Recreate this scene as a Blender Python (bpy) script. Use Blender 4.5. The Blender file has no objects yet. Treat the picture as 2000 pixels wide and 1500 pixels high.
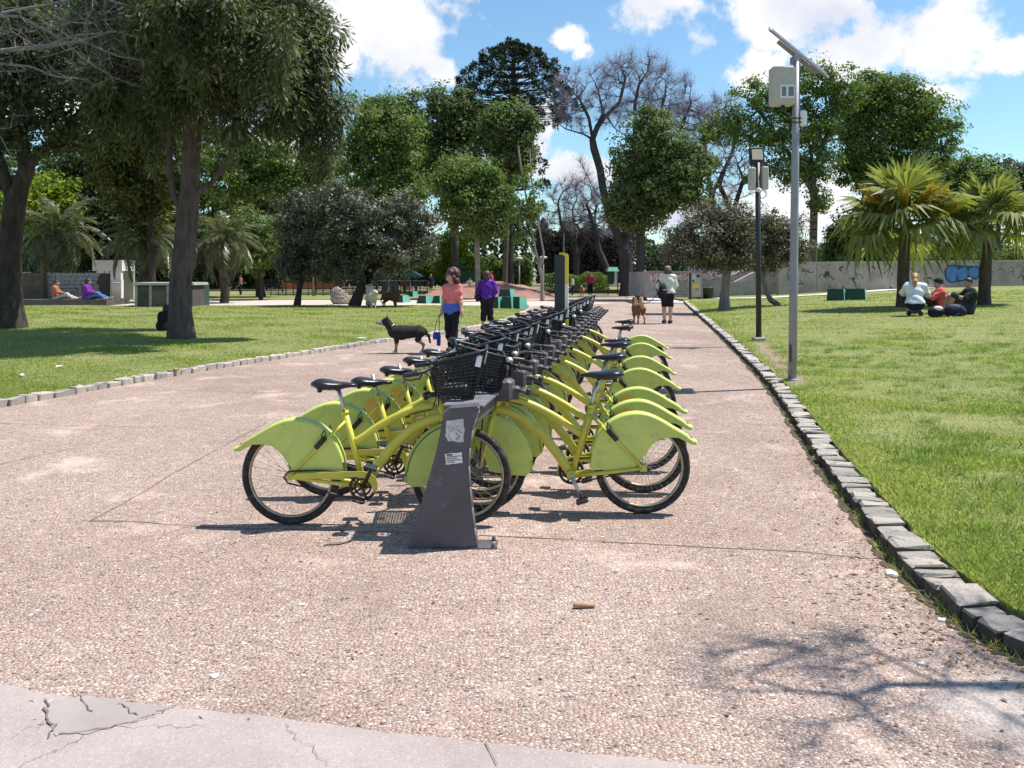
import bpy, math, random
import numpy as np
from mathutils import Vector, Matrix, Euler

random.seed(7)
rng = np.random.default_rng(7)
S = bpy.context.scene
COL = S.collection
R = math.radians

# ------------------------------------------------------------------ camera
F, YH, H = 1700.0, 530.0, 1.708          # focal length and horizon in photo pixels, eye height in metres
cam_d = bpy.data.cameras.new('camera')
cam = bpy.data.objects.new('camera', cam_d)
COL.objects.link(cam)
cam.location = (0, 0, H)
cam.rotation_euler = (R(90), 0, 0)
cam_d.sensor_width = 36
cam_d.lens = F / 2000 * 36
cam_d.shift_y = -(750 - YH) / 2000
cam_d.clip_start = 0.05
cam_d.clip_end = 3000
S.camera = cam

# ------------------------------------------------------------------ light
SUN = Vector((0.40, 0.11, 0.88)).normalized()
sun_d = bpy.data.lights.new('sun', 'SUN')
sun = bpy.data.objects.new('sun', sun_d)
COL.objects.link(sun)
sun_d.energy = 4.6
sun_d.angle = R(0.53)
sun_d.color = (1.0, 0.955, 0.88)
sun.rotation_euler = SUN.to_track_quat('Z', 'Y').to_euler()
sun.location = (20, 5, 40)

S.view_settings.view_transform = 'Standard'
S.view_settings.look = 'None'
S.view_settings.gamma = 1
S.view_settings.use_curve_mapping = False
S.view_settings.exposure = 0.65
S.cycles.max_bounces = 6
S.cycles.transparent_max_bounces = 8
S.cycles.use_denoising = True


class NT:
    """small helper for building node trees"""
    def __init__(self, tree):
        self.t = tree
        tree.nodes.clear()

    def n(self, typ, _out=None, **kw):
        nd = self.t.nodes.new('ShaderNode' + typ)
        for k, v in kw.items():
            if k.startswith('i_'):
                key = k[2:]
                key = int(key) if key.isdigit() else key.replace('__', ' ')
                self.set(nd.inputs[key], v)
            else:
                setattr(nd, k, v)
        return nd

    def set(self, sock, v):
        if isinstance(v, bpy.types.NodeSocket):
            self.t.links.new(v, sock)
        elif isinstance(v, bpy.types.Node):
            self.t.links.new(v.outputs[0], sock)
        else:
            sock.default_value = v

    def math(self, op, a, b=0.0, c=None, clamp=False):
        nd = self.n('Math', operation=op, use_clamp=clamp)
        self.set(nd.inputs[0], a)
        self.set(nd.inputs[1], b)
        if c is not None:
            self.set(nd.inputs[2], c)
        return nd.outputs[0]

    def vec(self, op, a, b=(0, 0, 0), out=0):
        nd = self.n('VectorMath', operation=op)
        self.set(nd.inputs[0], a)
        self.set(nd.inputs[1], b)
        return nd.outputs[out]

    def mix(self, f, a, b, blend='MIX'):
        nd = self.n('Mix', data_type='RGBA', blend_type=blend)
        self.set(nd.inputs[0], f)
        self.set(nd.inputs[6], a)
        self.set(nd.inputs[7], b)
        return nd.outputs[2]

    def ramp(self, f, stops, interp='LINEAR'):
        nd = self.n('ValToRGB')
        nd.color_ramp.interpolation = interp
        el = nd.color_ramp.elements
        while len(el) < len(stops):
            el.new(0.5)
        for e, (p, c) in zip(el, stops):
            e.position = p
            e.color = (*c, 1) if len(c) == 3 else c
        self.set(nd.inputs[0], f)
        return nd.outputs[0]

    def smooth(self, v, lo, hi):
        nd = self.n('MapRange', interpolation_type='SMOOTHSTEP')
        self.set(nd.inputs['Value'], v)
        nd.inputs['From Min'].default_value = lo
        nd.inputs['From Max'].default_value = hi
        return nd.outputs[0]

    def noise(self, vec, scale, detail=4, rough=0.55, out=0):
        nd = self.n('TexNoise')
        self.set(nd.inputs['Vector'], vec)
        nd.inputs['Scale'].default_value = scale
        nd.inputs['Detail'].default_value = detail
        nd.inputs['Roughness'].default_value = rough
        return nd.outputs[out]


# ------------------------------------------------------------------ sky with cumulus clouds
W = bpy.data.worlds.new('World')
S.world = W
W.use_nodes = True
w = NT(W.node_tree)
sky = w.n('TexSky', sky_type='NISHITA', sun_disc=False, sun_elevation=math.asin(SUN.z),
          sun_rotation=math.atan2(SUN.x, SUN.y), altitude=0, air_density=1.0, dust_density=0.35, ozone_density=2.0)
tc = w.n('TexCoord')
D = w.vec('NORMALIZE', tc.outputs['Generated'])


def sky_dir(x, y):
    return Vector(((x - 1000) / F, 1, (YH - y) / F)).normalized()


warp = w.vec('SUBTRACT', w.noise(D, 7, 6, 0.65, out=1), (0.5, 0.5, 0.5))
Dw = w.vec('ADD', D, w.vec('MULTIPLY', warp, (0.095, 0.095, 0.08)))
blobs = [  # px x, px y, radius px x, radius px y : where the cumulus clouds stand
    (740, 30, 165, 130), (650, 85, 130, 85), (865, 128, 42, 34), (800, -60, 130, 110),
    (1098, 82, 46, 40), (1118, 108, 34, 40), (1290, 10, 110, 52), (1540, 25, 150, 72), (1650, 100, 150, 72),
    (1850, 75, 112, 84), (1500, 125, 70, 46), (1450, 150, 40, 34), (1985, 105, 50, 40), (1080, 250, 40, 60),
    (1600, 395, 190, 75), (1320, 400, 120, 50), (1010, 290, 90, 70), (560, 285, 110, 75), (1820, 190, 90, 40),
    (400, 120, 110, 60), (1130, 330, 90, 30), (150, 200, 160, 60),
]
m = None
for (bx, by, rx, ry) in blobs:
    c = sky_dir(bx, by)
    q = w.vec('MULTIPLY', w.vec('SUBTRACT', Dw, tuple(c)), (F / rx, F / rx, F / ry))
    v = w.math('SUBTRACT', 1.0, w.vec('LENGTH', q, out=1))
    m = v if m is None else w.math('MAXIMUM', m, v)
# the same broken cumulus goes on over the rest of the sky
wide = w.math('MULTIPLY', w.math('SUBTRACT', w.noise(w.vec('MULTIPLY', D, (1, 1, 1.8)), 2.6, 3, 0.5), 0.60), 3.0)
front = w.smooth(w.vec('DOT_PRODUCT', D, (0, 0.94, 0.34), out=1), 0.70, 0.86)
wide = w.math('SUBTRACT', wide, w.math('MULTIPLY', front, 3.0))
m = w.math('MAXIMUM', m, wide)
fb = w.math('SUBTRACT', w.noise(D, 22, 6, 0.6), 0.5)
dens = w.smooth(w.math('ADD', m, w.math('MULTIPLY', fb, 2.1)), -0.02, 0.50)
shade = w.noise(w.vec('ADD', D, (0.3, 0.1, 0.02)), 8, 4, 0.5)
ccol = w.ramp(shade, [(0.36, (4.9, 5.1, 5.9)), (0.58, (6.9, 6.9, 6.9))])
skyc = w.mix(1.0, sky.outputs[0], (0.86, 1.05, 1.08, 1), 'MULTIPLY')
colr = w.mix(dens, skyc, ccol)
bg = w.n('Background', i_Strength=0.10)
w.set(bg.inputs['Color'], colr)
wo = w.n('OutputWorld')
w.set(wo.inputs[0], bg.outputs[0])


# ------------------------------------------------------------------ placing
def at(x, y, Y):
    """photo pixel at a distance -> world point"""
    return Vector(((x - 1000) * Y / F, Y, H - (y - YH) * Y / F))


KR = [(6.5, 1.0), (4.6, 2.0), (3.3, 2.85), (2.62, 3.4), (2.262, 3.846), (2.185, 4.15), (2.2, 4.684), (2.257, 5.186), (2.477, 6.38),
      (2.733, 7.744), (3.21, 10.01), (3.797, 12.9), (4.52, 17.08), (5.69, 24.2), (8.42, 41.5), (9.54, 48.4)]
KL = [(-8.6, 4.5), (-7.4, 8.0), (-6.4, 10.88), (-5.87, 12.8), (-5.26, 14.9), (-4.42, 17.1), (-3.49, 19.75), (-2.05, 23.2), (-0.95, 26.4),
      (0.1, 31.5), (0.95, 39.5)]
KRx, KRy = np.array(KR).T
KLx, KLy = np.array(KL).T


def xkr(Y):
    return np.interp(Y, KRy, KRx)


def xkl(Y):
    return np.interp(Y, KLy, KLx)


def zR(X, Y):
    d = np.maximum(0, X - xkr(Y) - 0.1)
    return 0.095 + 0.95 * (1 - np.exp(-0.058 * d / 0.95)) + 0.012 * np.sin(X * 1.3 + Y * .7) * np.minimum(1, d)


def zL(X, Y):
    return 0.075 + 0.012 * np.sin(X * 1.1 + Y * .6)


def gnd(x, y, z=0.0):
    return at(x, y, (H - z) * F / (y - YH))


def gndR(x, y):
    z = 0.1
    for _ in range(30):
        p = gnd(x, y, z)
        z = 0.5 * z + 0.5 * float(zR(p.x, p.y))
    return Vector((p.x, p.y, z))


# ------------------------------------------------------------------ tagging
def tag(o, label=None, cat=None, group=None, kind=None):
    if label: o['label'] = label
    if cat: o['category'] = cat
    if group: o['group'] = group
    if kind: o['kind'] = kind
    return o


def empty(name, loc=(0, 0, 0), rz=0.0, label=None, cat=None, group=None, kind=None, scale=1.0):
    o = bpy.data.objects.new(name, None)
    COL.objects.link(o)
    o.location = loc
    o.rotation_euler = (0, 0, rz)
    o.scale = (scale,) * 3
    o.empty_display_size = 0.1
    return tag(o, label, cat, group, kind)


def link(name, me, parent=None, loc=None, rot=None):
    o = bpy.data.objects.new(name, me)
    COL.objects.link(o)
    if parent is not None: o.parent = parent
    if loc is not None: o.location = loc
    if rot is not None: o.rotation_euler = rot
    return o


def copy_tree(o, parent=None):
    c = o.copy()
    COL.objects.link(c)
    c.parent = parent
    for ch in list(o.children):
        copy_tree(ch, c)
    return c


# ------------------------------------------------------------------ mesh building
def np_mesh(name, V, Fc, mats=(), smooth=False, midx=None):
    """fast mesh from arrays; Fc is (n,k) with one k"""
    V = np.asarray(V, dtype=np.float32)
    Fc = np.asarray(Fc, dtype=np.int32)
    me = bpy.data.meshes.new(name)
    n, k = Fc.shape
    me.vertices.add(len(V))
    me.vertices.foreach_set('co', V.ravel())
    me.loops.add(n * k)
    me.loops.foreach_set('vertex_index', Fc.ravel())
    me.polygons.add(n)
    me.polygons.foreach_set('loop_start', np.arange(0, n * k, k, dtype=np.int32))
    try:
        me.polygons.foreach_set('loop_total', np.full(n, k, dtype=np.int32))
    except Exception:
        pass
    for mm in (mats if isinstance(mats, (list, tuple)) else [mats]):
        me.materials.append(mm)
    if midx is not None:
        me.polygons.foreach_set('material_index', np.asarray(midx, dtype=np.int32))
    me.polygons.foreach_set('use_smooth', np.full(n, bool(smooth)))
    me.update(calc_edges=True)
    me.validate()
    return me


class MB:
    """collects boxes, tubes, lathes, prisms ... into ONE mesh object"""
    def __init__(self):
        self.v, self.f, self.m, self.s = [], [], [], []
        self.cm = 0
        self.smooth = False

    def add(self, vs, fs, smooth=None):
        b = len(self.v)
        self.v += [tuple(p) for p in vs]
        for f in fs:
            self.f.append(tuple(i + b for i in f))
            self.m.append(self.cm)
            self.s.append(self.smooth if smooth is None else smooth)
        return self

    def box(self, c, s, rot=None, taper=1.0, bev=0.0):
        hx, hy, hz = s[0] / 2, s[1] / 2, s[2] / 2
        M = rot.to_matrix() if isinstance(rot, Euler) else (rot or Matrix.Identity(3))
        c = Vector(c)
        if bev > 0:
            # rounded vertical + horizontal edges: chamfered box
            vs, fs = [], []
            b = min(bev, hx * .9, hy * .9, hz * .9)
            for (z, ins) in ((-hz, b), (-hz + b, 0), (hz - b, 0), (hz, b)):
                t = taper if z > 0 else 1
                X, Y = (hx - ins) * t, (hy - ins) * t
                ring = [(X - b, -Y), (X, -Y + b), (X, Y - b), (X - b, Y), (-X + b, Y), (-X, Y - b), (-X, -Y + b), (-X + b, -Y)]
                vs += [c + M @ Vector((p[0], p[1], z)) for p in ring]
            for k in range(3):
                for i in range(8):
                    fs.append((k * 8 + i, k * 8 + (i + 1) % 8, k * 8 + 8 + (i + 1) % 8, k * 8 + 8 + i))
            fs.append(tuple(range(7, -1, -1)))
            fs.append(tuple(range(24, 32)))
            return self.add(vs, fs, False)
        vs = []
        for z, t in ((-hz, 1), (hz, taper)):
            for x, y in ((-hx, -hy), (hx, -hy), (hx, hy), (-hx, hy)):
                vs.append(c + M @ Vector((x * t, y * t, z)))
        return self.add(vs, [(3, 2, 1, 0), (4, 5, 6, 7), (0, 1, 5, 4), (1, 2, 6, 5), (2, 3, 7, 6), (3, 0, 4, 7)], False)

    def tube(self, pts, r, n=8, cap=True, flat=1.0, smooth=True):
        pts = [Vector(p) for p in pts]
        rs = r if isinstance(r, (list, tuple)) else [r] * len(pts)
        vs, fs = [], []
        prev = None
        for i, p in enumerate(pts):
            d = (pts[min(i + 1, len(pts) - 1)] - pts[max(i - 1, 0)]).normalized()
            if prev is None:
                a = d.cross(Vector((0, 0, 1)))
                if a.length < 1e-3: a = d.cross(Vector((0, 1, 0)))
                a.normalize()
            else:
                a = (prev - d * prev.dot(d)).normalized()
            prev = a
            b = d.cross(a)
            for k in range(n):
                t = 2 * math.pi * k / n
                vs.append(p + a * math.cos(t) * rs[i] * flat + b * math.sin(t) * rs[i])
        for i in range(len(pts) - 1):
            for k in range(n):
                fs.append((i * n + k, i * n + (k + 1) % n, (i + 1) * n + (k + 1) % n, (i + 1) * n + k))
        self.add(vs, fs, smooth)
        if cap:
            b0 = len(self.v) - len(vs)
            for ring in (tuple(range(n - 1, -1, -1)), tuple(range((len(pts) - 1) * n, len(pts) * n))):
                self.f.append(tuple(i + b0 for i in ring)); self.m.append(self.cm); self.s.append(False)
        return self

    def torus(self, c, R0, r, axis='y', n=40, k=8, a0=0, a1=2 * math.pi, flat=1.0):
        c = Vector(c)
        vs, fs = [], []
        closed = abs(a1 - a0 - 2 * math.pi) < 1e-4
        N = n if closed else n + 1
        for i in range(N):
            t = a0 + (a1 - a0) * i / n
            for j in range(k):
                p = 2 * math.pi * j / k
                rr = R0 + r * math.cos(p)
                u, v_, w_ = rr * math.cos(t), rr * math.sin(t), r * math.sin(p) * flat
                vs.append(c + (Vector((u, w_, v_)) if axis == 'y' else Vector((u, v_, w_)) if axis == 'z' else Vector((w_, u, v_))))
        for i in range(n if closed else n):
            for j in range(k):
                i2 = (i + 1) % N
                fs.append((i * k + j, i * k + (j + 1) % k, i2 * k + (j + 1) % k, i2 * k + j))
        return self.add(vs, fs, True)

    def ball(self, c, r, n=12, k=8, rot=None):
        r = r if isinstance(r, (tuple, list)) else (r, r, r)
        c = Vector(c)
        M = rot.to_matrix() if rot else Matrix.Identity(3)
        vs, fs = [c + M @ Vector((0, 0, -r[2]))], []
        for i in range(1, k):
            p = -math.pi / 2 + math.pi * i / k
            for j in range(n):
                t = 2 * math.pi * j / n
                vs.append(c + M @ Vector((r[0] * math.cos(p) * math.cos(t), r[1] * math.cos(p) * math.sin(t), r[2] * math.sin(p))))
        vs.append(c + M @ Vector((0, 0, r[2])))
        for j in range(n):
            fs.append((0, 1 + (j + 1) % n, 1 + j))
            fs.append((len(vs) - 1, 1 + (k - 2) * n + j, 1 + (k - 2) * n + (j + 1) % n))
        for i in range(k - 2):
            for j in range(n):
                fs.append((1 + i * n + j, 1 + i * n + (j + 1) % n, 1 + (i + 1) * n + (j + 1) % n, 1 + (i + 1) * n + j))
        return self.add(vs, fs, True)

    def prism(self, outline, y0, y1, plane='xz'):
        """closed 2-D outline (any simple polygon) extruded"""
        n = len(outline)
        if plane == 'xz':
            vs = [(p[0], y0, p[1]) for p in outline] + [(p[0], y1, p[1]) for p in outline]
        else:
            vs = [(p[0], p[1], y0) for p in outline] + [(p[0], p[1], y1) for p in outline]
        fs = [tuple(range(n)), tuple(range(2 * n - 1, n - 1, -1))]
        fs += [(i, i + n, (i + 1) % n + n, (i + 1) % n) for i in range(n)]
        return self.add(vs, fs, False)

    def mesh(self, name, mats):
        me = bpy.data.meshes.new(name)
        me.from_pydata(self.v, [], self.f)
        for mm in (mats if isinstance(mats, (list, tuple)) else [mats]):
            me.materials.append(mm)
        me.polygons.foreach_set('material_index', self.m)
        me.polygons.foreach_set('use_smooth', self.s)
        me.update()
        return me

    def build(self, name, mats, parent=None, loc=None, rot=None):
        return link(name, self.mesh(name, mats), parent, loc, rot)


def fix_normals(o):
    import bmesh
    bm = bmesh.new()
    bm.from_mesh(o.data)
    bmesh.ops.recalc_face_normals(bm, faces=bm.faces)
    bm.to_mesh(o.data)
    bm.free()
    return o


def bez(pts, n=24):
    """Catmull-Rom through points"""
    P = [Vector(p) for p in pts]
    P = [P[0] * 2 - P[1]] + P + [P[-1] * 2 - P[-2]]
    out = []
    segs = len(P) - 3
    for i in range(segs):
        a, b, c, d = P[i:i + 4]
        m_ = max(2, n // segs)
        for k in range(m_ + (1 if i == segs - 1 else 0)):
            t = k / m_
            out.append(0.5 * ((2 * b) + (c - a) * t + (2 * a - 5 * b + 4 * c - d) * t * t + (3 * b - a - 3 * c + d) * t ** 3))
    return out


# ------------------------------------------------------------------ materials
def mat(name, col, rough=0.6, metal=0.0, spec=0.5, var=0.12, vscale=6.0, bump=0.0, bscale=60.0, coat=0.0, coord='Object', dirt=None, ovar=0.0):
    """plain painted / cast material with a little uneven colour and relief"""
    m_ = bpy.data.materials.new(name)
    m_.use_nodes = True
    t = NT(m_.node_tree)
    tc_ = t.n('TexCoord').outputs[coord]
    nz = t.noise(tc_, vscale, 5, 0.6)
    c0 = tuple(x * (1 - var) for x in col)
    c1 = tuple(min(1, x * (1 + var)) for x in col)
    c = t.ramp(nz, [(0.3, c0), (0.7, c1)])
    if dirt:
        dm = t.smooth(t.noise(tc_, dirt[1], 6, 0.7), dirt[2], dirt[2] + 0.12)
        c = t.mix(t.math('MULTIPLY', dm, dirt[3]), c, (*dirt[0], 1))
    if ovar:
        oi = t.n('ObjectInfo').outputs['Random']
        c = t.mix(1.0, c, t.ramp(oi, [(0, (1 - ovar, 1 - ovar, 1 - ovar * .6)), (.5, (1, 1, 1)), (1, (1 + ovar * .6, 1 + ovar * .5, 1 + ovar * 1.5))]), 'MULTIPLY')
    b = t.n('BsdfPrincipled')
    t.set(b.inputs['Base Color'], c)
    b.inputs['Metallic'].default_value = metal
    t.set(b.inputs['Roughness'], t.math('ADD', rough - 0.06, t.math('MULTIPLY', nz, 0.12)))
    b.inputs['Specular IOR Level'].default_value = spec
    b.inputs['Coat Weight'].default_value = coat
    if bump > 0:
        bp = t.n('Bump', i_Strength=bump, i_Distance=0.01)
        t.set(bp.inputs['Height'], t.noise(tc_, bscale, 5, 0.6))
        t.set(b.inputs['Normal'], bp)
    o = t.n('OutputMaterial')
    t.set(o.inputs[0], b)
    return m_


def leafmat(name, stops, transl=0.35, rough=0.55, spec=0.25):
    m_ = bpy.data.materials.new(name)
    m_.use_nodes = True
    t = NT(m_.node_tree)
    g = t.n('NewGeometry')
    tcx = t.n('TexCoord').outputs['Object']
    big = t.noise(tcx, 0.55, 3, 0.5)
    f = t.math('ADD', t.math('MULTIPLY', g.outputs['Random Per Island'], 0.7), t.math('MULTIPLY', t.math('SUBTRACT', big, 0.5), 1.0))
    f = t.math('ADD', f, 0.15, clamp=True)
    k = len(stops)
    c = t.ramp(f, [(i / (k - 1), s) for i, s in enumerate(stops)])
    b = t.n('BsdfPrincipled')
    t.set(b.inputs['Base Color'], c)
    b.inputs['Roughness'].default_value = rough
    b.inputs['Specular IOR Level'].default_value = spec
    tr = t.n('BsdfTranslucent')
    t.set(tr.inputs['Color'], t.mix(1.0, c, (1.5, 1.6, 0.8, 1), 'MULTIPLY'))
    mx = t.n('MixShader')
    mx.inputs[0].default_value = transl
    t.set(mx.inputs[1], b)
    t.set(mx.inputs[2], tr)
    o = t.n('OutputMaterial')
    t.set(o.inputs[0], mx)
    return m_


def barkmat(name, c0, c1, scale=6.0, bump=0.8):
    m_ = bpy.data.materials.new(name)
    m_.use_nodes = True
    t = NT(m_.node_tree)
    tcx = t.n('TexCoord').outputs['Object']
    st = t.vec('MULTIPLY', tcx, (1, 1, 0.18))
    nz = t.noise(st, scale, 6, 0.65)
    n2 = t.noise(tcx, scale * .35, 3, 0.5)
    c = t.mix(t.smooth(n2, .45, .7), t.ramp(nz, [(0.35, c0), (0.65, c1)]), (*[(a + b) * .62 for a, b in zip(c0, c1)], 1))
    b = t.n('BsdfPrincipled')
    t.set(b.inputs['Base Color'], c)
    b.inputs['Roughness'].default_value = 0.9
    b.inputs['Specular IOR Level'].default_value = 0.15
    bp = t.n('Bump', i_Strength=bump, i_Distance=0.03)
    t.set(bp.inputs['Height'], nz)
    t.set(b.inputs['Normal'], bp)
    o = t.n('OutputMaterial')
    t.set(o.inputs[0], b)
    return m_
# ================================================================== GROUND
def surface(name, colour_fn, rough=0.85, spec=0.25):
    m_ = bpy.data.materials.new(name)
    m_.use_nodes = True
    t = NT(m_.node_tree)
    p = t.n('NewGeometry').outputs['Position']
    c, h, dist, strength = colour_fn(t, p)
    b = t.n('BsdfPrincipled')
    t.set(b.inputs['Base Color'], c)
    b.inputs['Roughness'].default_value = rough
    b.inputs['Specular IOR Level'].default_value = spec
    if h is not None:
        bp = t.n('Bump', i_Strength=strength, i_Distance=dist)
        t.set(bp.inputs['Height'], h)
        t.set(b.inputs['Normal'], bp)
    o = t.n('OutputMaterial')
    t.set(o.inputs[0], b)
    return m_


def pebbles(t, p):
    wv = t.vec('SUBTRACT', t.noise(p, 17, 2, .5, out=1), (.5, .5, .5))
    q = t.vec('ADD', p, t.vec('MULTIPLY', wv, (.022, .022, .0)))
    q = t.vec('MULTIPLY', q, (1, 1.3, 1))
    q = t.vec('MULTIPLY', q, (1, 1, 0))

    def layer(scale, off):
        v = t.n('TexVoronoi', voronoi_dimensions='2D', i_Scale=scale, i_Randomness=1.0)
        t.set(v.inputs['Vector'], t.vec('ADD', q, off))
        cs = t.n('SeparateColor')
        t.set(cs.inputs[0], v.outputs['Color'])
        # every pebble has its own size; the dome falls off to the mortar
        rad = t.math('ADD', .28, t.math('MULTIPLY', cs.outputs[2], .34))
        dome = t.math('SUBTRACT', 1.0, t.math('DIVIDE', v.outputs['Distance'], rad), clamp=True)
        return cs, dome
    stops = [(0.0, (.17, .135, .13)), (.07, (.36, .27, .235)), (.28, (.47, .37, .325)), (.46, (.42, .325, .29)), (.62, (.55, .45, .385)),
             (.78, (.37, .335, .325)), (.88, (.60, .51, .45)), (.96, (.70, .65, .60))]
    c1, d1 = layer(43.0, (0, 0, 0))
    c2, d2 = layer(84.0, (3.3, 1.7, 0))
    stone = t.ramp(c1.outputs[0], stops, 'CONSTANT')
    fine = t.ramp(c2.outputs[0], stops, 'CONSTANT')
    m1 = t.smooth(d1, .02, .16)
    m2 = t.smooth(d2, .04, .22)
    mort = t.ramp(t.noise(p, 55, 4, .7), [(.3, (.17, .12, .105)), (.7, (.34, .255, .22))])
    c = t.mix(m2, mort, fine)
    c = t.mix(m1, c, stone)
    # worn places where the mortar lies bare
    bare = t.smooth(t.noise(p, 1.1, 8, .68), .53, .66)
    c = t.mix(t.math('MULTIPLY', bare, .42), c, (.53, .43, .385, 1))
    big = t.noise(p, .33, 6, .62)
    c = t.mix(1.0, c, t.ramp(big, [(.3, (.92, .83, .785)), (.5, (1.13, 1.055, 1.005)), (.7, (1.28, 1.215, 1.17))]), 'MULTIPLY')
    dust = t.smooth(t.noise(t.vec('ADD', p, (7, 3, 0)), .9, 8, .7), .53, .67)
    c = t.mix(t.math('MULTIPLY', dust, .60), c, (.31, .22, .18, 1))
    spot = t.smooth(t.noise(p, 4.3, 4, .6), .66, .72)
    c = t.mix(t.math('MULTIPLY', spot, .30), c, (.20, .165, .145, 1))
    fleck = t.smooth(t.noise(p, 7, 3, .5), .70, .76)
    c = t.mix(t.math('MULTIPLY', fleck, .28), c, (.27, .27, .12, 1))
    # an old pale mortar repair by the kerb, crumbling at its rim
    dd = t.vec('LENGTH', t.vec('MULTIPLY', t.vec('SUBTRACT', p, (2.12, 3.36, 0)), (1.9, 2.6, 0)), out=1)
    rep = t.smooth(t.math('ADD', dd, t.math('MULTIPLY', t.math('SUBTRACT', t.noise(p, 9, 8, .75), .5), 1.9)), 1.05, .62)
    rep = t.math('MULTIPLY', rep, t.math('ADD', .45, t.math('MULTIPLY', t.noise(p, 34, 4, .7), .6)))
    c = t.mix(rep, c, (.46, .41, .38, 1))
    hgt = t.math('ADD', t.math('MULTIPLY', m1, t.math('ADD', .35, d1)), t.math('MULTIPLY', m2, .35))
    hgt = t.math('MULTIPLY', hgt, t.math('SUBTRACT', 1.0, t.math('MULTIPLY', t.math('MAXIMUM', bare, rep), .65)))
    return c, hgt, .012, .85


def slab_col(t, p):
    n1 = t.noise(p, 90, 4, .7)
    n2 = t.noise(p, 1.8, 5, .6)
    v = t.n('TexVoronoi', i_Scale=130.0)
    t.set(v.inputs['Vector'], p)
    cs = t.n('SeparateColor')
    t.set(cs.inputs[0], v.outputs['Color'])
    c = t.ramp(n2, [(.3, (.30, .245, .23)), (.55, (.36, .30, .282)), (.75, (.405, .345, .325))])
    c = t.mix(t.math('MULTIPLY', t.smooth(cs.outputs[0], .86, .9), .45), c, (.46, .41, .385, 1))
    c = t.mix(t.math('MULTIPLY', t.smooth(cs.outputs[1], .86, .9), .4), c, (.25, .20, .19, 1))
    n3 = t.noise(p, 3.7, 6, .7)
    c = t.mix(t.math('MULTIPLY', t.smooth(n3, .55, .7), .35), c, (.36, .28, .27, 1))
    cr = t.n('TexVoronoi', feature='DISTANCE_TO_EDGE', i_Scale=1.1)
    t.set(cr.inputs['Vector'], t.vec('ADD', p, t.vec('MULTIPLY', t.noise(p, 5, 5, .6, out=1), (.35, .35, 0))))
    crack = t.math('SUBTRACT', 1.0, t.smooth(cr.outputs['Distance'], .001, .006))
    crack = t.math('MULTIPLY', crack, t.smooth(t.noise(p, 1.1, 2, .5), .52, .6))
    c = t.mix(t.math('MULTIPLY', crack, .7), c, (.14, .12, .10, 1))
    return c, t.math('SUBTRACT', n1, crack), .004, .5


WA_, WB_ = gndR(1486, 672), gndR(1556, 745)


def grass_col(dry):
    def fn(t, p):
        n1 = t.noise(p, .35, 5, .65)
        n2 = t.noise(p, 4.0, 6, .7)
        n3 = t.noise(p, 34, 4, .7)
        c = t.ramp(n2, [(.28, (.13, .155, .045)), (.5, (.225, .24, .08)), (.72, (.325, .31, .14))])
        c2 = t.ramp(n2, [(.3, (.235, .24, .08)), (.7, (.36, .33, .15))])
        c = t.mix(t.math('MULTIPLY', t.smooth(n1, .40, .66), dry), c, c2)
        bare = t.smooth(t.noise(p, .9, 5, .7), .68, .76)
        c = t.mix(t.math('MULTIPLY', bare, .75), c, (.33, .255, .17, 1))
        if dry > .8:
            # trodden bare strip between the two poles
            dx, dy = WB_.x - WA_.x, WB_.y - WA_.y
            Ls = math.hypot(dx, dy)
            q_ = t.vec('SUBTRACT', p, ((WA_.x + WB_.x) / 2, (WA_.y + WB_.y) / 2, 0))
            e1 = t.math('DIVIDE', t.vec('DOT_PRODUCT', q_, (dx / Ls, dy / Ls, 0), out=1), Ls * .62)
            e2 = t.math('DIVIDE', t.vec('DOT_PRODUCT', q_, (-dy / Ls, dx / Ls, 0), out=1), .30)
            dd = t.math('ADD', t.math('MULTIPLY', e1, e1), t.math('MULTIPLY', e2, e2))
            k_ = t.smooth(t.math('ADD', dd, t.math('MULTIPLY', t.math('SUBTRACT', t.noise(p, 3, 6, .7), .5), 1.6)), 1.2, .5)
            c = t.mix(t.math('MULTIPLY', k_, .85), c, (.36, .255, .185, 1))
        c = t.mix(t.math('MULTIPLY', t.smooth(n3, .35, .6), .35), c, (.05, .085, .018, 1))
        return c, n3, .04, .7
    return fn


def earth_col(t, p):
    n = t.noise(p, .5, 6, .65)
    c = t.ramp(n, [(.3, (.12, .12, .055)), (.55, (.20, .17, .10)), (.75, (.13, .155, .05))])
    return c, t.noise(p, 9, 5, .6), .03, .5


def sand_col(t, p):
    n = t.noise(p, 1.2, 6, .65)
    c = t.ramp(n, [(.3, (.42, .345, .30)), (.7, (.54, .46, .41))])
    return c, t.noise(p, 30, 5, .6), .01, .4


def soil_col(t, p):
    n = t.noise(p, 1.6, 6, .7)
    c = t.ramp(n, [(.3, (.24, .12, .09)), (.7, (.36, .20, .155))])
    return c, t.noise(p, 12, 5, .6), .04, .7


def conc_col(t, p):
    n = t.noise(p, 1.0, 6, .65)
    c = t.ramp(n, [(.3, (.50, .46, .42)), (.7, (.66, .62, .58))])
    return c, t.noise(p, 50, 4, .6), .005, .4


M_PATH = surface('pebble_paving', pebbles)
M_SLAB = surface('smooth_paving', slab_col)
M_GRASS_R = surface('lawn_ground_dry', grass_col(.85))
M_GRASS_L = surface('lawn_ground', grass_col(.65))
M_EARTH = surface('earth', earth_col)
M_SAND = surface('sand_paving', sand_col)
M_SOIL = surface('red_soil', soil_col)
M_CONC = surface('pale_concrete', conc_col)


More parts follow.
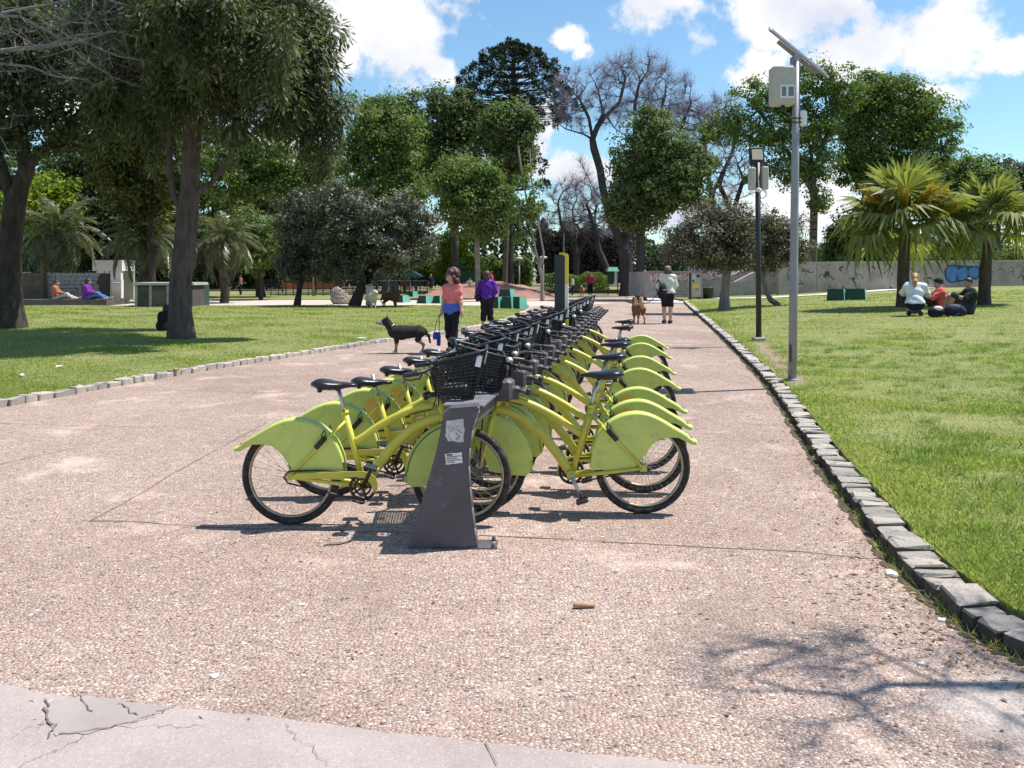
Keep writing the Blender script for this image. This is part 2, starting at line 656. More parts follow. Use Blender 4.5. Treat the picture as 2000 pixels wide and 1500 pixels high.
def sheet(name, pts, z, m_, skirt=0.0):
    """flat polygon (x, y) at height z"""
    me = bpy.data.meshes.new(name)
    vs = [(x, y, z) for x, y in pts]
    n = len(vs)
    fs = [tuple(range(n))]
    if skirt:
        vs += [(x, y, z - skirt) for x, y in pts]
        fs += [(i, i + n, (i + 1) % n + n, (i + 1) % n) for i in range(n)]
    me.from_pydata(vs, [], fs)
    me.materials.append(m_)
    o = link(name, me)
    o['kind'] = 'structure'
    return fix_normals(o)


ground = sheet('ground', [(-900, -60), (900, -60), (900, 1500), (-900, 1500)], -0.06, M_EARTH)
path = sheet('path', [(-22, -3), (16, -3), (16, 66), (-22, 66)], 0.0, M_PATH)
path['label'] = 'pink pebble paving under the bicycle rack'
# smooth slab in the near foreground with an uneven edge
edge_px = [(-700, 1262), (-300, 1300), (-60, 1331), (0, 1336), (60, 1352), (150, 1366), (235, 1372), (330, 1384), (420, 1392), (520, 1401), (640, 1417), (760, 1434),
           (880, 1446), (990, 1457), (1100, 1470), (1210, 1480), (1330, 1492), (1450, 1506), (1700, 1545), (2300, 1640)]
ep = []
for i in range(len(edge_px) - 1):
    (x0, y0), (x1, y1) = edge_px[i:i + 2]
    k = max(1, int((x1 - x0) / 25))
    for j in range(k):
        q = gnd(x0 + (x1 - x0) * j / k, y0 + (y1 - y0) * j / k + random.uniform(-2.0, 2.0))
        ep.append((q.x, q.y))
slab = sheet('pavement', ep + [(6, -2.9), (-8, -2.9)], 0.006, M_SLAB, skirt=0.005)
def wobble(px, z, k=6, j=3.0):
    P, Q = [], px + [px[0]]
    for a, b in zip(Q[:-1], Q[1:]):
        for i in range(k):
            t = i / k
            q_ = gnd(a[0] + (b[0] - a[0]) * t + random.uniform(-j, j), a[1] + (b[1] - a[1]) * t + random.uniform(-j, j) * .6)
            P.append(q_)
    return P


pp = wobble([(95, 1372), (170, 1364), (240, 1374), (330, 1386), (265, 1412), (170, 1436), (108, 1440), (90, 1405)], 0, 6, 4)
M_PATCH = surface('repaired_paving', lambda t, p: (t.ramp(t.noise(p, 3, 6, .7), [(.3, (.28, .24, .225)), (.7, (.345, .30, .285))]), t.noise(p, 80, 4, .6), .004, .4))
patch2 = sheet('mortar_patch', [(q.x, q.y) for q in pp], 0.0085, M_PATCH)

# thin dark joints between the big casts of paving: parts of the path
M_JOINT = mat('joint_filler', (.15, .12, .10), rough=.95, var=.35, vscale=9)


def joint(px, wid=.012, z=.0035, parent=path, name='expansion_joint'):
    P = [gnd(x, y) for x, y in px]
    pts = []
    for a, b in zip(P[:-1], P[1:]):
        k = max(1, int((b - a).length / .12))
        pts += [a.lerp(b, i / k) for i in range(k)]
    pts.append(P[-1])
    vs, fs = [], []
    for i, q in enumerate(pts):
        d = (pts[min(i + 1, len(pts) - 1)] - pts[max(i - 1, 0)]).normalized()
        nrm = Vector((-d.y, d.x, 0))
        ww = wid * random.uniform(.35, 1.2) / 2
        off = nrm * random.uniform(-.008, .008)
        vs += [tuple(q + nrm * ww + off + Vector((0, 0, z))), tuple(q - nrm * ww + off + Vector((0, 0, z)))]
        if i: fs.append((2 * i - 2, 2 * i - 1, 2 * i + 1, 2 * i))
    me = bpy.data.meshes.new(name)
    me.from_pydata(vs, [], fs)
    me.materials.append(M_JOINT)
    return link(name, me, parent)


joint([(176, 1018), (260, 1019), (400, 1030), (620, 1036), (800, 1040)])
joint([(935, 1046), (1090, 1053), (1250, 1062), (1400, 1070), (1560, 1078), (1700, 1092)])
joint([(176, 1018), (240, 985), (330, 930), (420, 880), (520, 826)], .010)
joint([(-150, 945), (0, 907), (120, 880), (260, 848)], .012)
joint([(-100, 823), (60, 829), (240, 834), (340, 834)], .012)
joint([(250, 760), (420, 765), (560, 768)], .014)
joint([(1320, 683), (1395, 684)], .02)
cj = random.Random(31)
def ragged(px, k=6, a=5):
    out = []
    for p0, p1 in zip(px[:-1], px[1:]):
        for i in range(k):
            t = i / k
            out.append((p0[0] + (p1[0] - p0[0]) * t + cj.uniform(-a, a), p0[1] + (p1[1] - p0[1]) * t + cj.uniform(-a, a) * .5))
    return out + [px[-1]]
joint(ragged([(120, 1440), (230, 1424), (300, 1402), (345, 1382)], 8, 5), .005, .0125, slab, 'crack')
joint(ragged([(82, 1370), (94, 1402), (102, 1422), (95, 1446)], 5, 6), .010, .0125, slab, 'crack')
joint(ragged([(150, 1352), (165, 1376), (178, 1396)], 4, 5), .005, .0125, slab, 'crack')
joint(ragged([(228, 1378), (250, 1390), (268, 1402)], 4, 5), .007, .0125, slab, 'crack')
joint(ragged([(560, 1420), (575, 1445), (610, 1462), (640, 1500)], 5, 5), .003, .0125, slab, 'crack')
joint([(945, 1456), (960, 1475), (972, 1500)], .006, .013, slab, 'crack')

# ------------------------------------------------------------------ lawns
def grid_sheet(name, Pfn, nu, nv, m_):
    u, v = np.meshgrid(np.linspace(0, 1, nu), np.linspace(0, 1, nv), indexing='ij')
    X, Y, Z = Pfn(u, v)
    V = np.stack([X, Y, Z], -1).reshape(-1, 3)
    i, j = np.meshgrid(np.arange(nu - 1), np.arange(nv - 1), indexing='ij')
    a = (i * nv + j).ravel()
    Fc = np.stack([a, a + nv, a + nv + 1, a + 1], -1)
    o = link(name, np_mesh(name, V, Fc, m_, True))
    o['kind'] = 'structure'
    return o


def PR(u, v):
    Y = 1.0 + 62.0 * u ** 1.6
    d = 0.20 + 70 * v ** 2.2
    X = xkr(Y) + d
    Z = zR(X, Y)
    Z = np.where(v == 0, Z - .12, Z)
    return X, Y, Z


lawn_right = grid_sheet('lawn', PR, 150, 70, M_GRASS_R)
lawn_right['label'] = 'sunny lawn rising beside the pole and seated people'


def PL(u, v):
    Y = 4.6 + 37.6 * u
    d = 0.16 + 45 * v ** 2.0
    X = xkl(Y) - d
    Z = zL(X, Y)
    Z = np.where((v == 0) | (u == 1), -.05, Z)
    return X, Y, Z


lawn_left = grid_sheet('lawn', PL, 90, 60, M_GRASS_L)
lawn_left['label'] = 'shaded lawn under the big conifer'

sand = sheet('footpath', [(-46, 42.25), (1.0, 42.25), (6, 47), (-2, 52), (-46, 50.5)], 0.004, M_SAND)
M_FAR = M_GRASS_L
sheet('lawn', [(-60, 51), (-3, 52.5), (1.5, 60), (0, 74), (-60, 74)], 0.02, M_FAR)['label'] = 'far strip of grass round the playground'
sheet('lawn', [(1.5, 62.5), (12, 61), (13, 90), (-10, 90)], 0.02, M_FAR)['label'] = 'small far lawn before the clipped hedge'
q = [gnd(x, y) for x, y in ((1228, 581), (1240, 573), (1262, 569), (1262, 583))]
sheet('walkway', [(7.2, 48.6), (16, 44), (16, 58), (8.6, 63), (7.6, 58)], 0.008, M_CONC)['label'] = 'pale concrete apron before the low wall'

# grass blades
def blades(name, X, Y, Z, hmin, hmax, wid, m_, lean=.6):
    n = len(X)
    a = rng.uniform(0, 2 * np.pi, n)
    h = rng.uniform(hmin, hmax)
    wv = wid * rng.uniform(.6, 1.3, n)
    lx, ly = rng.normal(0, lean, n) * h, rng.normal(0, lean, n) * h
    base = np.stack([X, Y, Z], -1)
    dx = np.stack([np.cos(a) * wv, np.sin(a) * wv, np.zeros(n)], -1)
    tip = base + np.stack([lx, ly, h], -1)
    V = np.stack([base - dx, base + dx, tip], 1).reshape(-1, 3)
    Fc = np.arange(3 * n).reshape(-1, 3)
    o = link(name, np_mesh(name, V, Fc, m_))
    return tag(o, kind='stuff')


M_BLADE = leafmat('grass_blade', [(.11, .17, .038), (.205, .27, .072), (.335, .365, .135), (.50, .44, .22)], .5, .6, .15)


def density_noise(X, Y, s):
    return (np.sin(X * s + 1.3 * np.sin(Y * s * .7)) + np.sin(Y * s * 1.3 + 2 * np.sin(X * s * .5 + 1)) + np.sin((X + Y) * s * 2.1)) / 3


N = 330000
Y = 3.0 * (46 / 3.0) ** rng.uniform(0, 1, N)
X = xkr(Y) + .20 + (Y * 1.12 - xkr(Y)).clip(0.5, 30) * rng.uniform(0, 1, N) ** 1.0 * .62
dn = density_noise(X, Y, 1.7) * .6 + density_noise(X, Y, 5.1) * .4
edge = np.exp(-(X - xkr(Y) - .2) / .35)
keep = rng.uniform(-.95, .7, N) < dn + edge * 1.5
X, Y, dn, edge = X[keep], Y[keep], dn[keep], edge[keep]
vx, vy = WB_.x - WA_.x, WB_.y - WA_.y
tt = ((X - WA_.x) * vx + (Y - WA_.y) * vy) / (vx * vx + vy * vy)
ds = np.hypot(X - WA_.x - tt.clip(-.1, 1.1) * vx, Y - WA_.y - tt.clip(-.1, 1.1) * vy)
ok = ds > rng.uniform(.05, .30, len(X))
X, Y, dn, edge = X[ok], Y[ok], dn[ok], edge[ok]
hm = (.013 + .036 * np.clip(dn - .1, 0, 1) + .020 * edge) * (1 + Y / 40)
o = blades('grass', X, Y, zR(X, Y) - .004, hm * .5, hm * 1.25, .0036 * (1 + Y / 7), M_BLADE)
tag(o, 'short tufted grass on the lawn by the metal poles')
N = 200000
Y = 8.5 + 33.2 * rng.uniform(0, 1, N) ** 1.3
xl = np.maximum(-Y * .62, -26)
X = xl + (xkl(Y) - .17 - xl) * rng.uniform(0, 1, N)
dn = density_noise(X, Y, 1.3)
keep = (rng.uniform(-1.2, .8, N) < dn) & (X < xkl(Y) - .17)
X, Y, dn = X[keep], Y[keep], dn[keep]
hm = (.018 + .022 * np.clip(dn, 0, 1)) * (1 + Y / 60)
o = blades('grass', X, Y, zL(X, Y) - .004, hm * .5, hm * 1.2, .004 * (1 + Y / 7), M_BLADE)
tag(o, 'short grass on the lawn under the big conifer')

# ------------------------------------------------------------------ kerbs of granite setts
def stone_mat(name, c0, c1):
    def fn(t, p):
        q = t.n('TexCoord').outputs['Object']
        oi = t.n('ObjectInfo').outputs['Random']
        n = t.noise(q, 16, 6, .7)
        c = t.ramp(n, [(.25, c0), (.7, c1)])
        tint = t.ramp(oi, [(0, (.72, .72, .74)), (.5, (1, .97, .94)), (1, (1.2, 1.12, 1.08))])
        c = t.mix(1.0, c, tint, 'MULTIPLY')
        mo = t.smooth(t.noise(p, 9, 5, .7), .56, .68)
        c = t.mix(t.math('MULTIPLY', mo, .5), c, (.12, .12, .085, 1))
        return c, t.math('ADD', n, t.noise(q, 60, 4, .6)), .012, .9
    return surface(name, fn, .9, .2)


M_SETT = stone_mat('granite_sett', (.35, .32, .285), (.62, .58, .525))


def rough_block(name, m_, jit=.07, seed=0, side=None):
    """irregular hewn block, unit size, 44 triangles or so"""
    r = random.Random(seed)
    mb = MB()
    b = .07
    vs = []
    for (z, ins) in ((-.5, .02), (.42, .0), (.5, .045)):
        X = .5 - ins
        ring = [(X - b, -X), (X, -X + b), (X, X - b), (X - b, X), (-X + b, X), (-X, X - b), (-X, -X + b), (-X + b, -X)]
        vs += [Vector((p[0] + r.uniform(-jit, jit), p[1] + r.uniform(-jit, jit), z + (r.uniform(-jit, jit) if z > 0 else 0))) for p in ring]
    vs.append(Vector((r.uniform(-.1, .1), r.uniform(-.1, .1), .5 + r.uniform(0, .08))))
    fs = []
    for k in range(2):
        for i in range(8):
            fs.append((k * 8 + i, k * 8 + (i + 1) % 8, k * 8 + 8 + (i + 1) % 8, k * 8 + 8 + i))
    for i in range(8):
        fs.append((16 + i, 16 + (i + 1) % 8, 24))
    mb.cm = 0
    top_n = 8
    if side is None:
        mb.add(vs, fs, False)
        return mb.mesh(name, m_)
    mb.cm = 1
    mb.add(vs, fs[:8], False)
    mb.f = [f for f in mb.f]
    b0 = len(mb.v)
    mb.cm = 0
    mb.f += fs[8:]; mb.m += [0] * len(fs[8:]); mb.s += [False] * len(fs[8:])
    return mb.mesh(name, [m_, side])


M_SHADE_SOILED = stone_mat('shaded_soiled_granite', (.075, .065, .055), (.19, .17, .15))  # side faces darkened to paint their shade, along with soil stain
SETTS_LIT = [rough_block('kerb_stone', M_SETT, .06, 70 + i) for i in range(7)]  # left kerb: sunlit copy, no shade put into the side colour
SETTS = [rough_block('kerb_stone', M_SETT, .06, 50 + i, M_SHADE_SOILED) for i in range(9)]


def kerb(name, pts, side, len0, len1, wid, top, label):
    root = empty(name, (0, 0, 0), label=label, kind='structure')
    P = [Vector((x, y, 0)) for x, y in pts]
    P = bez(P, 20 * len(P))
    s = [0]
    for a, b in zip(P[:-1], P[1:]):
        s.append(s[-1] + (b - a).length)
    xs, ys = [p.x for p in P], [p.y for p in P]
    t = 0
    cnt = 0
    while t < s[-1] - .3 and cnt < 296:
        far = np.interp(t, s, ys)
        L = random.uniform(len0, len1) * (1 + max(0, far - 22) / 26)
        if random.random() < .12: L *= 1.45
        c = t + L / 2
        x, y = np.interp(c, s, xs), np.interp(c, s, ys)
        x2, y2 = np.interp(c + .05, s, xs), np.interp(c + .05, s, ys)
        d = Vector((x2 - x, y2 - y, 0)).normalized()
        nrm = Vector((d.y, -d.x, 0)) * side
        wv = wid * random.uniform(.85, 1.2)
        hv = top + random.uniform(-.014, .016)
        pos = Vector((x, y, 0)) + nrm * (wv / 2 + random.uniform(-.012, .012))
        o = link('kerb_stone', random.choice(SETTS if side > 0 else SETTS_LIT), root, (pos.x, pos.y, hv / 2 - .03), (random.uniform(-.04, .04), random.uniform(-.05, .05), math.atan2(d.y, d.x) + random.uniform(-.06, .06) + random.choice((0, math.pi))))
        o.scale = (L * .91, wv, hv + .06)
        t += L
        cnt += 1
    return root


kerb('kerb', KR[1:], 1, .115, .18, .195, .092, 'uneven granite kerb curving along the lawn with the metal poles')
kerb('kerb', KL, -1, .17, .30, .14, .085, 'granite kerb edging the lawn under the big conifer')


# soil and moss at the right kerb's foot, widened and darkened as its shadow
M_MOSS_SHADE = surface('shaded_moss_soil', lambda t, p: (t.ramp(t.noise(p, 7, 6, .7), [(.35, (.045, .036, .026)), (.55, (.085, .066, .048)), (.66, (.10, .105, .04))]), t.noise(p, 40, 5, .7), .02, .8))
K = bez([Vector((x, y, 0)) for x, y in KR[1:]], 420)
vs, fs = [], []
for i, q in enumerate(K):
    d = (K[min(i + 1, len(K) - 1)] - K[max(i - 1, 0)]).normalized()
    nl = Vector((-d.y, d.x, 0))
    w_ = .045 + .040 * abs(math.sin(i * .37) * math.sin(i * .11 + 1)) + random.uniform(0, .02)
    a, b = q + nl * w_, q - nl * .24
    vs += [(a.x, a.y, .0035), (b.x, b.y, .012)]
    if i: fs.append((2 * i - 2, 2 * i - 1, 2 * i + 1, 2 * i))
me = bpy.data.meshes.new('kerb_moss_shade_strip'); me.from_pydata(vs, [], fs); me.materials.append(M_MOSS_SHADE)
tag(link('kerb_moss_shade_strip', me), 'soil and moss with painted shadow along the foot of the right kerb', kind='structure')
# weeds rooted in the kerb foot and in cracks
n = 3200
ti = rng.integers(8, len(K) - 1, 130)
C = np.array([(K[i].x, K[i].y, 0) for i in ti])
idx = rng.integers(0, len(C), n)
X = C[idx, 0] + rng.normal(0, .03, n); Y = C[idx, 1] + rng.normal(0, .06, n)
o = blades('weeds', X, Y, np.zeros(n), np.full(n, .015), np.full(n, .06), .003, M_BLADE, .8)
tag(o, 'small weeds growing along the kerb foot')

# dry leaf litter and grit, thicker along the kerb
n = 1500
ti = rng.integers(20, len(K) - 1, n)
C = np.array([(K[i].x, K[i].y) for i in ti])
X = C[:, 0] - np.abs(rng.normal(0, .28, n)) - .05; Y = C[:, 1] + rng.normal(0, .1, n)
n2 = 500
X = np.concatenate([X, rng.uniform(-4, 3, n2)]); Y = np.concatenate([Y, 3.2 + 12 * rng.uniform(0, 1, n2) ** 1.5])
ok = (X < xkr(Y) - .02)
X, Y = X[ok], Y[ok]
n = len(X)
a = rng.uniform(0, 6.28, n); L = rng.uniform(.006, .022, n); Wd = L * rng.uniform(.15, .6, n)
ca, sa = np.cos(a), np.sin(a)
Zc = rng.uniform(.004, .010, n)
dz = rng.uniform(-.003, .004, (4, n))
V = np.stack([np.stack([X + ca * L, Y + sa * L, Zc + dz[0]], -1), np.stack([X - sa * Wd, Y + ca * Wd, Zc + dz[1]], -1), np.stack([X - ca * L, Y - sa * L, Zc + dz[2]], -1), np.stack([X + sa * Wd, Y - ca * Wd, Zc + dz[3]], -1)], 1).reshape(-1, 3)
M_DRY = leafmat('dry_litter', [(.09, .06, .04), (.20, .13, .075), (.34, .24, .14), (.50, .42, .30)], .05, .8, .1)
tag(link('leaf_litter', np_mesh('leaf_litter', V, np.arange(4 * n).reshape(-1, 4), M_DRY)), 'dry leaf litter scattered along the right kerb', kind='stuff')

# coarser tufts standing out of the mown lawn
nt = 420
Yt_ = 3.4 + 16 * rng.uniform(0, 1, nt) ** 1.2
Xt_ = xkr(Yt_) + .25 + (Yt_ * .62 - xkr(Yt_) + 1).clip(.6, 30) * rng.uniform(0, 1, nt)
idx = np.repeat(np.arange(nt), 70)
rad = rng.uniform(.04, .16, nt)[idx]
X = Xt_[idx] + rng.normal(0, 1, len(idx)) * rad; Y = Yt_[idx] + rng.normal(0, 1, len(idx)) * rad
ok = X > xkr(Y) + .2
X, Y = X[ok], Y[ok]
M_TUFT = leafmat('grass_tuft', [(.06, .12, .022), (.12, .19, .045), (.19, .27, .07), (.30, .35, .12)], .45, .6, .15)
o = blades('grass', X, Y, zR(X, Y) - .004, np.full(len(X), .03), np.full(len(X), .085), .0045, M_TUFT, .7)
tag(o, 'coarse darker grass tufts standing out of the right lawn')
# ================================================================== TREES
def unit(v):
    return v / np.maximum(np.linalg.norm(v, axis=-1, keepdims=True), 1e-9)


def tubes_np(A, B, ra, rb, n=5):
    """independent tapered segments A->B"""
    A, B = np.asarray(A, float), np.asarray(B, float)
    M = len(A)
    d = unit(B - A)
    ref = np.where(np.abs(d[:, 2:3]) > .9, np.array([[1., 0, 0]]), np.array([[0, 0, 1.]]))
    u = unit(np.cross(d, ref)); v = np.cross(d, u)
    t = np.arange(n) * 2 * np.pi / n
    off = u[:, None] * np.cos(t)[None, :, None] + v[:, None] * np.sin(t)[None, :, None]
    B2 = B + d * np.asarray(rb)[:, None] * .25
    V = np.concatenate([A[:, None] + off * np.asarray(ra)[:, None, None], B2[:, None] + off * np.asarray(rb)[:, None, None]], 1).reshape(-1, 3)
    k = np.arange(n); k2 = (k + 1) % n
    q = np.stack([k, k2, k2 + n, k + n], -1)
    Fc = (np.arange(M)[:, None, None] * 2 * n + q[None]).reshape(-1, 4)
    return V, Fc


def colonize(starts, attr, D, di, dk, iters=120, trop=(0, 0, .12), jit=.18):
    """starts: list of polylines (np arrays) joined at their first point to an earlier polyline; returns nodes, parents"""
    nodes, par = [], []
    for pl in starts:
        pl = np.asarray(pl, float)
        if nodes:
            P = np.array(nodes)
            pi = int(np.argmin(((P - pl[0]) ** 2).sum(1)))
            first = 1 if ((P[pi] - pl[0]) ** 2).sum() < .04 else 0
        else:
            nodes.append(pl[0]); par.append(-1); pi = 0; first = 1
        for a, b in zip(pl[:-1], pl[1:]):
            k = max(1, int(np.linalg.norm(b - a) / D))
            for i in range(1, k + 1):
                nodes.append(a + (b - a) * i / k); par.append(pi); pi = len(nodes) - 1
    nodes = list(nodes)
    attr = np.asarray(attr, float)
    P = np.array(nodes)
    dist = np.full(len(attr), 1e9); near = np.zeros(len(attr), int)
    def upd(newP, base):
        nonlocal dist, near
        dd = np.sqrt(((attr[:, None] - newP[None]) ** 2).sum(-1))
        m_ = dd.argmin(1); v = dd[np.arange(len(attr)), m_]
        w_ = v < dist
        dist = np.where(w_, v, dist); near = np.where(w_, m_ + base, near)
    upd(P, 0)
    tr = np.array(trop)
    for _ in range(iters):
        alive = dist > dk
        attr, dist, near = attr[alive], dist[alive], near[alive]
        if not len(attr): break
        use = dist < di
        if not use.any():
            use = dist < dist.min() * 1.3
        idx = np.unique(near[use])
        acc = np.zeros((len(nodes), 3))
        np.add.at(acc, near[use], unit(attr[use] - np.array(nodes)[near[use]]))
        Pn = np.array(nodes)[idx]
        dr = unit(unit(acc[idx]) + tr + rng.normal(0, jit, (len(idx), 3)))
        newP = Pn + dr * D
        base = len(nodes)
        nodes += list(newP); par += list(idx)
        upd(newP, base)
        if len(nodes) > 9000: break
    return np.array(nodes), np.array(par)


def pipe(nodes, par, tip, trunk_r, pw=2.3):
    n = len(nodes)
    acc = np.zeros(n); has = np.zeros(n, bool)
    for i in range(n - 1, 0, -1):
        if acc[i] == 0: acc[i] = tip ** pw
        acc[par[i]] += acc[i]
    r = np.maximum(acc, tip ** pw) ** (1 / pw)
    s = trunk_r / r[0]
    r = r * (1 + (s - 1) * np.clip((r / r[0]), 0, 1) ** .6)
    return r


def wood(nodes, par, r, n=6, flare=None):
    i = np.arange(1, len(nodes)); p = par[1:]
    ra = np.minimum(r[p], r[i] * 1.6)
    return tubes_np(nodes[p], nodes[i], ra, r[i], n)


def join(parts):
    Vs, Fs, b = [], [], 0
    for V, Fc in parts:
        Vs.append(V); Fs.append(Fc + b); b += len(V)
    return np.concatenate(Vs), np.concatenate(Fs)


def leaf_quads(C, size, nrm=None, aspect=.55, updown=0.0, jitter=.9):
    """one small folded-diamond leaf per centre"""
    n = len(C)
    N = rng.normal(0, 1, (n, 3)) * jitter
    if nrm is not None: N = N + nrm
    N[:, 2] += updown
    N = unit(N)
    a = unit(np.cross(N, rng.normal(0, 1, (n, 3))))
    b = np.cross(N, a)
    L = (size * rng.uniform(.65, 1.35, n))[:, None]
    w_ = L * aspect
    V = np.stack([C - a * L * .5, C + b * w_ * .5 + N * L * .06, C + a * L * .5, C - b * w_ * .5 + N * L * .06], 1).reshape(-1, 3)
    return V, np.arange(4 * n).reshape(-1, 4)


def lobe_points(lobes, n, shell=.5, rough=.25):
    """points through ellipsoids, more of them near the surface, uneven outline"""
    vol = np.array([l[1][0] * l[1][1] * l[1][2] for l in lobes]) ** (2 / 3)
    cnt = rng.multinomial(n, vol / vol.sum())
    P, Nn = [], []
    for (c, r), k in zip(lobes, cnt):
        d = unit(rng.normal(0, 1, (k, 3)))
        bump = 1 + rough * (np.sin(d[:, 0] * 5 + c[0]) * np.sin(d[:, 1] * 6 + c[1] * 2) + .6 * np.sin(d[:, 2] * 9 + d[:, 0] * 7 + c[2]))
        rad = (shell + (1 - shell) * rng.uniform(0, 1, k) ** .7) * bump
        P.append(np.array(c) + d * np.array(r) * rad[:, None]); Nn.append(d)
    return np.concatenate(P), np.concatenate(Nn)


def px_lobes(lst, Y, dep=.85):
    out = []
    for l in lst:
        cx, cy, rx, ry = l[:4]
        dy = l[4] if len(l) > 4 else 0
        Yl = Y + dy
        c = at(cx, cy, Yl)
        out.append((np.array(c), np.array((rx * Yl / F, rx * Yl / F * dep, ry * Yl / F))))
    return out


def px_line(pts, Y):
    return np.array([at(p[0], p[1], Y + (p[2] if len(p) > 2 else 0)) for p in pts])


def clumped(lobes, nclump, per, cr, shell, rough, keep=None):
    # every clump is a small dome of leaves facing outwards, so that it takes light on top and shade below
    nclump, per = max(12, int(nclump * .42)), int(per * 2.9)
    cr = cr * 1.12
    C, Nn = lobe_points(lobes, nclump, shell, rough)
    k = len(C)
    rep = np.maximum(6, (per * rng.uniform(.45, 1.6, k)).astype(int))
    idx = np.repeat(np.arange(k), rep)
    d = unit(rng.normal(0, 1, (len(idx), 3)))
    rad = rng.uniform(.35, 1.25, len(idx)) ** .8
    sc_ = (cr * rng.uniform(.6, 1.45, k))[idx]
    P = C[idx] + d * (rad * sc_)[:, None] * np.array([1.15, 1.15, .72])
    return C, P, d * 1.5 + Nn[idx] * .5


def tree(name, label, base, limbs, Y, lobes, leaf, bark, leafn=(420, 26), lsize=.2, cr=.5, trunk_r=.25, shell=.45, rough=.22, cat='tree', group=None, tip=.012, D=.5,
         nattr=260, aspect=.6, part='crown', zb=None, dep=.85, updown=.5, twigs=0):
    b = Vector(base)
    root = empty(name, b, 0, label=label, cat=cat, group=group)
    L = px_lobes(lobes, Y, dep)
    st = [px_line(l, Y) for l in limbs]
    st[0][0] = np.array(b)
    A, _ = lobe_points(L, nattr, .15, .1)
    nodes, par = colonize(st, A, D, 12, D * 1.1, 90)
    r = pipe(nodes, par, tip, trunk_r)
    V, Fc = wood(nodes, par, r, 7)
    # root flare
    zz = V[:, 2] - b.z
    fl = 1 + .55 * np.exp(-np.maximum(zz, 0) / (trunk_r * 1.3))
    near = (np.abs(V[:, 0] - b.x) < trunk_r * 6) & (zz < trunk_r * 16)
    V[near, :2] = (V[near, :2] - np.array(b)[:2]) * fl[near][:, None] + np.array(b)[:2]
    link('trunk', np_mesh('trunk', V - np.array(b), Fc, bark, True), root)
    if leafn:
        C, P, N = clumped(L, leafn[0], leafn[1], cr, shell, rough)
        if lsize > .16:
            lsize = lsize * 1.05
        V, Fc = leaf_quads(P, lsize, N, aspect, updown * .8, .75)
        link(part, np_mesh(part, V - np.array(b), Fc, leaf), root)
    return root


LF_GREEN = leafmat('leaf_plane', [(.044, .082, .020), (.092, .148, .038), (.160, .215, .066), (.26, .295, .12)], .42)
LF_MID = leafmat('leaf_mid_green', [(.034, .063, .020), (.074, .115, .036), (.132, .172, .062), (.215, .245, .115)], .40)
LF_DARK = leafmat('leaf_dark_green', [(.018, .032, .014), (.036, .056, .022), (.068, .090, .038), (.12, .14, .075)], .30)
LF_GREY = leafmat('leaf_grey_green', [(.030, .038, .022), (.066, .076, .046), (.12, .125, .086), (.23, .23, .18)], .24, .45, .5)
LF_OLIVE = leafmat('leaf_dusty', [(.045, .046, .024), (.09, .088, .052), (.15, .142, .095), (.26, .245, .19)], .3, .5, .4)
LF_LIME = leafmat('leaf_lime', [(.07, .13, .012), (.14, .21, .02), (.24, .30, .03), (.34, .38, .05)], .45)
LF_GOLD = leafmat('leaf_golden', [(.030, .042, .010), (.065, .075, .016), (.11, .11, .024), (.19, .16, .045)], .38)
LF_CONI = leafmat('leaf_conifer', [(.022, .032, .016), (.058, .076, .036), (.12, .14, .075), (.22, .235, .155)], .32)
LF_ARAU = leafmat('leaf_araucaria', [(.010, .020, .010), (.020, .036, .017), (.036, .056, .028)], .1)
LF_PALM = leafmat('leaf_feather_palm', [(.030, .048, .016), (.075, .095, .040), (.15, .16, .085), (.27, .26, .16)], .3, .35, .6)
LF_FAN = leafmat('leaf_fan_palm', [(.065, .088, .022), (.14, .165, .045), (.25, .26, .09), (.42, .40, .24)], .42, .5, .45)
LF_YEL = leafmat('palm_flowers', [(.30, .22, .03), (.42, .30, .04), (.5, .38, .06)], .3)
LF_HAZE = leafmat('far_leaf', [(.035, .055, .032), (.055, .080, .045), (.085, .115, .062)], .25)
BK_DARK = barkmat('bark_dark', (.035, .027, .022), (.085, .066, .054), 7)
BK_CONI = barkmat('bark_conifer', (.060, .045, .040), (.135, .105, .092), 9, 1.0)
BK_BARE = barkmat('bark_bare', (.040, .034, .036), (.085, .072, .074), 6)
BK_PALE = barkmat('bark_pale', (.17, .145, .12), (.33, .29, .25), 5)
BK_MID = barkmat('bark_mid', (.075, .060, .048), (.15, .125, .10), 6)
BK_LICHEN = barkmat('bark_lichen', (.13, .12, .11), (.26, .245, .23), 8)
BK_PALM = barkmat('bark_palm', (.050, .038, .030), (.12, .092, .072), 9, 1.2)

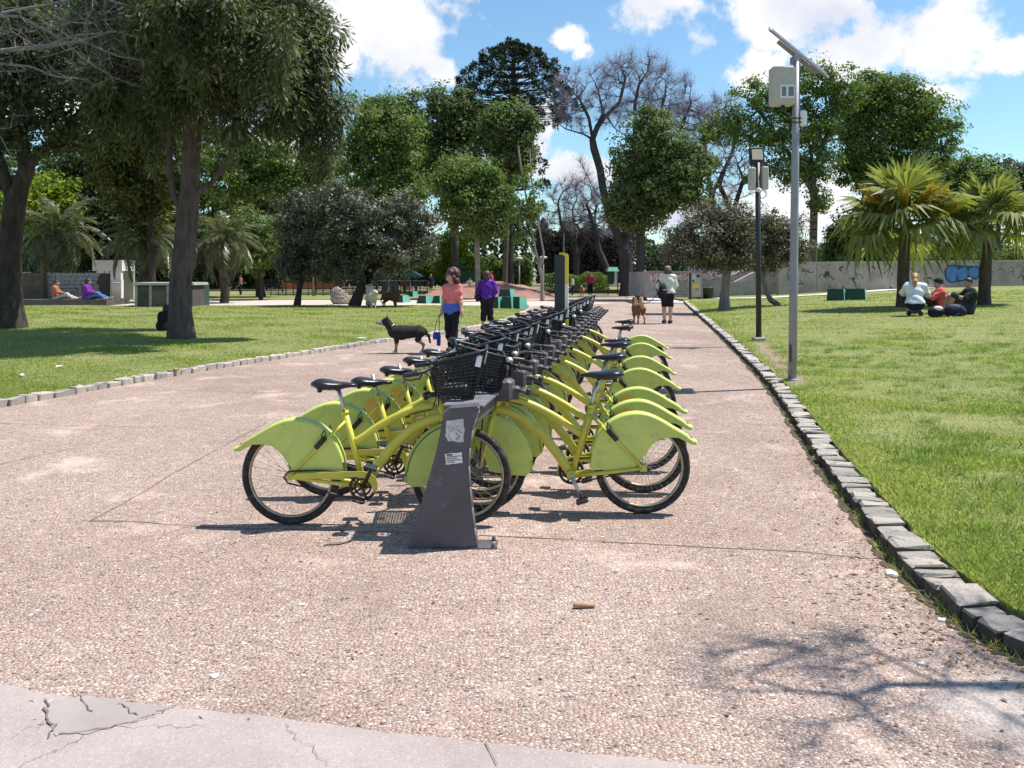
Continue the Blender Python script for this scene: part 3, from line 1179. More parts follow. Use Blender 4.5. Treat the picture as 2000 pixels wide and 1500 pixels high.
# ---------------------------------------------------------------- the big conifer
def conifer(name, label, base, limbs, Y, lobes, trunk_r, nspray, leaf, bark, slen=.165, droop=1.1, cat='tree', dep=.9, extra=None):
    b = Vector(base)
    root = empty(name, b, 0, label=label, cat=cat)
    L = px_lobes(lobes, Y, dep)
    st = [px_line(l, Y) for l in limbs]
    st[0][0] = np.array(b)
    A, _ = lobe_points(L, 320, .2, .1)
    nodes, par = colonize(st, A, .45, 12, .5, 90, trop=(0, 0, .02))
    r = pipe(nodes, par, .011, trunk_r)
    V, Fc = wood(nodes, par, r, 9)
    zz = V[:, 2] - b.z
    near = (np.abs(V[:, 0] - b.x) < trunk_r * 6) & (zz < trunk_r * 16)
    ang = np.arctan2(V[:, 1] - b.y, V[:, 0] - b.x)
    fl = 1 + (.30 + .16 * np.sin(ang * 5)) * np.exp(-np.maximum(zz, 0) / (trunk_r * 1.0)) + .05 * np.sin(ang * 9) * np.exp(-np.maximum(zz, 0) / (trunk_r * 3))
    V[near, :2] = (V[near, :2] - np.array(b)[:2]) * fl[near][:, None] + np.array(b)[:2]
    link('trunk', np_mesh('trunk', V - np.array(b), Fc, bark, True), root)
    # sprays: clumps of hanging strips
    C, Nn = lobe_points(L, nspray, .30, .32)
    k = len(C)
    idx = np.repeat(np.arange(k), np.maximum(40, (300 * rng.uniform(.4, 1.5, k)).astype(int)))
    n = len(idx)
    size = rng.uniform(.6, 1.4, k)[idx]
    dd = unit(rng.normal(0, 1, (n, 3)))
    rad = rng.uniform(.25, 1.2, n) ** .8
    P = C[idx] + dd * (rad * .36 * size)[:, None] * np.array([1.1, 1.1, .85]) + np.array([0, 0, -.10]) * rad[:, None]
    # hanging tails under some clumps
    tl = rng.uniform(0, 1, n) < .22
    P[tl] = C[idx][tl] + rng.normal(0, .07, (tl.sum(), 3)) + np.array([0, 0, -1.0]) * (rng.uniform(.2, 1.0, tl.sum()) * size[tl])[:, None]
    out = dd.copy()
    dirv = unit(out * 1.0 + np.array([0, 0, -droop * .7]) + rng.normal(0, .35, (n, 3)))
    Ln = (slen * rng.uniform(.5, 1.3, n) * size)[:, None]
    nr = unit(dd * 1.2 + np.array([0, 0, .5]) + rng.normal(0, .5, (n, 3)))
    sd = unit(np.cross(dirv, nr)) * Ln * .13
    V = np.stack([P, P + dirv * Ln * .5 + sd, P + dirv * Ln, P + dirv * Ln * .5 - sd], 1).reshape(-1, 3)
    link('crown', np_mesh('crown', V - np.array(b), np.arange(4 * n).reshape(-1, 4), leaf), root)
    return root


q = gnd(352, 660, .075)
conifer('conifer', 'big drooping conifer with a thick forked trunk on the left lawn', q,
        [[(352, 660), (352, 560), (362, 470), (370, 385), (376, 250), (384, 60), (392, -160), (396, -330)],
         [(366, 420), (340, 385), (330, 330), (334, 250), (326, 170), (300, 60)],
         [(372, 400), (410, 362), (440, 320), (468, 268), (500, 200), (540, 100), (570, 0)],
         [(376, 260), (450, 190), (560, 150)], [(380, 160), (470, 60), (600, 10)], [(378, 200), (300, 150), (220, 120)]], q.y,
        [(430, 20, 170, 70), (420, 110, 130, 55, -1), (560, 40, 95, 100), (605, 160, 62, 95), (632, 235, 42, 80), (520, 175, 95, 62, -1), (560, 240, 60, 42), (430, 180, 80, 40, 1), (300, 60, 110, 70),
         (250, 130, 70, 60, 1), (400, -120, 230, 110), (400, -260, 150, 110), (625, 300, 26, 36), (460, 235, 50, 26, -1), (340, 165, 55, 45, -1), (310, 225, 40, 40, 1), (210, 50, 90, 60, 2), (270, 10, 90, 60, 2), (230, 190, 50, 46, 2), (420, 40, 130, 60, -3), (510, 100, 80, 50, -2.6), (440, 60, 150, 80, 3), (340, 20, 90, 60, -2.5)],
        .26, 620, LF_CONI, BK_CONI)

# ---------------------------------------------------------------- dark tree at the left edge
q = gnd(20, 640, .075)
tree('broad_tree', 'dark broad tree with a leaning trunk at the left edge', q,
     [[(20, 640), (20, 480), (28, 400), (52, 330), (85, 290), (130, 250), (170, 200)], [(28, 405), (5, 330), (-30, 250), (-60, 120)], [(52, 330), (40, 260), (50, 150), (60, 0)], [(85, 290), (150, 285), (190, 300)]], q.y,
     [(60, 180, 95, 90), (150, 130, 90, 80), (-60, 120, 110, 110), (60, 40, 150, 80), (130, 235, 80, 50), (200, 190, 60, 60), (30, 270, 50, 45), (-100, 220, 70, 60), (180, 50, 90, 70), (40, 150, 120, 80, 3.2), (60, 160, 100, 60, 2.2)],
     LF_DARK, BK_DARK, (640, 30), .15, .42, .31, .35, .3)
# golden weeping foliage between the trunk pair
q = Vector((at(300, 575, 47).x, 47, .05))
tree('weeping_tree', 'tree with hanging golden green foliage left of the conifer trunk', q,
     [[(300, 590), (292, 450), (275, 340), (262, 220), (255, 100)]], 47,
     [(260, 330, 70, 90), (225, 260, 60, 80), (310, 300, 50, 90), (290, 400, 46, 52), (240, 180, 80, 80), (330, 210, 60, 80), (215, 345, 40, 50)], LF_GOLD, BK_DARK, (620, 28), .22, .52, .2, .3, .3)
q = Vector((at(5, 560, 30).x, 30, .05))
tree('russet_tree', 'russet and golden leaved boughs hanging at the left frame edge', q, [[(-60, 640), (-50, 400), (-30, 200), (-10, 60)], [(-35, 230), (20, 170), (60, 110)]], 30,
     [(15, 230, 36, 70), (40, 60, 60, 60), (-10, 150, 60, 70), (70, 20, 60, 40)], LF_GOLD, BK_DARK, (260, 22), .13, .30, .16, .3, .3)
# dark evergreen mass behind
q = Vector((at(180, 560, 55).x, 55, 0))
tree('evergreen_tree', 'very dark dense evergreen between the palms on the left', q, [[(180, 560), (180, 450), (180, 330)]], 55, [(180, 430, 62, 90), (170, 350, 55, 70), (205, 490, 52, 60), (225, 400, 45, 60), (150, 300, 60, 60)], LF_DARK, BK_DARK, (520, 26), .26, .55, .25, .3, .25)
q = Vector((at(85, 560, 53).x, 53, 0))
tree('lime_tree', 'bright yellow green tree behind the left feather palm', q, [[(85, 560), (85, 440), (85, 370)]], 53, [(85, 395, 58, 46), (55, 425, 44, 34), (118, 420, 34, 36), (105, 365, 34, 26), (60, 380, 34, 34)], LF_LIME, BK_MID, (420, 26), .22, .5, .2, .4, .2)
for (bx, yy, Y, lobes, lf, lb) in ((40, 560, 84, [(30, 400, 110, 90), (-40, 330, 90, 90), (110, 330, 80, 80), (60, 480, 120, 50)], LF_MID, 'far green tree closing the gap behind the left edge trunk'),
                                  (300, 560, 86, [(290, 400, 90, 100), (230, 330, 70, 70), (350, 440, 80, 80), (300, 280, 70, 60)], LF_DARK, 'far dark tree behind the kiosk and weeping tree'),
                                  (500, 560, 88, [(470, 420, 90, 90), (560, 430, 80, 80), (520, 340, 80, 70), (430, 500, 90, 46)], LF_MID, 'far green tree behind the shrub right of the conifer'),
                                  (660, 560, 90, [(660, 380, 80, 80), (720, 440, 80, 70), (620, 330, 60, 60), (640, 480, 90, 50)], LF_MID, 'far green tree behind the leaning grey green trees')):
    q = Vector((at(bx, 560, Y).x, Y, 0))
    tree('background_tree', lb, q, [[(bx, 560), (bx, 440), (bx, 360)]], Y, lobes, lf, BK_DARK, (420, 26), .42, .9, .3, .2, .2)
q = Vector((at(510, 560, 58).x, 58, 0))
tree('leafy_tree', 'fresh green tree filling the gap right of the conifer trunk', q, [[(500, 570), (502, 450), (500, 330)], [(502, 440), (560, 350)]], 58, [(470, 350, 70, 60), (545, 330, 75, 65), (590, 370, 50, 50), (500, 290, 60, 40), (440, 300, 50, 50), (610, 320, 46, 44)], LF_GREEN, BK_DARK, (560, 24), .24, .55, .24, .35, .3)
q = Vector((at(510, 560, 52).x, 52, 0))
tree('shrub', 'bright green shrub right of the conifer trunk near the palm', q, [[(510, 580), (508, 530), (510, 480)]], 52, [(510, 445, 42, 36), (480, 430, 26, 24), (535, 480, 30, 30), (500, 500, 40, 34)], LF_GREEN, BK_DARK, (300, 22), .19, .40, .1, .35, .2, cat='shrub')
q = Vector((at(350, 560, 60).x, 60, 0))
tree('leafy_tree', 'green tree seen through the fork of the conifer', q, [[(420, 570), (420, 430), (415, 330)]], 62, [(400, 350, 55, 60), (330, 350, 60, 55), (430, 400, 40, 50), (300, 420, 60, 50), (380, 280, 60, 45)], LF_MID, BK_DARK, (460, 24), .25, .55, .24, .35, .3)

# ---------------------------------------------------------------- the two leaning dusty trees by the cream dog
q = gnd(692, 598, .06)
tree('leaning_tree', 'dense grey green tree with a thick leaning trunk beside the cream dog', q, [[(690, 598), (702, 570), (716, 540), (726, 505), (732, 460), (735, 410)], [(716, 540), (760, 500), (800, 460)], [(722, 520), (680, 480), (660, 430)]], q.y,
     [(735, 410, 95, 45), (800, 440, 62, 55), (690, 430, 80, 60), (770, 490, 85, 46), (665, 490, 66, 50), (720, 520, 85, 30), (835, 450, 32, 45), (740, 460, 100, 60), (655, 400, 56, 38), (645, 450, 60, 46)], LF_GREY, BK_DARK, (1050, 30), .14, .30, .22, .5, .16, aspect=.55)
q = gnd(580, 596, .06)
tree('leaning_tree', 'dense grey green tree with a slender leaning trunk left of the boulder', q, [[(574, 596), (584, 570), (592, 540), (596, 500), (604, 440)], [(590, 550), (625, 510), (650, 470)]], q.y + .6,
     [(610, 415, 62, 48), (580, 455, 46, 55), (620, 480, 62, 55), (575, 515, 42, 38), (650, 400, 55, 42), (640, 530, 50, 26), (565, 420, 26, 28)], LF_GREY, BK_DARK, (780, 28), .14, .30, .13, .5, .16, aspect=.55)

# ---------------------------------------------------------------- row of green trees behind
rows_ = [
    ('plane_tree', 'tall green plane tree just right of the conifer crown', 752, 66, [[(755, 570), (755, 430), (752, 320), (742, 240)], [(753, 380), (700, 330)], [(753, 370), (800, 320)]], [(745, 260, 72, 60), (720, 320, 55, 62), (790, 320, 48, 62), (735, 216, 40, 34), (770, 385, 66, 46), (700, 270, 34, 50), (800, 390, 36, 42)], LF_GREEN, BK_MID, (900, 26), .24, .60, .3),
    ('plane_tree', 'dark pointed green tree behind the plane trees', 792, 80, [[(795, 560), (795, 400), (792, 250)]], [(790, 215, 36, 42), (780, 260, 48, 55), (815, 270, 32, 55), (800, 340, 50, 60)], LF_MID, BK_MID, (520, 24), .28, .65, .3),
    ('plane_tree', 'broad dark green tree left of the araucaria', 885, 72, [[(890, 560), (888, 420), (884, 300), (880, 220)], [(887, 380), (920, 300)]], [(872, 215, 42, 48), (905, 250, 48, 52), (860, 280, 40, 55), (890, 320, 56, 50), (930, 230, 30, 34), (850, 330, 30, 44)], LF_MID, BK_MID, (820, 26), .26, .62, .3),
    ('plane_tree', 'green tree standing in front of the araucaria trunk', 992, 68, [[(985, 560), (990, 420), (992, 300), (995, 240)]], [(990, 235, 52, 36), (1015, 270, 34, 48), (965, 275, 40, 44), (1000, 320, 40, 36), (1025, 240, 22, 28)], LF_MID, BK_MID, (560, 26), .25, .58, .22),
    ('round_tree', 'rounded light green tree on a slim trunk above the woman in purple', 932, 54, [[(934, 572), (932, 480), (928, 400), (924, 340)], [(931, 440), (890, 400)], [(930, 430), (970, 400)]], [(925, 345, 58, 46), (890, 385, 44, 52), (960, 385, 42, 56), (925, 410, 62, 44), (950, 435, 40, 36), (880, 350, 30, 34)], LF_GREEN, BK_PALE, (900, 26), .19, .45, .17),
    ('leafy_tree', 'leafy green tree in front of the leaning bare tree', 1252, 52, [[(1251, 572), (1251, 460), (1262, 380), (1270, 290)], [(1254, 440), (1220, 380)], [(1255, 430), (1320, 370)]], [(1270, 270, 48, 46), (1240, 320, 50, 52), (1310, 310, 52, 50), (1355, 320, 40, 44), (1225, 380, 40, 50), (1290, 370, 66, 46), (1350, 370, 46, 36), (1260, 420, 52, 34), (1215, 410, 24, 26), (1262, 232, 22, 22)], LF_MID, BK_BARE, (1150, 26), .19, .46, .26),
    ('plane_tree', 'open crowned plane tree behind the two metal poles', 1588, 58, [[(1588, 560), (1588, 480), (1590, 390), (1585, 300), (1560, 210)], [(1590, 380), (1540, 300), (1500, 240), (1460, 190)], [(1588, 330), (1620, 250), (1610, 170)], [(1570, 250), (1510, 330)], [(1545, 310), (1480, 320)]], [(1470, 180, 42, 38), (1530, 190, 46, 46), (1590, 160, 46, 46), (1560, 250, 50, 46), (1500, 265, 52, 42), (1440, 245, 34, 38), (1610, 230, 44, 60), (1545, 330, 42, 38), (1595, 320, 34, 46), (1650, 180, 40, 50), (1395, 250, 42, 30), (1480, 330, 28, 26), (1600, 390, 26, 22)], LF_GREEN, BK_MID, (900, 24), .20, .46, .26),
    ('plane_tree', 'large sunlit plane tree above the fan palms', 1740, 62, [[(1620, 560), (1650, 490), (1700, 400), (1740, 310), (1755, 220)], [(1715, 370), (1790, 300), (1820, 250)], [(1690, 410), (1680, 300), (1690, 200)]], [(1750, 180, 52, 46), (1700, 190, 48, 48), (1800, 225, 48, 52), (1735, 260, 70, 60), (1680, 290, 52, 60), (1840, 270, 36, 48), (1790, 310, 58, 46), (1720, 340, 66, 40), (1660, 230, 36, 50), (1665, 340, 36, 36)], LF_GREEN, BK_MID, (1350, 26), .21, .50, .28),
    ('leafy_tree', 'lower sunlit tree right of the large plane tree', 1890, 74, [[(1890, 560), (1890, 420), (1885, 340)]], [(1880, 335, 48, 34), (1920, 345, 38, 36), (1850, 350, 38, 34), (1900, 385, 60, 34), (1940, 380, 36, 30)], LF_GREEN, BK_MID, (560, 24), .26, .60, .24),
    ('leafy_tree', 'shaded tree behind the left fan palm', 1670, 60, [[(1680, 560), (1680, 470), (1675, 420)]], [(1660, 460, 44, 42), (1700, 440, 44, 46), (1640, 500, 30, 26), (1710, 500, 50, 24)], LF_MID, BK_MID, (420, 24), .22, .5, .2),
    ('leafy_tree', 'low green tree between the round tree and the leaning grey tree', 880, 76, [[(885, 560), (885, 500), (885, 470)]], [(890, 480, 36, 34), (905, 520, 34, 24), (870, 510, 26, 30)], LF_LIME, BK_MID, (300, 22), .25, .5, .15),
]
for (nm, lb, bx, Y, limbs, lobes, lf, bk_, ln, ls, cr_, tr_) in rows_:
    q = Vector((at(limbs[0][0][0], 560, Y).x, Y, 0.0 if bx < 1400 else .3))
    tree(nm, lb, q, limbs, Y, lobes, lf, bk_, ln, ls, cr_, tr_, .38, .28, group=None)

# ivy-clad leaning stems in front of the araucaria
q = Vector((at(1060, 575, 50).x, 50, 0))
tree('slender_tree', 'thin pale leaning stems with few leaves left of the totem', q, [[(1062, 572), (1058, 540), (1044, 480), (1030, 400), (1018, 330), (1012, 285)], [(1055, 530), (1062, 495), (1048, 420), (1038, 350), (1034, 290)], [(1050, 510), (1016, 440), (1010, 390)]], 50,
     [(1030, 340, 24, 40), (1040, 400, 20, 50), (1012, 420, 16, 50)], LF_GREEN, BK_PALE, (90, 14), .17, .30, .10, .2, .3, nattr=60)

# ---------------------------------------------------------------- dusty small trees on the right lawn
q = gndR(1414, 606)
tree('dusty_tree', 'small dusty grey leaved tree on the lawn by the path', q, [[(1416, 606), (1415, 570), (1420, 530), (1412, 490), (1405, 440)], [(1419, 540), (1445, 500), (1462, 460)], [(1417, 530), (1375, 490), (1350, 455)]], q.y,
     [(1405, 420, 48, 38), (1370, 450, 52, 42), (1440, 440, 46, 46), (1400, 480, 78, 40), (1330, 475, 40, 32), (1310, 490, 26, 24), (1450, 490, 36, 38), (1400, 510, 50, 22)], LF_OLIVE, BK_LICHEN, (900, 22), .115, .30, .17, .35, .25, aspect=.5)
q = gndR(1522, 596)
tree('dusty_tree', 'smaller dusty tree on a curved leaning stem behind the lamp post', q, [[(1524, 596), (1508, 587), (1496, 570), (1490, 545), (1502, 515), (1510, 470)], [(1492, 545), (1475, 500), (1462, 470)]], q.y,
     [(1510, 440, 40, 36), (1540, 465, 36, 36), (1480, 460, 36, 40), (1515, 490, 50, 32), (1560, 490, 22, 22), (1470, 500, 26, 26)], LF_OLIVE, BK_LICHEN, (560, 22), .115, .28, .10, .35, .25, aspect=.5)

# ---------------------------------------------------------------- araucaria
Y = 76
q = Vector((at(995, 560, Y).x, Y, 0))
ar = empty('araucaria', q, 0, label='tall araucaria with an umbrella crown above the green trees', cat='tree')
A_, B_, ra_, rb_ = [], [], [], []
tp = px_line([(994, 560), (995, 400), (1000, 250), (1003, 130), (1003, 96)], Y)
tp[0] = np.array(q)
for a, b, r0, r1 in zip(tp[:-1], tp[1:], (.50, .42, .34, .2), (.42, .34, .2, .08)):
    A_.append(a); B_.append(b); ra_.append(r0); rb_.append(r1)
tuft = []
top_z = tp[-1][2]
ax_ = lambda z: np.array([np.interp(z, tp[:, 2], tp[:, 0]), Y, z])
def whorl(ypx, reach, n, rise, droop):
    z = at(0, ypx, Y).z
    c = ax_(z)
    for k in range(n):
        t = 2 * math.pi * (k + rng.uniform(-.35, .35)) / n
        L = reach * Y / F * rng.uniform(.85, 1.12)
        prev = c
        m_ = 7
        for i in range(1, m_ + 1):
            s_ = i / m_
            p = c + np.array([math.cos(t) * L * s_, math.sin(t) * L * s_, L * (rise * s_ * s_ - droop * s_)])
            A_.append(prev); B_.append(p); ra_.append(.085 * (1.1 - s_)); rb_.append(.085 * (1.1 - s_) * .85 + .006)
            prev = p
            if s_ > .80:
                for _ in range(1):
                    tuft.append((p + rng.normal(0, .22, 3), .8))
        tuft.append((prev, 1.0)); tuft.append((prev + rng.normal(0, .3, 3), .9))
for (yp, rc, n, ri, dr) in ((228, 106, 14, .24, .30), (216, 112, 16, .24, .26), (204, 110, 16, .22, .18), (192, 106, 16, .22, .14), (178, 100, 15, .22, .10), (164, 90, 14, .24, .05), (150, 78, 13, .24, .0), (136, 64, 12, .24, -.05), (122, 46, 10, .3, -.1), (110, 28, 8, .3, -.2), (100, 12, 6, .4, -.3)):
    whorl(yp, rc, n, ri, dr)
for (yp, rc, n, ri, dr) in ((330, 66, 9, .2, .1), (370, 74, 9, .25, .1), (410, 70, 9, .2, .15), (300, 50, 8, .2, .1)):
    whorl(yp, rc, n, ri, dr)
V, Fc = tubes_np(A_, B_, ra_, rb_, 6)
link('trunk', np_mesh('trunk', V - np.array(q), Fc, BK_BARE, True), ar)
C = np.array([t_[0] for t_ in tuft]); sz = np.array([t_[1] for t_ in tuft])
per = 60
idx = np.repeat(np.arange(len(C)), per)
dirv = unit(rng.normal(0, 1, (len(idx), 3)) + np.array([0, 0, .35]))
base_ = C[idx] + dirv * (.10 * sz[idx])[:, None]
Ln = (.36 * sz[idx] * rng.uniform(.7, 1.2, len(idx)))[:, None]
sd = unit(np.cross(dirv, rng.normal(0, 1, (len(idx), 3)))) * Ln * .11
V = np.stack([base_, base_ + dirv * Ln * .5 + sd, base_ + dirv * Ln, base_ + dirv * Ln * .5 - sd], 1).reshape(-1, 3)
link('crown', np_mesh('crown', V - np.array(q), np.arange(len(V)).reshape(-1, 4), LF_ARAU), ar)

# ---------------------------------------------------------------- bare trees
BK_TWIG = mat('bare_twig', (.22, .185, .25), .85, var=.2)


def bare_tree(name, label, base, limbs, Y, lobes, trunk_r, nattr, D, tip, ntwig, tlen, bark=BK_BARE, twig=None, dep=.8, shell=.3, jit=.3, cat='tree', curl=False):
    b = Vector(base)
    root = empty(name, b, 0, label=label, cat=cat)
    L = px_lobes(lobes, Y, dep)
    st = [px_line(l, Y) for l in limbs]
    st[0][0] = np.array(b)
    A, _ = lobe_points(L, nattr, shell, .08)
    nodes, par = colonize(st, A, D, 14, D * 1.25, 120, (0, 0, .05), jit)
    r = pipe(nodes, par, tip, trunk_r, 2.2)
    V, Fc = wood(nodes, par, r, 6)
    zz = V[:, 2] - b.z
    near = (np.abs(V[:, 0] - b.x) < trunk_r * 6) & (zz < trunk_r * 16)
    fl = 1 + .5 * np.exp(-np.maximum(zz, 0) / (trunk_r * 1.2))
    V[near, :2] = (V[near, :2] - np.array(b)[:2]) * fl[near][:, None] + np.array(b)[:2]
    link('trunk', np_mesh('trunk', V - np.array(b), Fc, bark, True), root)
    thin = np.where(r < tip * 2.6)[0]
    thin = thin[thin > 0]
    if ntwig:
        s_ = rng.choice(thin, ntwig)
        d0 = unit(nodes[s_] - nodes[par[s_]])
        p0 = nodes[s_]
        segs = []
        d = unit(d0 + rng.normal(0, .75, (ntwig, 3)) + np.array([0, 0, .25]))
        for k in range(2):
            p1 = p0 + d * (tlen * rng.uniform(.5, 1.2, ntwig))[:, None]
            segs.append(tubes_np(p0, p1, np.full(ntwig, tip * (.62 - .25 * k)), np.full(ntwig, tip * (.38 - .2 * k) + .001), 3))
            # side shoot
            d2 = unit(d + rng.normal(0, .7, (ntwig, 3)))
            segs.append(tubes_np(p1, p1 + d2 * (tlen * rng.uniform(.3, .9, ntwig))[:, None], np.full(ntwig, tip * .42), np.full(ntwig, tip * .2), 3))
            p0 = p1
            d = unit(d + rng.normal(0, .45, (ntwig, 3)) + np.array([0, 0, .1]))
        V, Fc = join(segs)
        link('twigs', np_mesh('twigs', V - np.array(b), Fc, twig or BK_TWIG, True), root)
    return root


q = Vector((at(1226, 560, 60).x, 60, 0))
bare_tree('bare_tree', 'large bare jacaranda with a leaning trunk and fine twig dome', q,
          [[(1230, 575), (1222, 500), (1205, 455), (1190, 420), (1178, 370), (1172, 330), (1160, 290), (1157, 272), (1178, 220), (1170, 185)],
           [(1190, 415), (1160, 370), (1134, 318)], [(1157, 275), (1140, 262), (1105, 252), (1082, 235)], [(1160, 285), (1150, 230), (1130, 190)], [(1220, 490), (1235, 400), (1240, 300), (1240, 200), (1248, 165)],
           [(1240, 290), (1285, 240), (1300, 180)], [(1170, 240), (1210, 200), (1222, 150)], [(1176, 215), (1200, 250), (1222, 265)], [(1240, 330), (1330, 250), (1350, 200)]],
          60, [(1130, 185, 46, 52), (1180, 160, 50, 44), (1245, 145, 66, 42), (1300, 180, 56, 55), (1340, 225, 46, 40), (1200, 220, 50, 44), (1120, 235, 36, 28), (1260, 210, 60, 42), (1370, 240, 40, 26)], .46, 760, .42, .011, 7000, .42)
q = Vector((at(1125, 560, 84).x, 84, 0))
bare_tree('bare_tree', 'smaller bare tree with dark boughs left of the leaning jacaranda', q, [[(1128, 575), (1126, 500), (1122, 450), (1118, 410)], [(1126, 500), (1160, 440), (1165, 400)], [(1126, 490), (1096, 440), (1090, 400)]], 84,
          [(1125, 380, 42, 40), (1090, 400, 28, 34), (1160, 400, 28, 44), (1120, 430, 46, 30), (1075, 430, 20, 26), (1175, 440, 22, 26)], .32, 480, .5, .015, 3000, .5)
q = Vector((at(1168, 560, 74).x, 74, 0))
bare_tree('bare_tree', 'slim bare tree leaning between the two jacarandas', q, [[(1200, 575), (1188, 530), (1170, 490), (1160, 440), (1150, 410)], [(1170, 490), (1140, 460), (1126, 440)]], 74, [(1150, 410, 24, 30), (1130, 440, 18, 22), (1175, 430, 16, 26)], .3, 260, .45, .018, 700, .4)
q = Vector((at(1420, 560, 82).x, 82, .3))
bare_tree('bare_tree', 'bare purplish tree rising behind the leafy green tree', q, [[(1400, 575), (1398, 440), (1380, 320), (1372, 250)], [(1390, 380), (1430, 300), (1440, 250)], [(1396, 420), (1440, 360), (1470, 340)]], 82,
          [(1360, 225, 52, 34), (1410, 225, 46, 36), (1330, 240, 40, 30), (1380, 265, 66, 36), (1430, 260, 40, 46)], .32, 480, .5, .014, 4200, .5)
q = Vector((at(1445, 560, 66).x, 66, .3))
bare_tree('bare_tree', 'bare crooked boughs behind the dusty tree and lamp post', q, [[(1398, 575), (1420, 470), (1436, 400), (1452, 350), (1440, 320)], [(1440, 390), (1475, 375), (1490, 400)], [(1450, 355), (1480, 350), (1496, 372)], [(1430, 420), (1405, 360), (1420, 320)]], 66,
          [(1440, 320, 40, 30), (1400, 330, 34, 34), (1480, 350, 26, 30), (1420, 370, 40, 30)], .3, 420, .4, .018, 900, .35)
# pale bare boughs reaching in from a tree outside the left edge
q = Vector((-13.2, 19.0, .08))
st_ = [[(-180, 640), (-190, 400), (-170, 200), (-120, 60), (-60, 20)]]
bare_tree('bare_tree', 'pale bare boughs reaching in at the top left corner', q,
          [[(-181, 690), (-190, 450), (-170, 250), (-120, 80), (-40, 30), (40, 32), (120, 75), (180, 75)], [(-120, 85), (0, 100), (90, 90), (160, 80), (230, 110), (300, 120)], [(-150, 180), (-40, 120), (60, 130), (110, 150), (170, 155)],
           [(0, 25), (90, 10), (180, -10), (280, 20)], [(120, 75), (170, 120), (220, 150), (270, 170)], [(-170, 250), (-60, 240), (0, 265), (30, 320)], [(160, 80), (220, 60), (310, 84)], [(100, 92), (140, 70), (230, 62)], [(-20, 265), (20, 250), (26, 225), (48, 226)]], 19,
          [(90, 60, 120, 60), (200, 100, 95, 55), (250, 60, 60, 60), (40, 120, 70, 50), (150, 150, 80, 30), (20, 270, 24, 40), (220, 20, 80, 40)], .095, 420, .26, .0062, 520, .24, BK_LICHEN, BK_LICHEN, 1.0, .2, .45)
# bare tree outside the right edge: its twig shade falls on the near paving
q = Vector((7.4, 4.3, .32))
bare_tree('bare_tree', 'bare tree outside the right edge that shades the near paving', q, [[(4070, 1100), (4050, 300), (3950, -250), (3700, -500)], [(4000, 0), (3500, -350), (3000, -480)], [(3300, -400), (2800, -420), (2400, -430)], [(3000, -480), (2600, -620)]], 4.1,
          [(2260, -430, 170, 110), (2500, -560, 220, 130), (2800, -480, 260, 150), (3200, -600, 350, 200), (2420, -330, 150, 70), (2650, -330, 150, 80), (2170, -580, 80, 60)], .075, 260, .20, .0038, 1900, .16, BK_MID, BK_MID, 1.5, .1, .45)

# ---------------------------------------------------------------- feather palms (left)
def frond_mesh(name, L, n, arch, leaf, lw=.035, ll=.45, seed=0):
    """arching feather frond along +x from the origin"""
    r_ = np.random.default_rng(seed)
    Vs, Fs, b = [], [], 0
    def pos(t):
        return np.array([L * t * (1 - .25 * arch * t), 0, L * (arch * .55 * t - arch * 1.05 * t * t)])
    A = [pos(i / 10) for i in range(10)]; B = [pos((i + 1) / 10) for i in range(10)]
    V, Fc = tubes_np(A, B, np.linspace(.03, .008, 10), np.linspace(.028, .005, 10), 4)
    Vs.append(V); Fs.append(Fc); b += len(V)
    for i in range(n):
        t = .14 + .84 * i / n
        p = pos(t); tg = unit((pos(t + .01) - p)[None])[0]
        for s in (-1, 1):
            l_ = ll * (math.sin(math.pi * min(1, t * .9 + .12)) * .85 + .15) * r_.uniform(.8, 1.15)
            side = np.array([0, s, 0])
            d = unit((tg * .75 + side * .8 + np.array([0, 0, r_.uniform(-.1, .35)]))[None])[0]
            m_ = p + d * l_ * .5
            e = p + d * l_ + np.array([0, 0, -l_ * r_.uniform(.25, .6)])
            wv = np.cross(d, [0, 0, 1.0]); wv = wv / (np.linalg.norm(wv) + 1e-6) * lw * .5
            Vs.append(np.array([p, m_ + wv, e, m_ - wv])); Fs.append(np.arange(4)[None] + b); b += 4
    V = np.concatenate(Vs); Fc = np.concatenate(Fs)
    return np_mesh(name, V, Fc, leaf)


FRONDS = [frond_mesh('frond', 2.3, 34, a, LF_PALM, .05, .55, i) for i, a in enumerate((.55, .8, 1.1, 1.45))]


def feather_palm(label, x, ytop, Y, hw, nf=34, seed=0, trunk_r=.22):
    r_ = random.Random(seed)
    b = Vector((at(x, 560, Y).x, Y, 0))
    zc = at(x, ytop, Y).z
    root = empty('feather_palm', b, 0, label=label, cat='palm', group=None)
    k = 9
    A = [np.array([.05 * math.sin(i), 0, zc * i / k]) for i in range(k)]; B = A[1:] + [np.array([0, 0, zc])]
    V, Fc = tubes_np(A, B, np.linspace(trunk_r * 1.15, trunk_r, k), np.linspace(trunk_r, trunk_r * .9, k), 10)
    link('trunk', np_mesh('trunk', V, Fc, BK_PALM, True), root)
    sc = hw * Y / F / 1.65
    for i in range(nf):
        t = i / nf
        el = R(72 - 118 * t + r_.uniform(-8, 8))
        m_ = FRONDS[min(3, int(t * 4))]
        o = link('frond', m_, root, (0, 0, zc), (r_.uniform(-.3, .3), -el, i * 2.399 + r_.uniform(-.2, .2)))
        o.scale = (sc * r_.uniform(.85, 1.1),) * 3
    return root


feather_palm('silvery feather palm above the stone planter at left', 110, 462, 49, 78, 40, 1)
feather_palm('silvery feather palm just left of the conifer trunk', 282, 475, 48, 70, 38, 2)
feather_palm('feather palm just right of the conifer trunk', 438, 478, 47, 66, 36, 3)
feather_palm('far feather palm partly hidden under the golden tree', 226, 470, 58, 50, 30, 4)

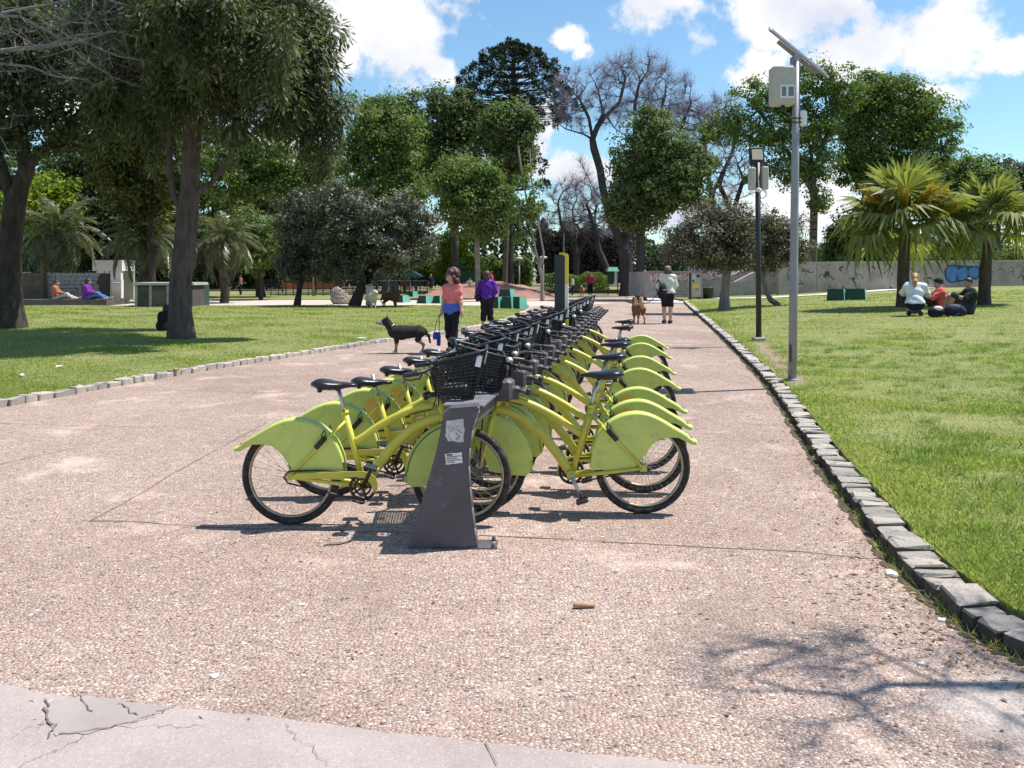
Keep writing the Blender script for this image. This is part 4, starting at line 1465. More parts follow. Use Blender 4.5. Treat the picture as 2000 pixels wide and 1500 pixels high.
# ---------------------------------------------------------------- fan palms (right)
def fan_mesh(name, seed, nseg=30, Rr=.95, fold=.35, droop=.35):
    r_ = np.random.default_rng(seed)
    Vs, Fs, b = [], [], 0
    pet = 1.0
    P = [np.array([pet * t, 0, .10 * math.sin(t * 2.2) - .10 * t * t]) for t in np.linspace(0, 1, 6)]
    V, Fc = tubes_np(P[:-1], P[1:], np.full(5, .022), np.full(5, .016), 4)
    Vs.append(V); Fs.append(Fc); b += len(V)
    c = P[-1]
    for i in range(nseg):
        a = R(-150 + 300 * i / (nseg - 1))
        L = Rr * (1 - .22 * abs(a) / R(150)) * r_.uniform(.9, 1.08)
        d = np.array([math.cos(a), math.sin(a), 0])
        w_ = L * .062
        sd = np.array([-math.sin(a), math.cos(a), 0]) * w_
        up = np.array([0, 0, .03 * (1 if i % 2 else -1)])
        m_ = c + d * L * .58 + np.array([0, 0, -.05 * L])
        e = c + d * L * .98 + np.array([0, 0, -droop * L * r_.uniform(.5, 1.3)])
        Vs.append(np.array([c, m_ + sd + up, e, m_ - sd - up])); Fs.append(np.arange(4)[None] + b); b += 4
    return np_mesh(name, np.concatenate(Vs), np.concatenate(Fs), LF_FAN)


FANS = [fan_mesh('fan_leaf', i, droop=d) for i, d in enumerate((.22, .38, .5, .65, .8))]


def fan_palm(label, base, x, ytop, hw, nf, seed, flowers=True, trunk_r=.2):
    r_ = random.Random(seed)
    Y = base.y
    b = Vector(base)
    zc = at(x, ytop, Y).z - b.z
    dx = at(x, ytop, Y).x - b.x
    root = empty('fan_palm', b, 0, label=label, cat='palm')
    k = 10
    A = [np.array([dx * (i / k) ** 1.3, 0, zc * i / k - (.1 if i == 0 else 0)]) for i in range(k + 1)]
    rr_ = [trunk_r * (1.25 if i == 0 else 1.05 - .02 * i + (.05 if i % 2 else 0)) for i in range(k + 1)]
    V, Fc = tubes_np(A[:-1], A[1:], rr_[:-1], rr_[1:], 10)
    link('trunk', np_mesh('trunk', V, Fc, BK_PALM, True), root)
    sc = hw * Y / F / 1.7
    for i in range(nf):
        t = i / nf
        el = R(80 - 108 * t + r_.uniform(-12, 12))
        o = link('fan_leaf', FANS[min(4, int(t * 5))], root, (dx, 0, zc + r_.uniform(-.1, .15)), (r_.uniform(-.45, .45), -el, i * 2.399 + r_.uniform(-.25, .25)))
        o.scale = (sc * r_.uniform(.85, 1.12),) * 3
    if flowers:
        for k in range(11):
            a = k * 2.399
            el = R(r_.uniform(22, 62))
            L = sc * 1.75 * r_.uniform(.75, 1)
            d = np.array([math.cos(a) * math.cos(el), math.sin(a) * math.cos(el), math.sin(el)])
            n = 620
            t = rng.uniform(.35, 1, n)
            C = np.array([dx, 0, zc]) + d * (L * t)[:, None] + rng.normal(0, .09, (n, 3)) * t[:, None] + np.array([0, 0, -.25]) * (t ** 2)[:, None]
            V, Fc = leaf_quads(C, .13, None, .45)
            tag(link('flower_stalk', np_mesh('flower_stalk', V, Fc, LF_YEL), root), kind='stuff')
    return root


fan_palm('fan palm with yellow flower stalks behind the seated people', gndR(1763, 600), 1768, 436, 120, 26, 5)
fan_palm('fan palm at the right frame edge', gndR(1922, 595), 1930, 440, 98, 23, 6, False)
q = Vector((at(1662, 560, 60).x, 60, .6))
fan_palm('low dark fan palm half hidden behind the flowering one', q, 1662, 476, 56, 22, 7, False)

# ---------------------------------------------------------------- hedges, shrubs, far wood
def hedge(label, x0, x1, ytop, Y, n, leaf, ls=.16, depth=1.6, name='hedge'):
    a, c = at(x0, 560, Y), at(x1, 560, Y)
    hz = at(0, ytop, Y).z
    P = np.stack([rng.uniform(a.x, c.x, n), Y + rng.uniform(0, depth, n), hz * rng.uniform(0.02, 1, n) ** .8], -1)
    P[:, 2] *= (1 + .10 * np.sin(P[:, 0] * 2.1) + .05 * np.sin(P[:, 0] * 5.3))
    V, Fc = leaf_quads(P, ls, None, .6, .6)
    V[:, 2] = np.maximum(V[:, 2], 0)
    b = np.array([(a.x + c.x) / 2, Y, 0])
    o = link(name, np_mesh(name, V - b, Fc, leaf), None, b)
    return tag(o, label, 'hedge')


hedge('low clipped green hedge behind the person in red', 1062, 1192, 534, 72, 5200, LF_GREEN)
hedge('dark bushes under the left trees behind the palms', -80, 560, 478, 78, 26000, LF_DARK, .42, 4)
hedge('brown bare thicket behind the small bare tree', 1050, 1240, 440, 104, 16000, leafmat('thicket_twig', [(.030, .024, .024), (.055, .045, .044), (.085, .07, .068)], .1), .42, 6)
hedge('green bushes behind the skate ramps', 1380, 1640, 500, 84, 14000, LF_MID, .36, 4)
hedge('green bushes behind the playground shelter', 560, 1040, 505, 92, 26000, LF_MID, .42, 4)
hedge('bushes behind the graffiti wall and fan palms', 1600, 2150, 490, 78, 20000, LF_MID, .36, 4)

N = 60000
Xw = rng.uniform(-190, 190, N)
hw_ = 6.6 + 2.2 * np.sin(Xw * .11) + 1.6 * np.sin(Xw * .29 + 2) + 1.0 * np.sin(Xw * .7)
hw_ = np.where(Xw < 5, hw_ + 4.5, hw_)
P = np.stack([Xw, 150 + rng.uniform(0, 14, N), hw_ * rng.uniform(.0, 1, N) ** .7], -1)
V, Fc = leaf_quads(P, 1.0, None, .7, .6)
tag(link('far_wood', np_mesh('far_wood', V, Fc, LF_HAZE)), 'far line of trees closing the park', kind='stuff')
for (lb, x, Y, lobes) in (('far bluish tree at the right edge of the sky', 1985, 130, [(1985, 350, 34, 36), (1960, 375, 30, 30), (2020, 360, 34, 46)]), ('far dark tree just behind the lower sunlit tree', 1950, 118, [(1950, 330, 18, 16), (1945, 350, 24, 24), (1950, 390, 30, 36)])):
    q = Vector((at(x, 560, Y).x, Y, 0))
    tree('far_tree', lb, q, [[(x, 560), (x, 450), (x, 370)]], Y, lobes, LF_HAZE, BK_BARE, (260, 20), .45, .8, .3, .3, .2)
# ================================================================== BICYCLES AND THEIR RACK
M_FRAME = mat('yellow_paint', (.60, .56, .055), rough=.36, coat=.3, var=.10, dirt=((.30, .26, .08), 14, .58, .35), ovar=.10)
M_GUARD = mat('lime_plastic', (.53, .62, .125), rough=.42, coat=.1, var=.12, vscale=3, dirt=((.34, .35, .15), 11, .53, .38), ovar=.10)
M_BLACK = mat('black_plastic', (.018, .018, .02), rough=.42, var=.3)
M_SADDLE = mat('black_vinyl', (.014, .015, .022), rough=.30, var=.2, bump=.12, bscale=120)
M_TYRE = mat('tyre_rubber', (.028, .026, .024), rough=.85, var=.25, dirt=((.16, .125, .095), 22, .5, .55), bump=.5, bscale=90)
M_STEEL = mat('dull_steel', (.55, .54, .52), rough=.38, metal=.9, var=.15)
M_RIM = mat('rim_metal', (.42, .36, .27), rough=.42, metal=.8, var=.25, vscale=12)
M_SPOKE = mat('spoke_steel', (.30, .29, .28), rough=.5, metal=.6)
M_CHAIN = mat('greasy_steel', (.06, .05, .045), rough=.5, metal=.7, var=.3)
M_RACK = mat('dark_rack_paint', (.085, .078, .088), rough=.55, var=.14, vscale=5, bump=.06, dirt=((.17, .15, .145), 7, .55, .5))
M_RACKTOP = mat('rack_grey', (.20, .20, .22), rough=.42, var=.14, dirt=((.10, .09, .09), 9, .5, .5))
M_WHITE = mat('white_plastic', (.75, .75, .73), rough=.5, var=.06)
M_PAPER = mat('weathered_paper', (.55, .53, .52), rough=.9, var=.22, vscale=30)
M_ORANGE = mat('orange_print', (.72, .42, .05), rough=.5)
M_RED = mat('red_reflector', (.55, .03, .02), rough=.3)
M_INK = mat('dark_ink', (.07, .07, .08), rough=.9)
M_YEL = mat('yellow_print', (.78, .60, .06), rough=.5, var=.06)

WB = 1.15                                   # wheelbase; x is measured forward from the rear axle
RW = .335


def wheel_parts(name, x, parent):
    wdl = empty(name, (x, 0, RW))
    wdl.parent = parent
    mb = MB()
    mb.torus((0, 0, 0), RW - .024, .024, n=48, k=10)
    mb.build('tyre', M_TYRE, wdl)
    mb = MB()
    mb.torus((0, 0, 0), RW - .054, .011, n=48, k=6, flat=1.5)
    mb.build('rim', M_RIM, wdl)
    mb = MB()
    for i in range(32):
        t = 2 * math.pi * i / 32
        t2 = t + (.9 if i % 4 < 2 else -.9) * .35
        sd = .028 if i % 2 else -.028
        mb.tube([(.022 * math.cos(t2), sd, .022 * math.sin(t2)), ((RW - .058) * math.cos(t), 0, (RW - .058) * math.sin(t))], .0010, 3, False)
    mb.build('spokes', M_SPOKE, wdl)
    mb = MB()
    mb.tube([(0, -.07, 0), (0, -.05, 0), (0, -.049, 0), (0, -.035, 0), (0, -.02, 0), (0, .02, 0), (0, .035, 0), (0, .049, 0), (0, .05, 0), (0, .07, 0)],
            [.012, .012, .022, .026, .016, .016, .026, .022, .012, .012], 12)
    mb.build('hub', M_STEEL, wdl)
    return wdl


def guard_plate(mb, outline, y, th=.004):
    s = 1 if y > 0 else -1
    mb.prism(outline, y, y + s * th)


def strip(mb, pts, hw, th=.004):
    """band following pts (x,z), half width hw, with rolled edges"""
    n = len(pts)
    vs, fs = [], []
    for i, (x, z) in enumerate(pts):
        a, b = pts[max(0, i - 1)], pts[min(n - 1, i + 1)]
        d = Vector((b[0] - a[0], b[1] - a[1])).normalized()
        nx, nz = -d.y, d.x
        if nz < 0: nx, nz = -nx, -nz
        prof = [(-hw, -.012), (-hw, .004), (-hw * .75, .012), (0, .016), (hw * .75, .012), (hw, .004), (hw, -.012)]
        for (yy, off) in prof:
            vs.append((x + nx * off, yy, z + nz * off))
    for i in range(n - 1):
        for k in range(6):
            fs.append((i * 7 + k, i * 7 + k + 1, (i + 1) * 7 + k + 1, (i + 1) * 7 + k))
    mb.add(vs, fs, True)


def make_bike():
    root = empty('bicycle')
    b = empty('x'); bpy.data.objects.remove(b)
    ox = WB / 2

    def X(p):
        return (p[0] - ox, p[1], p[2])
    P = lambda *a: [X(q) for q in a]
    # ---- frame
    mb = MB()
    top = bez([(.985, 0, .80), (.88, 0, .795), (.76, 0, .755), (.60, 0, .672), (.505, 0, .605), (.435, 0, .560)], 20)
    mb.tube(P(*top), [.026] * len(top), 10)
    dn = bez([(1.045, 0, .735), (.95, 0, .715), (.83, 0, .655), (.72, 0, .565), (.62, 0, .445), (.505, 0, .285)], 22)
    mb.tube(P(*dn), [.034] * len(dn), 12)
    mb.tube(P((.495, 0, .27), (.362, 0, .765)), .021, 10)
    mb.tube(P((.368, 0, .745), (.362, 0, .768)), .026, 10)
    mb.tube(P((.99, 0, .87), (1.055, 0, .70)), .030, 12)
    mb.tube(P((.50, -.05, .275), (.50, .05, .275)), .034, 14)
    for s in (-1, 1):
        mb.tube(P((.49, s * .03, .27), (.30, s * .055, .295), (0, s * .062, .335)), [.016, .014, .012], 8)
        mb.tube(P((.37, s * .02, .70), (.25, s * .06, .585), (0, s * .064, .335)), .010, 8)
        mb.box(X((0, s * .064, .335)), (.05, .008, .045))
    mb.build('frame', M_FRAME, root)
    # ---- fork
    mb = MB()
    mb.tube(P((1.055, -.055, .685), (1.055, 0, .70), (1.055, .055, .685)), .020, 8)
    for s in (-1, 1):
        f = bez([(1.055, s * .055, .69), (1.085, s * .058, .55), (1.115, s * .06, .43), (WB, s * .06, .335)], 9)
        mb.tube(P(*f), [.017] * 5 + [.013] * (len(f) - 5), 8)
    mb.build('fork', M_FRAME, root)
    wheel_parts('rear_wheel', -ox, root)
    wheel_parts('front_wheel', WB - ox, root)
    # ---- rear mudguard: two skirts and a crown with a kicked-up tail
    up = [(.37, .315), (.362, .39), (.345, .47), (.302, .566), (.233, .640), (.151, .688), (.055, .708), (-.03, .700), (-.115, .665), (-.20, .615), (-.285, .566), (-.32, .536)]
    ups = [(p.x, p.y) for p in bez([(a, c, 0) for a, c in up], 44)]
    tail = [(-.345, .520), (-.372, .512)]
    low = [(-.368, .499), (-.33, .502), (-.29, .525), (-.245, .547), (-.18, .550), (-.12, .538), (-.075, .510), (-.035, .462), (.0, .41), (.045, .355), (.075, .325)]
    outl = [(a - ox, c) for a, c in ups + tail + low]
    mb = MB()
    for s in (-1, 1):
        guard_plate(mb, outl, s * .048)
    strip(mb, [(a - ox, c) for a, c in ups[6:] + tail], .053)
    fix_normals(mb.build('rear_mudguard', M_GUARD, root))
    # ---- front mudguard: skirt behind the front wheel
    arc = [(WB + .365 * math.cos(R(a)), .335 + .365 * math.sin(R(a))) for a in range(72, 192, 6)]
    inner = [(WB - .33, .268), (WB - .20, .275), (WB - .07, .30), (WB - .05, .36), (WB - .03, .42), (WB + .03, .52), (WB + .085, .60)]
    outl = [(a - ox, c) for a, c in arc + inner]
    mb = MB()
    for s in (-1, 1):
        guard_plate(mb, outl, s * .040)
    strip(mb, [(a - ox, c) for a, c in arc], .044)
    fix_normals(mb.build('front_mudguard', M_GUARD, root))
    # ---- seat post and saddle
    mb = MB()
    mb.tube(P((.368, 0, .74), (.318, 0, .925)), .0135, 10)
    mb.build('seat_post', M_STEEL, root)
    sd = empty('x'); bpy.data.objects.remove(sd)
    mb = MB()
    # lofted saddle
    secs = []
    for i in range(13):
        t = i / 12
        x = .145 + .30 * t
        wv = np.interp(t, [0, .12, .3, .5, .7, .9, 1], [.055, .095, .105, .075, .038, .028, .016])
        zt = np.interp(t, [0, .12, .3, .55, .8, 1], [.965, .985, .982, .966, .962, .950])
        th = np.interp(t, [0, .15, .4, .7, 1], [.03, .075, .07, .045, .022])
        ring = []
        for k in range(12):
            a = 2 * math.pi * k / 12
            yy = wv * math.cos(a)
            zz = math.sin(a)
            zz = zt - th * .38 + (th * .38 * zz if zz > 0 else th * .62 * zz)
            ring.append(X((x, yy, zz)))
        secs += ring
    fs = []
    for i in range(12):
        for k in range(12):
            fs.append((i * 12 + k, i * 12 + (k + 1) % 12, (i + 1) * 12 + (k + 1) % 12, (i + 1) * 12 + k))
    fs += [tuple(range(11, -1, -1)), tuple(range(144, 156))]
    mb.add(secs, fs, True)
    saddle = fix_normals(mb.build('saddle', M_SADDLE, root))
    mb = MB()
    for s in (-1, 1):
        mb.tube(P((.18, s * .03, .945), (.25, s * .022, .922), (.35, s * .022, .922), (.42, s * .012, .945)), .004, 5)
    mb.tube(P((.318, -.03, .922), (.318, .03, .922)), .018, 8)
    for s in (-1, 1):                                   # coil springs
        mb.tube(P((.205, s * .05, .90), (.205, s * .05, .95)), .016, 8)
    mb.build('saddle_rail', M_BLACK, saddle)
    # ---- handlebar
    mb = MB()
    mb.tube(P((.995, 0, .86), (.965, 0, .95), (.955, 0, 1.03)), .016, 8)
    mb.tube(P((.955, 0, 1.02), (.985, 0, 1.035)), .02, 8)
    for s in (-1, 1):
        h = bez([(.985, 0, 1.035), (.985, s * .10, 1.06), (.955, s * .20, 1.065), (.90, s * .27, 1.05), (.80, s * .29, 1.035)], 12)
        mb.tube(P(*h), .0115, 8)
        mb.tube(P((.915, s * .25, 1.04), (.90, s * .245, 1.01), (.84, s * .25, 1.0), (.80, s * .255, 1.005)), .006, 5)   # brake lever
        mb.tube(P((.93, s * .24, 1.055), (.98, s * .19, 1.0), (1.0, s * .09, .92), (1.0, s * .03, .80)), .004, 4)         # cable
        mb.tube(P((.95, s * .12, 1.062), (1.04, s * .14, 1.09), (1.02, s * .10, .96), (.96, s * .03, .78), (.80, s * .03, .74)), .004, 4)
    hb = mb.build('handlebar', M_BLACK, root)
    mb = MB()
    mb.ball(X((.955, .18, 1.088)), (.03, .03, .022), 12, 8)
    mb.tube(P((.955, .18, 1.06), (.955, .18, 1.085)), .008, 6)
    mb.build('bell', M_STEEL, hb)
    for s in (-1, 1):
        mb = MB()
        d = Vector((-.10, s * .02, -.015))
        q0 = Vector(X((.90, s * .27, 1.05)))
        pts = [q0 + d * (i / 8) for i in range(9)]
        mb.tube(pts, [.018 if i % 2 else .0155 for i in range(9)], 8)
        mb.build('grip', M_BLACK, hb)
    # ---- basket of black wire mesh
    def bq(u, v, t):
        """u: -1..1 across, v: 0 rear..1 front, t: 0 bottom..1 top"""
        w_ = .13 + .055 * t
        x0 = 1.005 - .03 * t
        x1 = 1.235 + .085 * t
        x = x0 + (x1 - x0) * v
        z = .885 + (.235 + .085 * v) * t
        return Vector(X((x, u * w_, z)))

    def ring(t):
        r = .14
        pr = []
        for (u, v, du, dv) in ((-1, 0, 1, 0), (1, 0, 0, 1), (1, 1, -1, 0), (-1, 1, 0, -1)):
            pr.append((u, v))
        corner = [(-1 + r, 0), (1 - r, 0), (1, r), (1, 1 - r), (1 - r, 1), (-1 + r, 1), (-1, 1 - r), (-1, r)]
        return [bq(u, v, t) for u, v in corner]
    mb = MB()
    for k in range(13):
        t = k / 12
        q = ring(t)
        rr = .0062 if k < 12 else .011
        mb.tube(q + [q[0]], rr, 4 if k < 12 else 6, False)
    nper = 44
    per = []
    for k in range(nper):
        s_ = k / nper * 6
        if s_ < 2: per.append((-1 + s_, 0))
        elif s_ < 3: per.append((1, s_ - 2))
        elif s_ < 5: per.append((1 - (s_ - 3), 1))
        else: per.append((-1, 1 - (s_ - 5)))
    for k, (u, v) in enumerate(per):
        v2u, v2v = per[(k + 3) % nper]
        mb.tube([bq(u, v, 0), bq(u, v, 1)], .0046, 3, False)
    # diagonal lattice on the two flanks
    for s in (-1, 1):
        for k in range(9):
            for (a, b_) in ((k / 9, (k + 3) / 9), ((k + 3) / 9, k / 9)):
                if max(a, b_) <= 1:
                    mb.tube([bq(s, a, 0), bq(s, b_, 1)], .0032, 3, False)
    for k in range(8):
        mb.tube([bq(-1 + k / 3.5, 0, 0), bq(-1 + k / 3.5, 1, 0)], .004, 4, False)
    for k in range(7):
        mb.tube([bq(-1, k / 6, 0), bq(1, k / 6, 0)], .004, 4, False)
    for s in (-1, 1):
        mb.tube([bq(s * .5, .9, 0), X((1.13, s * .06, .70)), X((WB, s * .066, .345))], .0055, 5)
        mb.tube([bq(s * .3, 0, .9), X((.965, 0, 1.0))], .008, 5)
    bk = mb.build('basket', M_BLACK, root)
    mb = MB()
    q = bq(.0, 1.0, .80) + Vector((.012, 0, 0))
    mb.box(q, (.008, .05, .085), Euler((0, R(12), 0)))
    mb.build('tag', M_WHITE, bk)
    mb = MB()
    q = bq(-1.0, .9, .80) + Vector((0, -.012, 0))
    mb.box(q, (.036, .006, .075), Euler((R(-12), R(12), 0)))
    mb.build('tag', M_WHITE, bk)
    # ---- transmission: on the right flank (y < 0)
    mb = MB()
    cx, cz, cy = .50, .275, -.075
    mb.torus(X((cx, cy, cz)), .082, .010, n=32, k=6, flat=.4)
    mb.torus(X((cx, cy, cz)), .052, .008, n=24, k=5, flat=.4)
    for i in range(5):
        t = 2 * math.pi * i / 5
        mb.tube([X((cx, cy, cz)), X((cx + .085 * math.cos(t), cy, cz + .085 * math.sin(t)))], .008, 5)
    ch = []
    for (x, z) in ((cx, cz + .088), (.25, .385), (0, .375), (-.03, .335), (0, .297), (.25, .24), (cx, cz - .088)):
        ch.append(X((x, cy, z)))
    mb.tube(ch, .006, 4)
    cr_ = mb.build('chainring', M_CHAIN, root)
    ang = 1.12
    for s in (-1, 1):
        mb = MB()
        y0 = s * .085
        dx, dz = s * -.165 * math.cos(ang), s * -.165 * math.sin(ang)
        mb.tube([X((cx, y0, cz)), X((cx + dx, y0 * 1.15, cz + dz))], [.015, .011], 8)
        mb.tube([X((cx, 0, cz)), X((cx, y0 * 1.05, cz))], .014, 8)
        ca = mb.build('crank_arm', M_STEEL if s > 0 else M_CHAIN, root)
        mb = MB()
        mb.box(X((cx + dx, y0 * 1.15 + s * .055, cz + dz)), (.085, .09, .024), Euler((0, .3, 0)), bev=.006)
        pd = mb.build('pedal', M_BLACK, ca)
        mb = MB()
        for e in (-1, 1):
            mb.box(X((cx + dx + e * .0435, y0 * 1.15 + s * .055, cz + dz - e * .013)), (.004, .05, .014), Euler((0, .3, 0)))
        mb.build('reflector', M_WHITE, ca)
    mb = MB()
    cg = [(.60, .30), (.585, .345), (.55, .372), (.50, .382), (.30, .375), (.06, .365), (.02, .345), (.03, .325), (.30, .335), (.46, .345), (.52, .335), (.555, .30), (.575, .24), (.60, .26)]
    mb.prism([(a - ox, c) for a, c in cg], -.090, -.082)
    fix_normals(mb.build('chain_guard', M_FRAME, root))
    # ---- kickstand, lock box, rear lamp
    for s in (-1, 1):
        mb = MB()
        mb.box(X((.215, s * .066, .565)), (.035, .022, .10), Euler((0, R(42), 0)), bev=.005)
        mb.tube(P((.25, s * .08, .66), (.225, s * .085, .62), (.235, s * .085, .56), (.255, s * .08, .60), (.25, s * .08, .66)), .004, 4)
        mb.box(X((.215, s * .078, .575)), (.016, .02, .05), Euler((0, R(42), 0)))
        mb.build('brake', M_BLACK, root)
    mb = MB()
    mb.box(X((-.33, 0, .535)), (.018, .05, .035), Euler((0, R(-35), 0)), bev=.005)
    mb.build('rear_reflector', M_RED, root)
    return root


def text_mesh(s, size, m_, name):
    cu = bpy.data.curves.new(name, 'FONT')
    cu.body = s
    cu.size = size
    cu.align_x = 'CENTER'
    cu.align_y = 'CENTER'
    cu.extrude = .0006
    o = bpy.data.objects.new(name, cu)
    COL.objects.link(o)
    dg = bpy.context.evaluated_depsgraph_get()
    me = bpy.data.meshes.new_from_object(o.evaluated_get(dg))
    bpy.data.objects.remove(o)
    me.materials.clear()
    me.materials.append(m_)
    return me


TXT_ECO = text_mesh('ECO', .075, mat('pale_yellow_print', (.80, .62, .16), .5), 'lettering')
mb = MB()
mb.tube([(0, 0, 0), (0, .0015, 0)], .085, 28, smooth=False)
EMBLEM = mb.mesh('emblem', M_ORANGE)


def add_emblem(bike, side):
    g = [c for c in bike.children if c.name.startswith('rear_mudguard')][0]
    o = link('emblem', EMBLEM, g, (.135 - WB / 2, side * .0545 - (.00075 if side < 0 else .0), .575))
    t_ = link('lettering', TXT_ECO, g, (.135 - WB / 2, side * .0575, .575), (R(90), 0, 0 if side < 0 else R(180)))


ROW = Vector((.152, .988, 0)).normalized()


def row_x(Y):
    return .154 * (Y - 5.87)


BIKE = make_bike()
LY = [5.87, 6.6, 7.3, 8.0, 8.7, 9.85, 10.6, 11.3, 12.0, 12.7, 13.4, 14.1, 14.9, 15.6, 16.4, 17.3, 18.4]
RY = [6.17, 6.78, 7.45, 8.95, 10.2, 12.1, 13.5]
ORD = ['nearest', 'second', 'third', 'fourth', 'fifth', 'sixth', 'seventh', 'eighth', 'ninth', 'tenth', 'eleventh', 'twelfth', 'thirteenth',
       'fourteenth', 'fifteenth', 'sixteenth', 'farthest']
br = random.Random(3)
sad = {0: .0, 1: -.075, 2: -.07, 3: -.06, 4: -.05, 5: -.02}
first = True
for side, ys in (('L', LY), ('R', RY)):
    for i, Y in enumerate(ys):
        bk = BIKE if first else copy_tree(BIKE)
        first = False
        if side == 'L':
            bk.location = (-.915 + row_x(Y), Y + br.uniform(-.02, .02), 0)
            bk.rotation_euler = (br.uniform(-.02, .02), 0, R(-2.5 + br.uniform(-2, 2)) if i else R(-1.5))
        else:
            bk.location = (.345 + row_x(Y) - .154 * .3, Y + br.uniform(-.02, .02), 0)
            bk.rotation_euler = (br.uniform(-.02, .02), 0, R(180 - 4 + br.uniform(-2, 2)))
        ds = sad.get(i, br.uniform(-.07, .02)) if side == 'L' else {0: .035, 1: -.03, 2: .03}.get(i, br.uniform(-.07, .02))
        for c in bk.children:
            if c.name.startswith('saddle'):
                c.location.z = ds
                c.location.x = -ds * .27
        for c in bk.children:
            pass
        st_ = R(br.uniform(-10, 10))
        piv = Vector((1.0 - WB / 2, 0, 0))
        for c in bk.children:
            if c.name.startswith(('handlebar', 'basket')):
                c.rotation_euler = (0, 0, st_ + R(br.uniform(-1.5, 1.5)))
                c.location = piv - Matrix.Rotation(c.rotation_euler.z, 3, 'Z') @ piv + Vector((0, 0, br.uniform(-.012, .012)))
            if c.name.startswith(('crank_arm', 'chainring')):
                pass
        where = 'on the near left' if side == 'L' else 'on the right'
        nm = ORD[i] if not (side == 'R' and i == len(ys) - 1) else 'farthest'
        lab = f'lime hire bicycle, {nm} from the end post on the rack\'s ' + ('left side' if side == 'L' else 'right side')
        tag(bk, lab, 'bicycle', 'lime hire bicycles parked along the rack')
        if (side, i) in (('L', 2), ('L', 3)):
            add_emblem(bk, -1)
        if (side, i) in (('R', 1), ('R', 2)):
            add_emblem(bk, 1)

# ------------------------------------------------------------------ the rack
rack = empty('bicycle_rack', (-.32, 5.43, 0), label='long dark docking rack with sloping end posts and torn stickers', cat='bicycle rack')


def pz(x, y, Y=5.43):
    q = at(x, y, Y)
    return (q.x + .32, q.z)


POST = [pz(*p) for p in ((868, 803), (880, 794), (934, 790), (937, 797), (932, 812), (924, 835), (919, 870), (917, 905), (919, 945), (923, 985), (928, 1025), (934, 1065), (798, 1065),
                         (806, 1040), (818, 1000), (830, 960), (842, 920), (853, 880), (861, 845))]
POST = [(a, max(0, c)) for a, c in POST]
rot_row = math.atan2(-.152, .988)


def end_post(dy, flip=False):
    mb = MB()
    o_ = POST
    mb.prism(o_, -.07, .07)
    p = fix_normals(mb.build('end_post', M_RACK, rack))
    p.location = (row_x(5.43 + dy) - row_x(5.43), dy, 0)
    # rolled edge flanges, base plate and anchor bolts
    mb = MB()
    mb.box((.03, -.0, .004), (.40, .17, .008))
    for sx in (-.14, .205):
        for sy in (-.065, .065):
            mb.tube([(sx, sy, .0), (sx, sy, .035)], .012, 6)
    bp = mb.build('base_plate', M_RACK, p)
    mb = MB()
    for a, c in zip(o_[2:11], o_[3:12]):
        mb.tube([(a[0], -.072, a[1]), (c[0], -.072, c[1])], .006, 5)
    mb.build('flange', M_RACKTOP, p)
    return p


p0 = end_post(0)
LEN = 14.1
p1 = end_post(LEN)
if True:
    # torn poster and label on the near post
    r_ = random.Random(5)
    def plate(name, px, m_, dy):
        pts = []
        Q = px + [px[0]]
        for a, b in zip(Q[:-1], Q[1:]):
            for k in range(5):
                t = k / 5
                x = a[0] + (b[0] - a[0]) * t + r_.uniform(-.7, .7)
                y = a[1] + (b[1] - a[1]) * t + r_.uniform(-.9, .9)
                pts.append(pz(x, y, 5.36))
        mb = MB()
        mb.prism(pts, dy, dy - .0015)
        return fix_normals(mb.build(name, m_, p0))
    po = plate('poster', [(872, 821), (905, 818), (907, 838), (905, 862), (893, 864), (886, 861), (876, 862), (870, 850)], M_PAPER, -.0705)
    st = plate('sticker', [(869, 886), (902, 883), (903, 904), (871, 907)], M_WHITE, -.0705)
    mb = MB()
    def bar(x0, x1, y, h=1.6, sl=-.09):
        a, b = pz(x0, y, 5.36), pz(x1, y + sl * (x1 - x0), 5.36)
        hh = h * 5.36 / F / 2
        mb.prism([(a[0], a[1] - hh), (b[0], b[1] - hh), (b[0], b[1] + hh), (a[0], a[1] + hh)], -.0722, -.0732)
    for k, (x0, x1) in enumerate(((872, 884), (872, 900), (872, 893), (873, 900), (873, 888))):
        bar(x0, x1, 889 + k * 3.6, 1.5 if k else 3)
    fix_normals(mb.build('print', M_INK, st))
    mb = MB()
    for k in range(16):
        x0 = r_.uniform(873, 898)
        bar(x0, x0 + r_.uniform(2, 7), r_.uniform(826, 858), r_.uniform(.8, 2.2), r_.uniform(-1.2, 1.2))
    fix_normals(mb.build('print', mat('faded_ink', (.30, .29, .30), .9), po))

# beam, docks, legs
u = Vector((.152, .988, 0)).normalized()
mb = MB()
a0, a1 = Vector((0, 0, 0)), u * (LEN / u.y)
sideV = Vector((u.y, -u.x, 0))
mid = (a0 + a1) / 2
rotm = Euler((0, 0, -math.atan2(u.x, u.y)))
mb.box((mid.x, mid.y, .795), (.20, (a1 - a0).length - .1, .11), rotm, bev=.02)
mb.build('beam', M_RACK, rack)
mb = MB()
mb.box((mid.x, mid.y, .858), (.26, (a1 - a0).length - .12, .012), rotm)
mb.build('beam_top', M_RACKTOP, rack)
mb = MB()
mb.box((0, 0, .40), (.16, .10, .80), taper=.8)
LEG = mb.mesh('leg', M_RACK)
for k in range(1, 5):
    q = a1 * (k / 5)
    link('leg', LEG, rack, (q.x, q.y + .05, 0), rotm)
mb = MB()
mb.box((0, 0, 0), (.19, .17, .15), bev=.02)
mb.box((.10, 0, -.02), (.08, .08, .09), bev=.012)
mb.tube([(.13, -.04, 0), (.21, -.04, -.01)], .014, 8)
mb.tube([(.13, .04, 0), (.21, .04, -.01)], .014, 8)
DOCK = mb.mesh('dock', M_RACK)
mb = MB()
